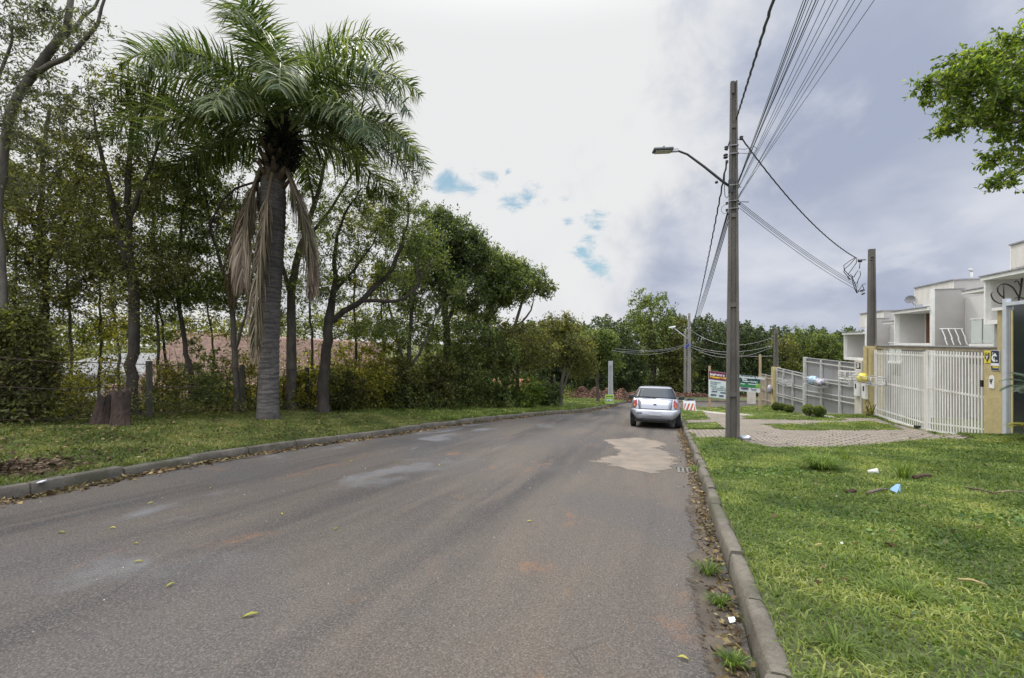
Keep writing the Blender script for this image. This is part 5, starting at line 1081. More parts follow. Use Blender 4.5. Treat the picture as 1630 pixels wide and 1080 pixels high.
# folded slatted rack leaning on the fin wall
rr0 = Vector(W(25.72, 12.28) + (1.38,)); r = empty('slatted_rack', rr0, 'white slatted rack leaning against the grey fin wall of the middle townhouse', 'rack')
for k in range(4):
    x0 = V3 * (.02 + .24 * k); b = MB(); b.tube([rr0 + x0 + V3 * .07 - U3 * .12, rr0 + x0 + Z3 * .30 + V3 * .03], .026, 4, False); b.tube([rr0 + x0 + V3 * .06 + Z3 * .28 - U3 * .02, rr0 + x0 + Z3 * .74 + U3 * .18], .026, 4, False); b.build('slat', OFFW, r)
b = MB(); b.tube([rr0 - V3 * .05 + Z3 * .74 + U3 * .18, rr0 + V3 * .80 + Z3 * .74 + U3 * .18], .024, 4, False); b.build('crossbar', OFFW, r)
# iron scrollwork
sc0 = Vector(W(20.5, 12.35) + (3.2,)); r = empty('iron_scrollwork', sc0, 'dark curled iron scrollwork in the porch of the nearest townhouse', 'scrollwork')
def iron(pts, rad, nm='scroll', d=15.9):
    b = MB(); P3 = [PT(x, y, d) for x, y in pts]; b.tube(P3, rad, 6); b.build(nm, pm('dark iron', (.07, .065, .065), (.045, .04, .04), 5, .5, 0, .6), r)
def arc(cx_, cy_, rx_, ry_, a0, a1, n=20): return [(cx_ + rx_ * math.cos(R(a0 + (a1 - a0) * k / n)), cy_ - ry_ * math.sin(R(a0 + (a1 - a0) * k / n))) for k in range(n + 1)]
iron([(1579, 465)] + [(1577.5, 470), (1580, 476), (1584, 480), (1590, 483), (1597, 484)], .022)
iron([(1597, 474), (1592, 470), (1588, 464), (1588, 458), (1591, 454), (1597, 452), (1604, 453), (1611, 457), (1616, 463), (1619, 469), (1624, 474), (1632, 476)], .024)
iron([(1597.5, 453), (1598, 476)], .02); iron([(1627, 443), (1625, 460), (1621, 482)], .028); iron([(1615, 450), (1617, 447), (1621, 449), (1624, 455), (1625, 461)], .018); iron([(1615, 475), (1620, 474), (1624, 466)], .016)
# --- glazed entrance on the right ------------------------------------------------
e0 = PT(1604, 690, 9.55); r = empty('entrance_frame', (e0.x, e0.y, -.7), 'pale blue white framed glazed entrance at the right edge of the picture', 'entrance')
FRM = pm('pale blue grey aluminium', (.62, .66, .72), (.52, .56, .63), 3, .35, 0, .2)
b = MB(); b.rbox(12.74, 12.86, VG - .20, VG - .11, -.85, 2.46); b.build('post', FRM, r, bevel=.006)
b = MB(); b.rbox(12.68, 12.738, VG - .17, VG - .12, -.85, 2.30); b.build('inner_jamb', pm('grey jamb', (.36, .38, .42), (.3, .32, .35), 3, .5), r)
b = MB(); b.rbox(12.62, 12.675, VG - .16, VG - .12, -.85, 2.2); b.build('trim', pm('straw coloured trim', (.58, .50, .24), (.46, .40, .2), 3, .6), r)
b = MB(); b.rbox(9.2, 12.736, VG - .22, VG - .10, 2.302, 2.38); b.build('lintel', FRM, r)
b = MB(); b.rbox(9.25, 12.615, VG - .15, VG - .135, -.6, 2.298); b.build('pane', GLASS, r)
b = MB(); b.rbox(9.05, 9.2, VG - .1, VG + .15, -.85, 2.4); b.build('post', FRM, r)
def fronds(label, c, n, L, mat, up=1.0, nm='palm_shrub', wl=.03, pairs=22):
    root = empty(nm, c, label, 'plant'); V = []; rn = []
    for k in range(n):
        a = 2 * math.pi * k / n + random.uniform(-.2, .2); dv = Vector((math.cos(a), math.sin(a), 0)); sd = dv.cross(Z3); p = Vector((0, 0, .25)); el = R(random.uniform(25, 80)) * up; lp = p
        for q in range(pairs):
            an = el - R(85) * (q / pairs) ** 1.4; tv = dv * math.cos(an) + Z3 * math.sin(an); p2 = lp + tv * L / pairs
            V += [lp - sd * .008, lp + sd * .008, p2 + sd * .008, p2 - sd * .008]; rn += [.5] * 4
            if q > 3:
                ll = .30 * L * math.sin(math.pi * q / pairs) ** .6 + .04
                for s in (-1, 1):
                    e = p2 + (sd * s * .85 + tv * .5 - Z3 * .15).normalized() * ll; V += [p2 - tv * wl * .5, p2 + tv * wl * .5, e + tv * .004, e - tv * .004]; rn += [random.random()] * 4
            lp = p2
    V = np.array([tuple(v) for v in V]); o = link_me('fronds', np_mesh('fronds', V, quads=np.arange(len(V)).reshape(-1, 4), rnd=np.array(rn)), mat, root); return root
pl_ = W(11.35, VG - .45); fronds('dark feathery garden palm before the dark glass at the right edge', (pl_[0], pl_[1], .30), 16, .62, leafm('grey green fronds', (.03, .05, .035), (.07, .10, .07), (.15, .2, .14), .2))
b = MB(); b.tube([Vector(pl_ + (-.6,)), Vector(pl_ + (.4,))], [.07, .05], 8); b.build('stem', BK_B, bpy.data.objects['palm_shrub'])
pl_ = W(11.3, VG - .5); fronds('yellowish spiky plant at the foot of the glazed entrance', (pl_[0], pl_[1], zxy(*pl_) - .1), 14, .5, leafm('ochre fronds', (.12, .11, .02), (.30, .27, .05), (.5, .45, .12), .3), up=.8)
# ------------------------------------------------------------------ houses down behind the left thicket
def left_house():
    r = empty('house', PT(380, 640, 22), 'terracotta roofed house with a yellow wall seen through the left thicket', 'house'); 
    def quad(P4, nm, mat, th=.12): 
        P4 = [Vector(p) for p in P4]; nrm = (P4[1] - P4[0]).cross(P4[3] - P4[0]).normalized(); MB().prism(P4, nrm, th).build(nm, mat, r)
    def tiles(c0, c1, c2, c3, nm):
        """roof slope c0-c1 eave, c3-c2 ridge, with half-round tile courses"""
        c0, c1, c2, c3 = map(Vector, (c0, c1, c2, c3)); L = (c1 - c0).length; k = int(L / .11); rows_ = 14; vs = []; nrm = (c1 - c0).cross(c3 - c0).normalized()
        for j_ in range(rows_ * 2):
            f = (j_ // 2 + (j_ % 2)) / rows_; lift = .035 if j_ % 2 == 0 else 0
            for i_ in range(k + 1):
                a = i_ / k; p = (c0.lerp(c1, a)).lerp(c3.lerp(c2, a), f); vs.append(p + nrm * (lift + .035 * abs(math.sin(math.pi * i_ / 2))))
        fs = [(j_ * (k + 1) + i_, j_ * (k + 1) + i_ + 1, (j_ + 1) * (k + 1) + i_ + 1, (j_ + 1) * (k + 1) + i_) for j_ in range(rows_ * 2 - 1) for i_ in range(k)]
        MB().add(vs, fs, True).build(nm, TILE, r)
    d1, d2 = 19, 24
    tiles(PT(215, 612, d1), PT(640, 618, d1 + 1.5), PT(600, 545, d2 + 1.5), PT(280, 528, d2), 'roof')
    tiles(PT(150, 668, 17), PT(305, 664, 17.5), PT(310, 612, 19), PT(170, 612, 18.6), 'porch_roof')
    yw = pm('ochre yellow house wall', (.62, .45, .12), (.52, .37, .10), 3, .9)
    a, b_ = PT(225, 611, d1 + .6), PT(632, 616, d1 + 2.0); q = MB(); q.box8([(a.x, a.y, -4.5), (b_.x, b_.y, -4.5), (b_.x + 1.5, b_.y + 5, -4.5), (a.x + 1.5, a.y + 5, -4.5), (a.x, a.y, a.z), (b_.x, b_.y, b_.z), (b_.x + 1.5, b_.y + 5, b_.z), (a.x + 1.5, a.y + 5, a.z)]); q.build('wall', yw, r)
    q = MB(); w0 = PT(330, 622, d1 + .62); q.obox(w0, Vector((.6, .1, 0)), (0, .05, 0), (0, 0, .5)); q.build('window', GLASS, r)
left_house()
wh = empty('house', PT(120, 640, 22), 'white house with a pale grey sheet roof glimpsed at the far left through the bushes', 'house')
a = PT(40, 600, 22); q = MB(); q.box(a.x, a.x + 6.2, 22, 27, -4.5, a.z); q.build('wall', LGREY, wh); q = MB(); q.box8([(a.x - .4, 21.5, a.z + .003), (a.x + 6.6, 21.5, a.z + .003), (a.x + 6.6, 27.5, a.z + .9), (a.x - .4, 27.5, a.z + .9), (a.x - .4, 21.5, a.z + .14), (a.x + 6.6, 21.5, a.z + .14), (a.x + 6.6, 27.5, a.z + 1.04), (a.x - .4, 27.5, a.z + 1.04)]); q.build('roof', pm('pale sheet roof', (.20, .20, .20), (.13, .13, .13), 3, .7), wh)
q = MB(); q.box(a.x + 1.2, a.x + 2.6, 21.95, 21.998, a.z - 1.7, a.z - .7); q.build('window', GLASS, wh)
# orange house corner glimpsed at the middle of the left row
oh = PT(812, 622, 30); r = empty('garden_hut', oh, 'small orange tiled hut glimpsed under the trees near the end of the left row', 'hut'); q = MB(); q.box(oh.x - 1, oh.x + 1.2, 30, 32, -3.6, oh.z - .1); q.build('wall', CREAM, r)
q = MB(); q.box8([(oh.x - 1.3, 29.6, oh.z - .097), (oh.x + 1.5, 29.6, oh.z - .097), (oh.x + 1.5, 32.2, oh.z + .5), (oh.x - 1.3, 32.2, oh.z + .5), (oh.x - 1.3, 29.6, oh.z), (oh.x + 1.5, 29.6, oh.z), (oh.x + 1.5, 32.2, oh.z + .62), (oh.x - 1.3, 32.2, oh.z + .62)]); q.build('roof', pm('orange clay tile', (.50, .22, .11), (.36, .15, .08), 6, .9), r)
# wire fence along the thicket
fr_ = empty('wire_fence', GU(4, float(vL(4)) - 5.3), 'rusty chain link fence on concrete posts along the left thicket', 'fence'); FO = lambda u: float(vL(u)) - 5.25 - .02 * (u - 4)
FPU = min(np.arange(4, 12, .01), key=lambda u: abs(CX + FPX * W(u, FO(u))[0] / W(u, FO(u))[1] - 237)); FPU -= 2.35 * int((FPU - 1) / 2.35)
POSTM = pm('mossy old concrete post', (.085, .075, .055), (.04, .042, .028), 4, .9, .6, fine=40)
for k, u in enumerate(np.arange(FPU, 24, 2.35)):
    if CX + FPX * W(u, FO(u))[0] / W(u, FO(u))[1] < 120: continue
    b = MB(); g = GU(u, FO(u)); b.obox(g + Z3 * .72, U3 * .05, V3 * .05, Z3 * .74); b.build('post', POSTM, fr_)
b = MB()
for h in (.15, .80, 1.38): b.tube([GU(u, FO(u), h + .02 * math.sin(u * 3)) for u in np.arange(1, 23.2, .8)], .010, 4)
b.build('wire', pm('rusty wire', (.10, .075, .06), (.06, .04, .03), 8, .9), fr_)
tb = Tubes(); og = np.array(fr_.location)
for s in (-1, 1):
    for u in np.arange(1, 22, .15):
        p0, p1 = GU(u, FO(u), .15 if s > 0 else 1.38), GU(u + 1.2, FO(u + 1.2), 1.38 if s > 0 else .15); tb.add(np.array([p0, p1]) - og, [.0022, .0022], 3)
link_me('mesh_wire', tb.mesh('mesh_wire'), MATS['rusty wire'], fr_)
# stumps
def stump(px_, py_, r0, r1, h, lean, lab, seed):
    g = G(px_, py_); rr = random.Random(seed); mb = MB(); vs = []; n1, n2 = 12, 22
    for i in range(n1 + 1):
        f = i / n1; rad = r0 + (r1 - r0) * f + .06 * (1 - f) ** 6
        for k in range(n2):
            th = 2 * math.pi * k / n2; q = 1 + .10 * math.sin(3 * th + seed) + .06 * math.sin(7 * th + f * 2) + rr.uniform(-.03, .03); zz = h * f + (rr.uniform(-.12, .10) if i == n1 else 0)
            vs.append(g + Vector((lean * f + math.cos(th) * rad * q, math.sin(th) * rad * q, zz - .05)))
    fs = [(i * n2 + k, i * n2 + (k + 1) % n2, (i + 1) * n2 + (k + 1) % n2, (i + 1) * n2 + k) for i in range(n1) for k in range(n2)]
    vs.append(g + Vector((lean, 0, h * .80))); c = len(vs) - 1; fs += [(n1 * n2 + k, n1 * n2 + (k + 1) % n2, c) for k in range(n2)]
    mb.add(vs, fs, False); o = mb.build('tree_stump', bark('stump bark', (.095, .060, .045), (.030, .022, .018), 7), base=g); tag(o, lab, 'tree stump'); return o
stump(157, 678, .17, .12, .74, .15, 'leaning reddish brown tree stump, left one of the pair', 1); stump(192, 680, .155, .165, .86, .04, 'jagged hollow topped tree stump, right one of the pair', 2)
# brick rubble and red earth -----------------------------------------------------
BRK = leafm('broken brick', (.045, .022, .015), (.11, .050, .032), (.23, .14, .10), 0, .9)
def rubble(lab, x0, x1, d, n, h, dep=1.4, sz=.11):
    xs = RNG.uniform(x0, x1, n); dd = d + RNG.uniform(-dep, dep, n); X = (xs - CX) / FPX * dd; e = np.clip(np.minimum(xs - x0, x1 - xs) / 12, 0, 1) ** .5; z = zt(*UV(X, dd)) + h * e * (1 - ((dd - d) / dep) ** 2) * (.8 + .2 * np.sin(xs * .3)) * RNG.uniform(.75, 1.02, n)
    c = np.stack([X, dd, z], 1); ax = RNG.normal(size=(n, 3)); ax /= np.linalg.norm(ax, axis=1)[:, None]; ay = RNG.normal(size=(n, 3)); ay -= (ay * ax).sum(1)[:, None] * ax; ay /= np.linalg.norm(ay, axis=1)[:, None]; az_ = np.cross(ax, ay)
    s = sz * RNG.uniform(.5, 1.2, (n, 1)); V = np.empty((n, 8, 3)); k = 0
    for sz_ in (-1, 1):
        for sx, sy in ((-1, -1), (1, -1), (1, 1), (-1, 1)): V[:, k] = c + ax * s * sx + ay * s * .55 * sy + az_ * s * .35 * sz_; k += 1
    b8 = np.arange(n)[:, None] * 8; Q = np.concatenate([b8 + np.array([f]) for f in ((3, 2, 1, 0), (4, 5, 6, 7), (0, 1, 5, 4), (1, 2, 6, 5), (2, 3, 7, 6), (3, 0, 4, 7))])
    o = link_me('brick_rubble', np_mesh('brick_rubble', V.reshape(-1, 3), quads=Q, rnd=np.repeat(RNG.uniform(0, 1, n), 8)), BRK); tag(o, lab, 'rubble', kind='stuff')
rubble('heap of broken red bricks behind the yellow green sign', 885, 1012, 35.5, 5000, .85, 1.6)
rubble('long low heap of red earth and bricks beyond the cross street', 1000, 1225, 41.5, 5000, .55, 1.5, .13)
# ================================================================== POLES AND CABLES
DM = pm('dark painted steel', (.06, .062, .065), (.04, .04, .042), 6, .5, 0, .5)
def dt_pole(base, h, w0, w1, lab, mat, panels=True, ang=None, cat='utility pole', name='utility_pole', lean=0):
    """double-T concrete pole: two flanges and a recessed web with cross ribs; flat side faces back along the road"""
    root = empty(name, base, lab, cat); b = MB(); base = Vector(base); a = V3; f = U3
    def sec(z): t = z / h; return (w0 + (w1 - w0) * t) / 2
    N = max(3, int(h / 1.0)); zs = [h * k / N for k in range(N + 1)]
    tp = Vector((lean, 0, 0))
    for s in (-1, 1):
        for z0, z1 in zip(zs, zs[1:]):
            h0, h1 = sec(z0), sec(z1); c0, c1 = base + Z3 * z0 + tp * z0 / h, base + Z3 * z1 + tp * z1 / h
            P_ = []
            for c, q in ((c0, h0), (c1, h1)): P_ += [c + a * s * q * .52 - f * q * .75, c + a * s * q - f * q * .75, c + a * s * q + f * q * .75, c + a * s * q * .52 + f * q * .75]
            if s < 0: P_ = P_[:4][::-1] + P_[4:][::-1]
            b.box8(P_)
    b.build('flanges', mat, root)
    b = MB()
    for k, (z0, z1) in enumerate(zip(zs, zs[1:])):
        h0, h1 = sec(z0), sec(z1); c0, c1 = base + Z3 * z0 + tp * z0 / h, base + Z3 * z1 + tp * z1 / h
        P_ = []
        for c, q in ((c0, h0), (c1, h1)): P_ += [c - a * q * .52 - f * q * .28, c + a * q * .52 - f * q * .28, c + a * q * .52 + f * q * .28, c - a * q * .52 + f * q * .28]
        b.box8(P_)
    b.build('web', mat, root); b = MB()
    for z in (zs[1:-1:2] if panels else []): q = sec(z); b.obox(base + Z3 * z + tp * z / h, a * q * .515, f * q * .66, Z3 * .05)
    q = sec(h); b.obox(base + Z3 * (h - .15), a * q * .52, f * q * .74, Z3 * .15)
    b.build('ribs', mat, root); return root
MPb = G(1166, 699); MP = dt_pole(MPb, EYE + (545 - 131) / 700 * MPb.y - MPb.z, .30, .15, 'tall dark concrete utility pole with the street lamp arm, on the near pavement', CONC, lean=.03)
D0 = MPb.y; PP = lambda x, y, dd=0: PT(x, y, D0 + dd)
LM = empty('street_lamp', PP(1160, 296), 'street lamp on a long bent arm fixed to the tall near pole', 'street lamp')
b = MB(); tip = PP(1078, 240, .1); el = PP(1086, 243, .1); b.tube([PP(1163, 298), PP(1150, 289), PP(1120, 265, .05), PP(1094, 246, .1), el, tip, PP(1070, 239, .1)], [.032, .032, .03, .027, .026, .025, .025], 8); b.build('arm', DM, LM)
b = MB(); hx = Vector((1, -.1, 0)).normalized(); c = PP(1055, 239.5, .1); b.obox(c, hx * .24, Vector((.1, 1, 0)).normalized() * .13, Z3 * .032); b.build('lamp_head', pm('lamp casting', (.16, .165, .17), (.1, .1, .105), 6, .4, 0, .6), LM, bevel=.02)
b = MB(); b.obox(c - Z3 * .049, hx * .19, Vector((.1, 1, 0)).normalized() * .10, Z3 * .003); b.build('lens', pm('lamp lens', (.55, .53, .45), (.5, .48, .4), 5, .2), LM)
b = MB(); b.lathe(c + Z3 * .045 + hx * .02, [(.03, 0), (.035, .03), (.025, .055)], 10); b.build('photocell', BLACK, LM)
b = MB(); b.obox(PP(1074, 239.8, .1), hx * .08, Vector((.1, 1, 0)).normalized() * .04, Z3 * .035); b.build('joint', GALV, LM)
b = MB(); b.obox(PP(1163, 297), V3 * .05, U3 * .06, Z3 * .16); b.tube([PP(1142, 290), PP(1139, 291)], .035, 6); b.build('bracket', DM, LM)
# pole hardware
hwm = pm('pole hardware', (.25, .26, .27), (.16, .16, .17), 8, .5, 0, .6)
for y in (233, 246, 296, 321, 333):
    q = .30 - .15 * ((699 - y) / 568); b = MB(); b.obox(PP(1168, y), V3 * (q / 2 + .012), U3 * (q * .40 + .012), Z3 * .012); b.build('clamp', hwm, MP)
def insul(x, y, dd=0, s=1.0, nm='insulator'):
    b = MB(); p = PP(x, y, dd); b.lathe(p - Z3 * .05 * s, [(.02 * s, 0), (.045 * s, .015 * s), (.045 * s, .035 * s), (.025 * s, .05 * s), (.045 * s, .065 * s), (.045 * s, .085 * s), (.02 * s, .10 * s)], 12); b.build(nm, BLACK, MP)
insul(1180, 220); insul(1156, 236); insul(1155, 249, 0, 1.2); insul(1157, 258, 0, .8); insul(1157, 324, 0, .7); insul(1157, 335, 0, .7); insul(1177, 325, 0, .6)
b = MB(); b.tube([PP(1170, 222), PP(1180, 222)], .014, 5); b.tube([PP(1170, 237), PP(1185, 238), PP(1200, 233), PP(1206, 238), PP(1198, 245), PP(1170, 244)], .008, 5); b.tube([PP(1168, 321), PP(1192, 322)], .012, 5); b.tube([PP(1170, 289), PP(1178, 286)], .012, 5); b.tube([PP(1170, 299), PP(1180, 298)], .012, 5); b.build('brackets', hwm, MP)
b = MB(); b.tube([PP(1157, 262), PP(1154, 270), PP(1153, 300), PP(1154, 312), PP(1157, 316), PP(1162, 308)], .009, 5); b.tube([PP(1155, 326), PP(1149, 330), PP(1148, 336), PP(1152, 341), PP(1160, 338)], .006, 5); b.tube([PP(1163, 300, -.1), PP(1166, 330, -.1), PP(1170, 295, -.1), PP(1173, 240, -.1)], .007, 5); b.build('loop_wires', WIREM, MP)
def cable(p0, p1, sag, rad, lab, group=None, mat=WIREM, twist=0, n=28, name='power_cable', sides=4, cat='cable'):
    pts = []
    for k in range(n + 1):
        f = k / n; p = Vector(p0).lerp(Vector(p1), f) - Z3 * sag * 4 * f * (1 - f)
        if twist: p += V3 * (twist * math.sin(k * 2.1)) + Z3 * (twist * math.cos(k * 2.1))
        pts.append(p)
    b = MB(); b.tube(pts, rad, sides); o = b.build(name, mat, base=pts[0]); tag(o, lab, cat, group); return o
# bundle of service wires coming over the camera: each leaves the pole and passes the top of the frame
def over(xt, y0, dy, rad, lab, group, mat=WIRET, x0=1175):
    a = PP(x0, y0); dl = 5.45; q = PT(xt, 0, dl); q = Vector((q.x, q.y, q.z)); e = a + (q - a) * 3.1; return cable(a, e, .0, rad, lab, group, mat, n=20)
ORD = ['first', 'second', 'third', 'fourth', 'fifth', 'sixth', 'seventh']
gb = 'service wires running from the tall pole back over the lawn'
for i_, (xt, y0) in enumerate(((1279, 290), (1283, 292), (1287, 290), (1293, 293), (1299, 291), (1303, 287))): over(xt, y0, 0, .0075 if i_ in (1, 4) else .0052, ORD[i_] + ' wire from the left in the tight overhead bundle', gb, WIRET if i_ % 2 else WIREM)
for i_, (xt, y0) in enumerate(((1314, 300), (1326, 299), (1334, 301), (1352, 316), (1361, 314), (1372, 317), (1392, 312))): over(xt, y0, 0, .0048, ORD[i_] + ' of the spread out wires right of the tight bundle', gb + ' (spread)', WIRET)
a = PP(1172, 190, .0); q = PT(1231, 0, 5.25); cable(a, a + (q - a) * 3.0, 0, .020, 'thick black twisted mains cable passing over the camera from the pole top', twist=.006, n=120, sides=6, name='mains_cable')
cable(PP(1172, 190), PP(1157, 240), -.0, .016, 'short black mains tail running down the front of the pole head', n=8, name='mains_cable')
# far poles
FP = PT(1097, 640, 42.0); FPb = Vector((FP.x, 42.0, zxy(FP.x, 42.0))); P2p = dt_pole(FPb, EYE + (545 - 499) / 700 * 42 - FPb.z, .36, .22, 'far pale utility pole beyond the cross street, the taller of the pair', CONCL, panels=False)
FQ = PT(1090.5, 640, 43.0); FQb = Vector((FQ.x, 43.0, zxy(FQ.x, 43.0))); dt_pole(FQb, EYE + (545 - 527) / 700 * 43 - FQb.z, .26, .20, 'far pale utility pole, the shorter one left of its twin', CONCL, panels=False)
fl = empty('street_lamp', PT(1095, 540, 42), 'distant street lamp with a pale arm on the far pole', 'street lamp'); b = MB(); b.tube([PT(1096, 541, 41.8), PT(1086, 533, 41.6), PT(1076, 525, 41.5), PT(1072, 522.5, 41.5)], .05, 6); b.build('arm', LGP, fl); b = MB(); b.obox(PT(1070, 521, 41.5), (.28, 0, .05), (0, .15, 0), (0, 0, .07)); b.build('lamp_head', OFFW, fl, bevel=.02)
b = MB(); b.obox(PT(1094, 551, 41.6), (.13, 0, .1), (0, .1, 0), (.05, 0, .16)); b.build('blue_box', pm('blue plastic', (.03, .06, .35), (.02, .04, .25), 5, .5), P2p)
# cables from the near pole down to the far one
cable(PP(1156, 262), PT(1100, 524, 41.9), .55, .022, 'thick twisted mains cable sagging from the near pole to the far pole', twist=.012, n=150, sides=5, name='mains_cable')
for i_, (x, y, yy) in enumerate(((1158, 338, 512), (1159, 340, 514), (1160, 344, 516), (1161, 348, 518))): cable(PP(x, y), PT(1103 + i_ * 1.2, yy, 41.9), .35, .012, ORD[i_] + ' thin wire from the left, near pole to far pole', 'wires between the near and the far pole', mat=WIREM if i_ != 2 else WIRET)
# pole on the mustard pillar
SPb = Vector(W(20.05, VG + .06) + (1.352,)); d1 = SPb.y; hh = EYE + (545 - 397) / 700 * d1 - SPb.z
SP = dt_pole(SPb, hh, .25, .19, 'short dark concrete pole standing on the mustard pillar left of the white gate', CONC, panels=False); Q = lambda x, y, dd=0: PT(x, y, d1 - .15 + dd)
b = MB(); b.tube([Q(1378, 414), Q(1366, 414)], .02, 6); b.lathe(Q(1369, 418), [(.03, 0), (.07, .02), (.07, .08), (.03, .11)], 12); b.tube([Q(1385, 414), Q(1389, 415)], .02, 6); b.tube([Q(1376, 462), Q(1370, 463)], .03, 6); b.tube([Q(1376, 467), Q(1372, 469)], .03, 6); b.build('brackets', BLACK, SP)
loops = [[(1362, 410), (1352, 416), (1343, 423), (1344, 430), (1350, 437), (1357, 443), (1362, 455), (1364, 466)], [(1362, 411), (1353, 421), (1345, 428), (1343, 433), (1349, 440), (1352, 446)], [(1364, 411), (1363, 419), (1358, 426), (1353, 433), (1350, 437)],
         [(1359, 442), (1362, 436), (1366, 431)], [(1369, 432), (1370, 438), (1366, 446), (1364, 452)], [(1356, 440), (1358, 452), (1361, 461), (1364, 467)], [(1378, 452), (1373, 453), (1369, 460), (1364, 467)], [(1372, 454), (1375, 459), (1373, 465), (1367, 464)], [(1350, 441), (1354, 445), (1358, 441), (1354, 437), (1350, 441)], [(1369, 419), (1368, 428)]]
b = MB()
for l in loops: b.tube([Q(x, y, random.uniform(-.05, .05)) for x, y in l], .014, 5)
b.build('drip_loops', WIREM, SP)
cable(PP(1181, 221), Q(1363, 411), .35, .018, 'thick black drop cable from the near pole to the short pole on the pillar', twist=.004, n=90, sides=5, name='mains_cable')
for i_, (y0, y1) in enumerate(((322, 452), (325, 455), (328, 458), (332, 463))): cable(PP(1178, y0), Q(1366, y1), .12, .009, ORD[i_] + ' thin phone wire from the top, running to the short pole', 'phone wires to the short pole', mat=WIREM if i_ % 2 else WIRET)
# far short pole + its wires
TPb = Vector(W(34.6, VG) + (-.218,)); d3 = TPb.y; TP = dt_pole(TPb, EYE + (545 - 525) / 700 * d3 - TPb.z, .28, .20, 'distant short pole rising from the tan pillar', CONC, panels=False)
for i_, (xa, ya, xb, yb, sg) in enumerate(((1100, 526, 1229, 538, .9), (1098, 549, 1229, 551, .55), (1098, 553, 1229, 567, .3), (1098, 551, 1229, 553, .9))): cable(PT(xa, ya, 41.8), PT(xb, yb, d3), sg, .013, ORD[i_] + ' pale slack wire right of the far poles', 'wires strung right from the far poles', mat=GALV)
for i_, (ya, yb, sg) in enumerate(((549, 553, .4), (551, 556, .6), (552, 558, .3))): cable(PT(1090, ya, 42.5), PT(968, yb, 33.5), sg, .012, ORD[i_] + ' slack wire from the top, left of the far poles', 'wires strung left from the far poles', mat=GALV)
# grey post at the bend with the yellow green sign
GPb = G(972, 645); GP = dt_pole(GPb, EYE + (545 - 575) / 700 * GPb.y - GPb.z, .30, .26, 'light grey concrete post behind the yellow green sign at the bend', pm('light grey post', (.42, .43, .44), (.33, .34, .35), 3, .9), panels=False)
# ================================================================== SIGNS
OR = flat('sign orange red', (.50, .13, .05)); PUR = flat('sign maroon', (.20, .025, .07)); YT = flat('sign text yellow', (.85, .60, .05)); GRN1 = flat('sign sea green', (.08, .36, .20)); TEAL = flat('sign dark teal', (.012, .085, .085)); GR2 = flat('sign mid green', (.03, .25, .09)); LIM = flat('sign lime', (.22, .50, .07)); NAV = flat('sign text navy', (.03, .04, .12)); GT = flat('sign text grey', (.20, .27, .28)); PAN = flat('sign panel white', (.72, .80, .80))
bg_ = G(1130, 652); d0 = bg_.y; BB = empty('billboard', bg_, 'two part wooden framed billboard with maroon and green panels behind the tall pole', 'billboard')
Wd_ = (PT(1210, 600, d0 + 1.6) - PT(1129, 596, d0)); rt = Vector((Wd_.x, Wd_.y, 0)).normalized(); nf = rt.cross(Z3); nf = nf if nf.y < 0 else -nf
pxs = d0 / 700
KB = Vector((Wd_.x, Wd_.y, 0)).length / 80.0
def bp(x, y):
    p = bg_ + rt * ((x - 1130) * KB); p.z = EYE + (HY - y) / FPX * p.y; return p
b = MB(); b.obox(bp(1129.5, 617) , rt * .045, nf * .045, Z3 * (34 * pxs)); b.build('post', WOODB, BB); gpb = bp(1209, 610); b = MB(); b.obox(gpb, rt * .05, nf * .05, Z3 * 1.75); b.build('post', WOODB, BB)
b = MB(); b.obox(bp(1159, 619), rt * .045, nf * .045, Z3 * (29 * pxs)); b.build('post', WOODB, BB)
def panel(P4, nm, mat, off, par=BB): return MB().prism([bp(*p) + nf * off for p in P4], nf, .012).build(nm, mat, par)
pa = panel([(1127, 632), (1159, 636), (1159, 594.5), (1127, 590)], 'left_panel', PAN, .05)
panel([(1127, 603.5), (1154.5, 607), (1153.5, 594), (1127, 590.3)], 'header', PUR, .064, pa); panel([(1154.7, 607), (1159, 607.6), (1159, 594.6), (1153.7, 594)], 'header_edge', GRN1, .064, pa)
cr_ = Vector(rt) + Z3 * -.115; upv = Z3
def tx(s, x, y, sz, mat, par, k=1.0, bold=0.004): text(s, sz * pxs * 1.4, mat, par, bp(x, y) + nf * .079, cr_, upv, ext=.002, bold=bold, xs=k * KB / pxs * .98)
tx('Implantação', 1128.6, 597.0, 3.4, SW, pa, .98, .01); tx('Pavimentação Asfáltica', 1128.6, 601.0, 3.1, YT, pa, .80, .01)
for i_, (s, y, z) in enumerate((('Valor total da obra', 608.4, 1.7), ('Comunidade', 611.2, 1.7), ('Início da obra          Término', 614.8, 1.5), ('Construção de pavimento e drenagem', 617.6, 1.4), ('urbana das ruas do bairro e calçadas', 620.4, 1.4), ('AGENTE', 624, 1.9), )): tx(s, 1129.2 + (i_ > 2) * 1.8, y, z, GT if i_ < 5 else NAV, pa, .85)
tx('PREFEITURA', 1143.8, 626.0, 1.9, NAV, pa, .85); tx('SETOP', 1130, 629.5, 2.2, NAV, pa, .95, .008); tx('BRDE', 1142, 631.2, 2.2, NAV, pa, .95, .008)
pb_ = panel([(1160, 621.5), (1207.5, 625.5), (1207.5, 600.0), (1160, 595.2)], 'right_panel', SW, .05)
panel([(1160, 614.5), (1207.2, 618), (1207.2, 600.3), (1160, 595.5)], 'header', TEAL, .064, pb_); panel([(1160, 614.4), (1198, 617), (1198, 612), (1186, 610), (1170, 609), (1160, 608)], 'green_band', GR2, .0775, pb_); panel([(1199, 617), (1207, 617.7), (1207, 611), (1199, 610.5)], 'lime_block', LIM, .0775, pb_)
upv = Z3; cr_ = Vector(rt) + Z3 * -.085
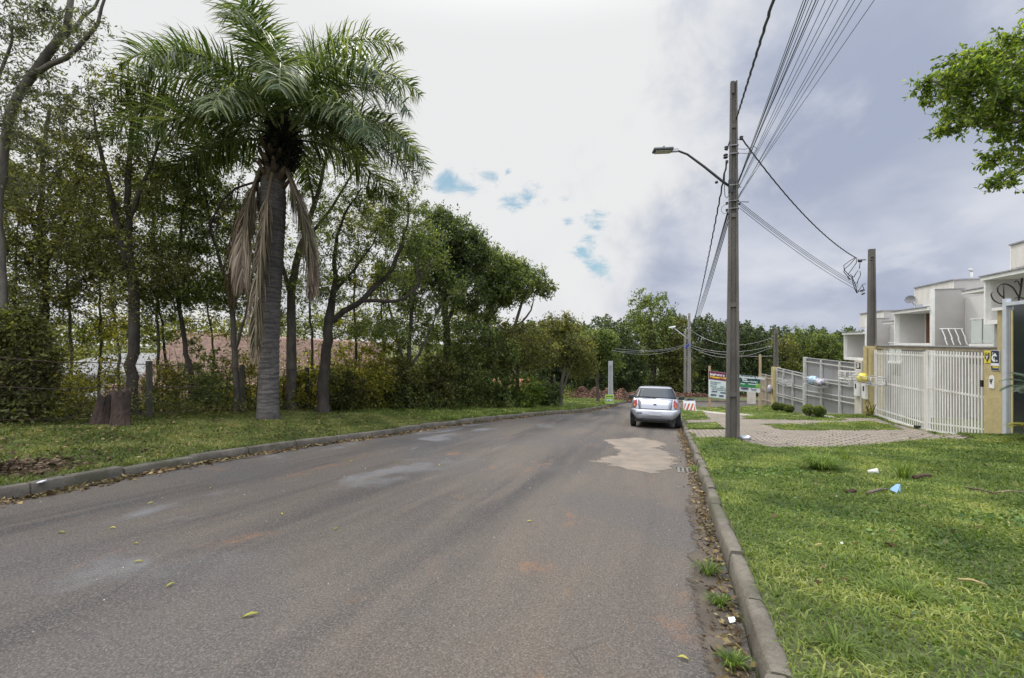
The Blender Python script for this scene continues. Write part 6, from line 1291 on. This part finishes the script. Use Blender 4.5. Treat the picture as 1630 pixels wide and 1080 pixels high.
def tx2(s, x, y, sz, mat, k=1.0, bold=.006, off=.092): text(s, sz * pxs * 1.4, mat, pb_, bp(x, y) + nf * off, cr_, upv, ext=.002, bold=bold, xs=k * KB / pxs * .98)
tx2('Pavimentação Asfáltica', 1173, 601.3, 3.6, SW, .93, .012); tx2('Obra', 1177, 604.6, 2.8, SW, 1.0, .01); tx2('Prefeitura Municipal', 1178, 607.6, 2.2, SW, 1.0); tx2('Prazo', 1175, 611.4, 1.8, SW, 1.2); tx2('Investimento', 1188, 612.2, 2.0, SW, 1.0); tx2('CAIXA', 1176, 619.4, 2.8, NAV, 1.0, .012); tx2('Brasil', 1192, 621.0, 2.8, GT, 1.0, .006)
# A-frame barrier
gA = G(1098, 654); dA = gA.y; pA = dA / 700; AF = empty('barrier_board', gA, 'white barrier board with slanted orange stripes at the corner before the cross street', 'barrier')
def ap(x, y): return gA + Vector((1, 0, 0)) * ((x - 1098) * pA) + Z3 * ((654 - y) * pA) + Vector((0, .12 * (654 - y) / 18, 0))
MB().prism([ap(1088.5, 653.5), ap(1108, 653.5), ap(1107.5, 636.5), ap(1088.5, 636.5)], (0, -1, 0), .02).build('panel', SW, AF)
b = MB()
for k in range(4):
    x0 = 1085.5 + k * 6.1; pts = [(x0, 653.3), (x0 + 2.9, 653.3), (x0 + 7.6, 643), (x0 + 4.7, 643)]
    c = [(min(max(x, 1088.8), 1107.4), y) for x, y in pts]; b.prism([ap(*p) + Vector((0, -.021, 0)) for p in c], (0, -1, 0), .004)
b.build('stripes', OR, AF); text('RUA', 2.6 * pA * 1.4, NAV, AF, ap(1090, 638.2) + Vector((0, -.03, 0)), (1, 0, 0), (0, 0, 1), bold=.01); text('IMPEDIDA', 2.6 * pA * 1.4, NAV, AF, ap(1096, 638.2) + Vector((0, -.03, 0)), (1, 0, 0), (0, 0, 1), bold=.01, xs=.68)
b = MB()
for x in (1089.2, 1107): b.tube([ap(x, 654), ap(x, 637)], .02, 5); b.tube([ap(x, 637), ap(x, 637) + Vector((0, .5, -.68))], .02, 5)
b.build('legs', WOODB, AF)
# yellow green sign
gS = G(970, 645.5); dS = gS.y; pS = dS / 700; YS = empty('yard_sign', gS, 'yellow green for sale board on the grass before the grey post at the bend', 'sign'); YG = flat('sign yellow green', (.42, .62, .12)); DG = flat('sign deep green', (.05, .14, .06))
def sp2(x, y): return gS + Vector((1, .1, 0)) * ((x - 970) * pS) + Z3 * ((645 - y) * pS)
MB().prism([sp2(962.5, 643.5), sp2(976.8, 643.5), sp2(977.5, 629), sp2(963.5, 629)], (0, -1, 0), .03).build('panel', YG, YS)
q = MB().prism([sp2(964, 639.5), sp2(976, 639.8), sp2(976.2, 631), sp2(964.5, 631)], (0, -1, 0), .006); q.v = [tuple(Vector(p) + Vector((0, -.031, 0))) for p in q.v]; q.build('field', DG, YS)
text('VENDO', 3.1 * pS * 1.4, YG, YS, sp2(964.6, 635.6) + Vector((0, -.06, 0)), (1, .1, 0), (0, 0, 1), bold=.012, xs=.78); text('TERRENO', 2.6 * pS * 1.4, SW, YS, sp2(964.5, 639.0) + Vector((0, -.06, 0)), (1, .1, 0), (0, 0, 1), bold=.012, xs=.66)
b = MB(); b.tube([sp2(965, 646), sp2(965, 630) + Vector((0, .03, 0))], .02, 4); b.tube([sp2(975, 646), sp2(975, 630) + Vector((0, .03, 0))], .02, 4); b.build('legs', WOODB, YS)
# ================================================================== SMALL THINGS
def small(name, mb, mat, base, lab, cat, **k): o = mb.build(name, mat, base=base, **k); tag(o, lab, cat); return o
g = G(1186, 701); b = MB(); b.lathe(g + Z3 * .01, [(.09, 0), (.125, .01), (.13, .075), (.122, .08), (.10, .03), (.02, .028)], 20); small('feeding_bowl', b, pm('brushed metal bowl', (.55, .57, .60), (.42, .44, .47), 5, .3, 0, .8), g, 'metal animal bowl standing on the pavers beside the tall pole', 'bowl')
g = G(1387, 757); b = MB(); ax = Vector((.8, -.5, .25)).normalized(); b.lathe(g + Z3 * .05 - ax * .04, [(.028, 0), (.036, .07), (.045, .12), (.043, .12), (.026, .008)], 16, ax); small('plastic_cup', b, pm('white plastic', (.68, .68, .66), (.55, .55, .52), 8, .5), g, 'crushed white plastic cup lying on the lawn', 'cup')
g = G(1426, 788); b = MB(); b.prism([g + Vector(p) for p in ((-.07, 0, .05), (-.02, .04, .06), (.05, .05, .10), (.07, .02, .11), (.03, -.03, .03), (.01, -.02, .055), (-.03, -.05, .03))], (0, 0, 1), .004); small('plastic_scrap', b, pm('faded blue plastic', (.20, .34, .50), (.14, .26, .42), 8, .6), g, 'light blue plastic scrap on the lawn', 'litter')
def stick(x0, y0, x1, y1, r, lab, col=(.12, .085, .06), nm='stick', cat='stick'):
    a, c = G(x0, y0) + Z3 * (.035 + r), G(x1, y1) + Z3 * (.035 + r); b = MB(); b.tube([a, a.lerp(c, .5) + Vector((.01, .01, .01)), c], [r, r * .9, r * .6], 6); small(nm, b, pm(nm + ' %d' % int(col[0] * 1000), col, tuple(q * .5 for q in col), 20, .9), a, lab, cat)
stick(1380, 793, 1412, 786, .018, 'rotten grey brown wood piece left of the blue scrap', (.17, .14, .10), 'wood_piece', 'wood'); stick(1455, 768, 1482, 764, .025, 'dark wood piece beside the upright grass tuft', (.10, .06, .04), 'wood_piece', 'wood'); stick(1537, 783, 1587, 795, .012, 'thin dark stick lying on the lawn at the right', (.12, .085, .06)); stick(1524, 937, 1572, 943, .008, 'pale straw stalk on the near lawn', (.42, .33, .16)); stick(1585, 790, 1630, 790, .008, 'straight pale twig near the right edge of the lawn', (.3, .24, .15))
g = G(1355, 790); b = MB(); b.obox(g + Z3 * .045, (.05, .01, .01), (-.01, .03, 0), (0, 0, .018)); small('brick_fragment', b, BRK, g, 'broken reddish brick fragment on the lawn', 'brick piece', bevel=.008)
g = G(1165, 998); zg = float(zp(UV(g.x, g.y)[0])); b = MB(); b.prism([Vector((g.x, g.y, zg + .03)) + Vector(p) for p in ((-.02, -.016, 0), (.018, -.02, .01), (.02, .012, .02), (-.018, .014, .015))], (0, 0, 1), .002); small('paper_label', b, SW, (g.x, g.y, zg), 'small white torn label in the gutter leaves', 'litter')
g = G(1100, 752); b = MB(); zg = float(zp(UV(g.x, g.y)[0])) + .012; c0 = Vector((g.x, g.y, zg)); 
for k in range(6): b.obox(c0 + V3 * (-.20 + .07 * k), V3 * .018, U3 * .14, Z3 * .010)
b.obox(c0 + U3 * .15, V3 * .24, U3 * .012, Z3 * .011); b.obox(c0 - U3 * .15, V3 * .24, U3 * .012, Z3 * .011); small('drain_grate', b, pm('rusty grate', (.20, .19, .16), (.1, .09, .08), 10, .7), c0, 'small metal drain grate in the right gutter', 'drain grate')
small('paper_scrap', MB().obox(c0 + U3 * -.30 + V3 * .04, V3 * .06, U3 * .03, Z3 * .004), SW, c0, 'white paper scrap next to the drain grate', 'litter')
g = G(62, 787); small('paper_scrap', MB().obox(g + Z3 * .01, (.06, .01, .01), (-.01, .03, 0), (0, 0, .006)), SW, g, 'white paper scrap by the left kerb near the picture edge', 'litter')
g = G(520, 655); small('plastic_scrap', MB().obox(g + Z3 * .10, (.16, .02, .01), (-.01, .06, 0), (0, 0, .015)), SW, g, 'white plastic piece on the verge right of the palm', 'litter')
LY = leafm('fresh yellow leaf', (.20, .19, .03), (.33, .31, .05), (.48, .42, .1), .2)
LVL = ['largest near leaf left of the road centre', 'pale curled leaf up left of the largest near one', 'leaf nearest the left frame edge', 'leaf right of the one nearest the left edge', 'leaf between the left edge ones and the pale curled one', 'tiny leaf above the pale curled one', 'leaf in the left half halfway up the road', 'small leaf straight below the palm', 'upper of the two side by side leaves in mid road', 'right one of the two side by side leaves in mid road', 'bright leaf at the bottom edge by the right gutter', 'tiny leaf in mid road below the palm', 'small leaf in the road centre', 'small leaf on the upper right half of the road', 'small leaf close to the left kerb']
for li_, (px_, py_, sc_, an) in enumerate(((399, 985, .075, .5), (272, 938, .055, 1.1), (98, 852, .06, .0), (179, 844, .05, .2), (220, 897, .05, .3), (216, 870, .035, .3), (335, 780, .05, 2.), (448, 822, .05, 2.5), (560, 736, .09, 1.2), (632, 736, .07, .6), (1087, 1054, .05, 2.8), (535, 846, .04, .7), (843, 832, .05, .1), (700, 742, .05, 1), (240, 804, .045, 1))):
    g = G(px_, py_); a = Vector((math.cos(an), math.sin(an), 0)); s_ = Vector((-a.y, a.x, 0)); L = sc_ * .62; vs = []
    for f, w2, h in ((0, .02, .004), (.25, .16, .012), (.55, .19, .016), (.8, .1, .010), (1, .0, .004)): vs += [g + a * L * (f - .5) * 2 - s_ * L * w2 * 1.6 + Z3 * (h + .006), g + a * L * (f - .5) * 2 + Z3 * h, g + a * L * (f - .5) * 2 + s_ * L * w2 * 1.6 + Z3 * (h + .006)]
    fs = [(3 * k + j_, 3 * k + j_ + 1, 3 * k + j_ + 4, 3 * k + j_ + 3) for k in range(4) for j_ in (0, 1)]; b = MB(); b.add(vs, fs, True)
    o = b.build('fallen_leaf', LY, base=g); at = o.data.attributes.new('rnd', 'FLOAT', 'POINT'); at.data.foreach_set('value', [random.random()] * len(o.data.vertices)); tag(o, LVL[li_] + ' on the asphalt', 'leaf', 'single fallen leaves on the asphalt')
n = 900; u = 1 + 18 * RNG.uniform(0, 1, n); v = vL(u) + (vR(u) - vL(u)) * RNG.uniform(.03, .98, n); x, y = W(u, v)
o = leaves_obj('grit', np.stack([x, y, zp(u) + .004], 1), .014, leafm('loose grit', (.2, .17, .14), (.34, .31, .27), (.55, .52, .48), 0, .9), elong=1.2); tag(o, 'small loose stones and crumbs scattered on the asphalt', 'grit', kind='stuff')
# ================================================================== CAR
def car():
    u0, v0 = 15.55, -.25; x, y = W(u0, v0); L, Wd, Hh = 3.78, .83, 1.42
    root = empty('parked_car', (x, y, float(zp(u0))), 'silver grey hatchback parked against the right kerb, seen from behind', 'car'); root.rotation_euler = (-math.atan(SL), 0, -TH)
    m, t, b = new_mat('silver car paint'); b.inputs['Base Color'].default_value = (.42, .45, .52, 1); b.inputs['Metallic'].default_value = .55; b.inputs['Roughness'].default_value = .32; b.inputs['Coat Weight'].default_value = .6; PAINT = m
    g_ = t.new('ShaderNodeTexCoord'); dn = t.noise(g_.outputs['Object'], 3, 5, .6); t.l.new(t.mix(t.math('MULTIPLY', t.step(dn, .5, .75), .25), (.43, .455, .52), (.33, .33, .35)), b.inputs['Base Color'])
    # stations along y (0 = rear face, L = nose): (y, z bottom, z belt/top, half width scale, roof?)
    def top(yy):
        return float(np.interp(yy, [0, .03, .12, .22, .36, .62, .85, 1.25, 2.05, 2.35, 2.85, 3.0, 3.55, 3.72, 3.78], [.60, .80, .97, 1.00, 1.12, 1.34, 1.395, 1.42, 1.38, 1.28, .99, .95, .84, .72, .55]))
    def bot(yy): return float(np.interp(yy, [0, .05, .25, .6, 3.2, 3.6, 3.78], [.42, .30, .24, .20, .20, .24, .36]))
    def hw(yy, z):
        wplan = float(np.interp(yy, [0, .03, .10, .25, .6, 1.4, 2.6, 3.3, 3.6, 3.72, 3.78], [.60, .68, .755, .80, .825, .83, .825, .80, .72, .62, .50]))
        prof = float(np.interp(z, [.18, .30, .42, .52, .62, .78, .93, 1.02, 1.15, 1.30, 1.38, 1.42], [.66, .76, .88, .955, .99, .975, .94, .875, .80, .735, .67, .58])); return wplan * prof
    ys = [0, .03, .07, .12, .17, .22, .29, .36, .45, .54, .62, .73, .85, 1.0, 1.25, 1.6, 2.05, 2.2, 2.35, 2.6, 2.85, 3.0, 3.3, 3.55, 3.66, 3.72, 3.78]
    vs = []; nr = 30
    for yy in ys:
        tp, bt = top(yy), bot(yy); half = []
        m1 = 13
        for k in range(m1): z = bt + (tp - .03 - bt) * (k / (m1 - 1)) ** .9; half.append((hw(yy, z), z))
        e = half[-1][0]; half += [(e * .90, tp - .008), (e * .55, tp + .004)]; 
        ring = [(-a, z) for a, z in half[::-1]] + [(a, z) for a, z in half]; ring = ring  # top-left ... down ... bottom-left | bottom-right up
        ring = [(a, z) for a, z in half] + [(-a, z) for a, z in half[::-1]]
        vs += [(a, yy, z) for a, z in ring]
    nr = 30; N = len(ys); fs = [(i * nr + k, (i + 1) * nr + k, (i + 1) * nr + (k + 1) % nr, i * nr + (k + 1) % nr) for i in range(N - 1) for k in range(nr)] + [tuple(range(nr)), tuple((N - 1) * nr + k for k in range(nr))[::-1]]
    mb = MB(); mb.add(vs, fs, True); body = mb.build('body', PAINT, root, local=True)
    sb = body.modifiers.new('s', 'SUBSURF'); sb.levels = sb.render_levels = 1
    # helper: patch hugging the rear surface. rear y for height z (tail profile)
    def ry(z, a=0.0):
        z_ = [.42, .60, .80, .97, 1.00, 1.12, 1.34, 1.395]; y_ = [0.0, .0, .03, .12, .22, .36, .62, .85]
        yy = float(np.interp(z, z_, y_))
        while yy < 1.2 and hw(yy, min(z, top(yy))) < abs(a): yy += .005
        return yy
    def rear_patch(pts, nm, mat, off=.012, th=.012, par=root, bulge=.10):
        f = MB(); fr = [Vector((a, ry(z, a) - off, z)) for a, z in pts]; bk = [p + Vector((0, th + off + .05, 0)) for p in fr]; m1 = len(fr); c = sum(fr, Vector()) / m1; cb = len(fr) * 2
        f.add(fr + bk + [c], [(k, (k + 1) % m1, cb) for k in range(m1)] + [((k + 1) % m1, k, m1 + k, m1 + (k + 1) % m1) for k in range(m1)], False); return f.build(nm, mat, par, local=True)
    GL, t2, b2 = new_mat('car glass'); b2.inputs['Base Color'].default_value = (.035, .045, .055, 1); b2.inputs['Roughness'].default_value = .04; b2.inputs['Specular IOR Level'].default_value = .45
    # tailgate with glazing
    def grid_patch(zs, wfun, nm, mat, off, par=root, nx=9):
        f = MB(); vs = []
        for z in zs:
            w2 = wfun(z)
            for k in range(nx): a = -w2 + 2 * w2 * k / (nx - 1); vs.append((a, ry(z, a) - off, z + .0))
        f.add(vs, [(i * nx + k, i * nx + k + 1, (i + 1) * nx + k + 1, (i + 1) * nx + k) for i in range(len(zs) - 1) for k in range(nx - 1)], True); o = f.build(nm, mat, par, local=True); s = o.modifiers.new('t', 'SOLIDIFY'); s.thickness = .01; s.offset = -1; return o
    zs = np.linspace(1.015, 1.345, 9)
    grid_patch(zs, lambda z: np.interp(z, [1.0, 1.35], [.705, .565]), 'window_seal', BLACK, .016); rw = grid_patch(np.linspace(1.035, 1.33, 9), lambda z: np.interp(z, [1.0, 1.35], [.59, .49]), 'rear_window', GL, .024)
    grid_patch(np.linspace(.62, .985, 8), lambda z: np.interp(z, [.6, .8, 1.0], [.50, .53, .56]), 'tailgate', PAINT, .016)
    b = MB(); b.tube([(.02, ry(1.03) - .04, 1.035), (-.30, ry(1.05) - .045, 1.05), (-.42, ry(1.05) - .04, 1.055)], [.018, .012, .008], 6); b.build('wiper', BLACK, root, local=True)
    RED, t3, b3 = new_mat('tail lamp red'); b3.inputs['Base Color'].default_value = (.30, .012, .012, 1); b3.inputs['Roughness'].default_value = .12; b3.inputs['Coat Weight'].default_value = 1
    AMB, t4, b4 = new_mat('tail lamp amber'); b4.inputs['Base Color'].default_value = (.62, .20, .05, 1); b4.inputs['Roughness'].default_value = .15; b4.inputs['Coat Weight'].default_value = 1
    for s in (-1, 1):
        out_ = [(.605, .965), (.65, .955), (.695, .89), (.715, .80), (.71, .72), (.68, .68), (.62, .72), (.585, .80), (.58, .90)]
        tl = rear_patch([(s * a, z) for a, z in (out_ if s > 0 else out_)][::s], 'tail_light', RED, .035, bulge=.13)
        ins = [(.625, .80), (.68, .80), (.69, .73), (.665, .705), (.63, .73)]; rear_patch([(s * a, z) for a, z in ins][::s], 'indicator', AMB, .047, par=tl, bulge=.13)
    # bumper: swept bar around the tail
    b = MB(); n_ = 17; vs = []; pr = [(.0, .30), (-.03, .36), (-.035, .46), (-.03, .56), (-.012, .615), (.03, .625)]
    for k in range(n_):
        a = -1 + 2 * k / (n_ - 1); sa = math.copysign(abs(a) ** .8, a); X = .80 * math.sin(a * math.pi / 2 * 1.0) if abs(a) < 1 else .80 * a; yb = .02 + .50 * max(0, abs(a) - .62) ** 1.6 / .38 ** 1.6 * 1.0
        for dy, z in pr: vs.append((X * float(np.interp(z, [.3, .36, .46, .56, .62], [.76, .82, .92, .985, .99])), yb + dy + (.04 if z < .34 else 0), z))
    m1 = len(pr); b.add(vs, [(k * m1 + q, (k + 1) * m1 + q, (k + 1) * m1 + q + 1, k * m1 + q + 1) for k in range(n_ - 1) for q in range(m1 - 1)], True); o = b.build('rear_bumper', PAINT, root, local=True); s = o.modifiers.new('t', 'SOLIDIFY'); s.thickness = .03; s.offset = 1
    b = MB(); b.obox((0, -.055, .30), (.42, 0, 0), (0, .03, 0), (0, 0, .045)); b.build('bumper_valance', BLACK, root, local=True, bevel=.015)
    b = MB(); b.obox((0, -.075, .50), (.20, 0, 0), (0, .012, 0), (0, 0, .065)); b.build('number_plate', pm('grey number plate', (.50, .52, .56), (.44, .46, .50), 3, .5), root, local=True, bevel=.008)
    b = MB(); b.obox((-.50, -.045, .50), (.09, .01, 0), (0, .012, 0), (0, 0, .03)); b.build('reflector', pm('fog recess', (.16, .17, .19), (.12, .13, .14), 3, .4), root, local=True, bevel=.02)
    b = MB(); b.tube([(-.38, -.03, .26), (-.38, .25, .27)], .028, 10); b.build('exhaust_pipe', DM, root, local=True)
    b = MB(); b.tube([(a, ry(.632, a) - .018, .632) for a in np.linspace(-.72, .72, 15)], .007, 4); b.tube([(s_ * np.interp(z, [.62, .8, .99], [.51, .54, .57]), ry(z, .55) - .016, z) for s_ in (-1,) for z in np.linspace(.63, .99, 8)], .006, 4); b.tube([(np.interp(z, [.62, .8, .99], [.51, .54, .57]), ry(z, .55) - .016, z) for z in np.linspace(.63, .99, 8)], .006, 4); b.build('panel_gap', BLACK, root, local=True)
    b = MB(); b.obox((0, -.03 + ry(.80), .80), (.045, 0, 0), (0, .008, 0), (0, 0, .02)); b.build('tailgate_latch', DM, root, local=True)
    # underside, arches, wheels
    b = MB(); b.box(-.66, .66, .16, 3.5, .19, .36); b.build('underbody', BLACK, root, local=True)
    TY = pm('tyre rubber', (.022, .022, .024), (.014, .014, .015), 20, .85)
    RIM = pm('wheel trim', (.40, .41, .42), (.3, .31, .32), 5, .4, 0, .7)
    for yy in (.60, 3.02):
        for s in (-1, 1):
            wr = bpy.data.objects.new('wheel', None); COL.objects.link(wr); wr.parent = root; wr.location = (s * .735, yy, .285)
            b = MB(); b.lathe((-s * .09, 0, 0), [(.16, 0), (.265, .0), (.283, .02), (.286, .09), (.283, .16), (.265, .18), (.19, .18), (.18, .15)], 28, (s, 0, 0)); b.build('tyre', TY, wr, local=True)
            b = MB(); b.lathe((s * .05, 0, 0), [(.01, .02), (.06, .025), (.17, .0), (.185, .025), (.19, .02)], 20, (s, 0, 0)); b.build('rim', RIM, wr, local=True)
            b = MB(); b.tube([(s * (hw(yy, .62) - .004), yy + .34 * math.cos(R(a)), .285 + .34 * math.sin(R(a))) for a in range(-5, 186, 12)], .02, 6); b.build('wheel_arch', BLACK, root, local=True)
    # side glass and mirrors
    for s in (-1, 1):
        pts = [(.75, 1.02), (1.05, 1.30), (2.0, 1.30), (2.42, 1.03)]; f = MB(); vs = []
        for fy in np.linspace(0, 1, 12):
            for fz in (0, .5, 1):
                yb = .80 + (2.66 - .80) * fy; yt = 1.02 + (2.12 - 1.02) * fy; yy = yb + (yt - yb) * fz; z = 1.0 + .30 * fz; vs.append((s * (hw(yy, z) + .008), yy, z))
        f.add(vs, [tuple((k * 3 + j_, (k + 1) * 3 + j_, (k + 1) * 3 + j_ + 1, k * 3 + j_ + 1)[::s]) for k in range(11) for j_ in range(2)], True); o = f.build('side_window', GL, root, local=True); s2 = o.modifiers.new('t', 'SOLIDIFY'); s2.thickness = .008; s2.offset = -1
        b = MB(); b.obox((s * .93, 2.36, .98), (.10, 0, 0), (0, .05, 0), (0, 0, .065)); mr = b.build('wing_mirror', BLACK, root, local=True, bevel=.03); b = MB(); b.obox((s * .935, 2.305, .985), (.075, 0, 0), (0, .004, 0), (0, 0, .045)); b.build('mirror_glass', GL, mr, local=True)
        b = MB(); b.tube([(s * .80, 2.38, .95), (s * .90, 2.37, .965)], .022, 6); b.build('mirror_arm', BLACK, root, local=True)
    # dark headrests/seats impression is not needed: windscreen
    f = MB(); vs = []
    for fz in np.linspace(0, 1, 5):
        yy = 2.86 - (2.86 - 2.16) * fz; z = top(yy) + .012
        for k in range(7): a = -1 + k / 3; vs.append((a * hw(yy, z - .03) * .86, yy, z))
    f.add(vs, [(i * 7 + k, i * 7 + k + 1, (i + 1) * 7 + k + 1, (i + 1) * 7 + k) for i in range(4) for k in range(6)], True); f.build('windscreen', GL, root, local=True)
    return root
car()
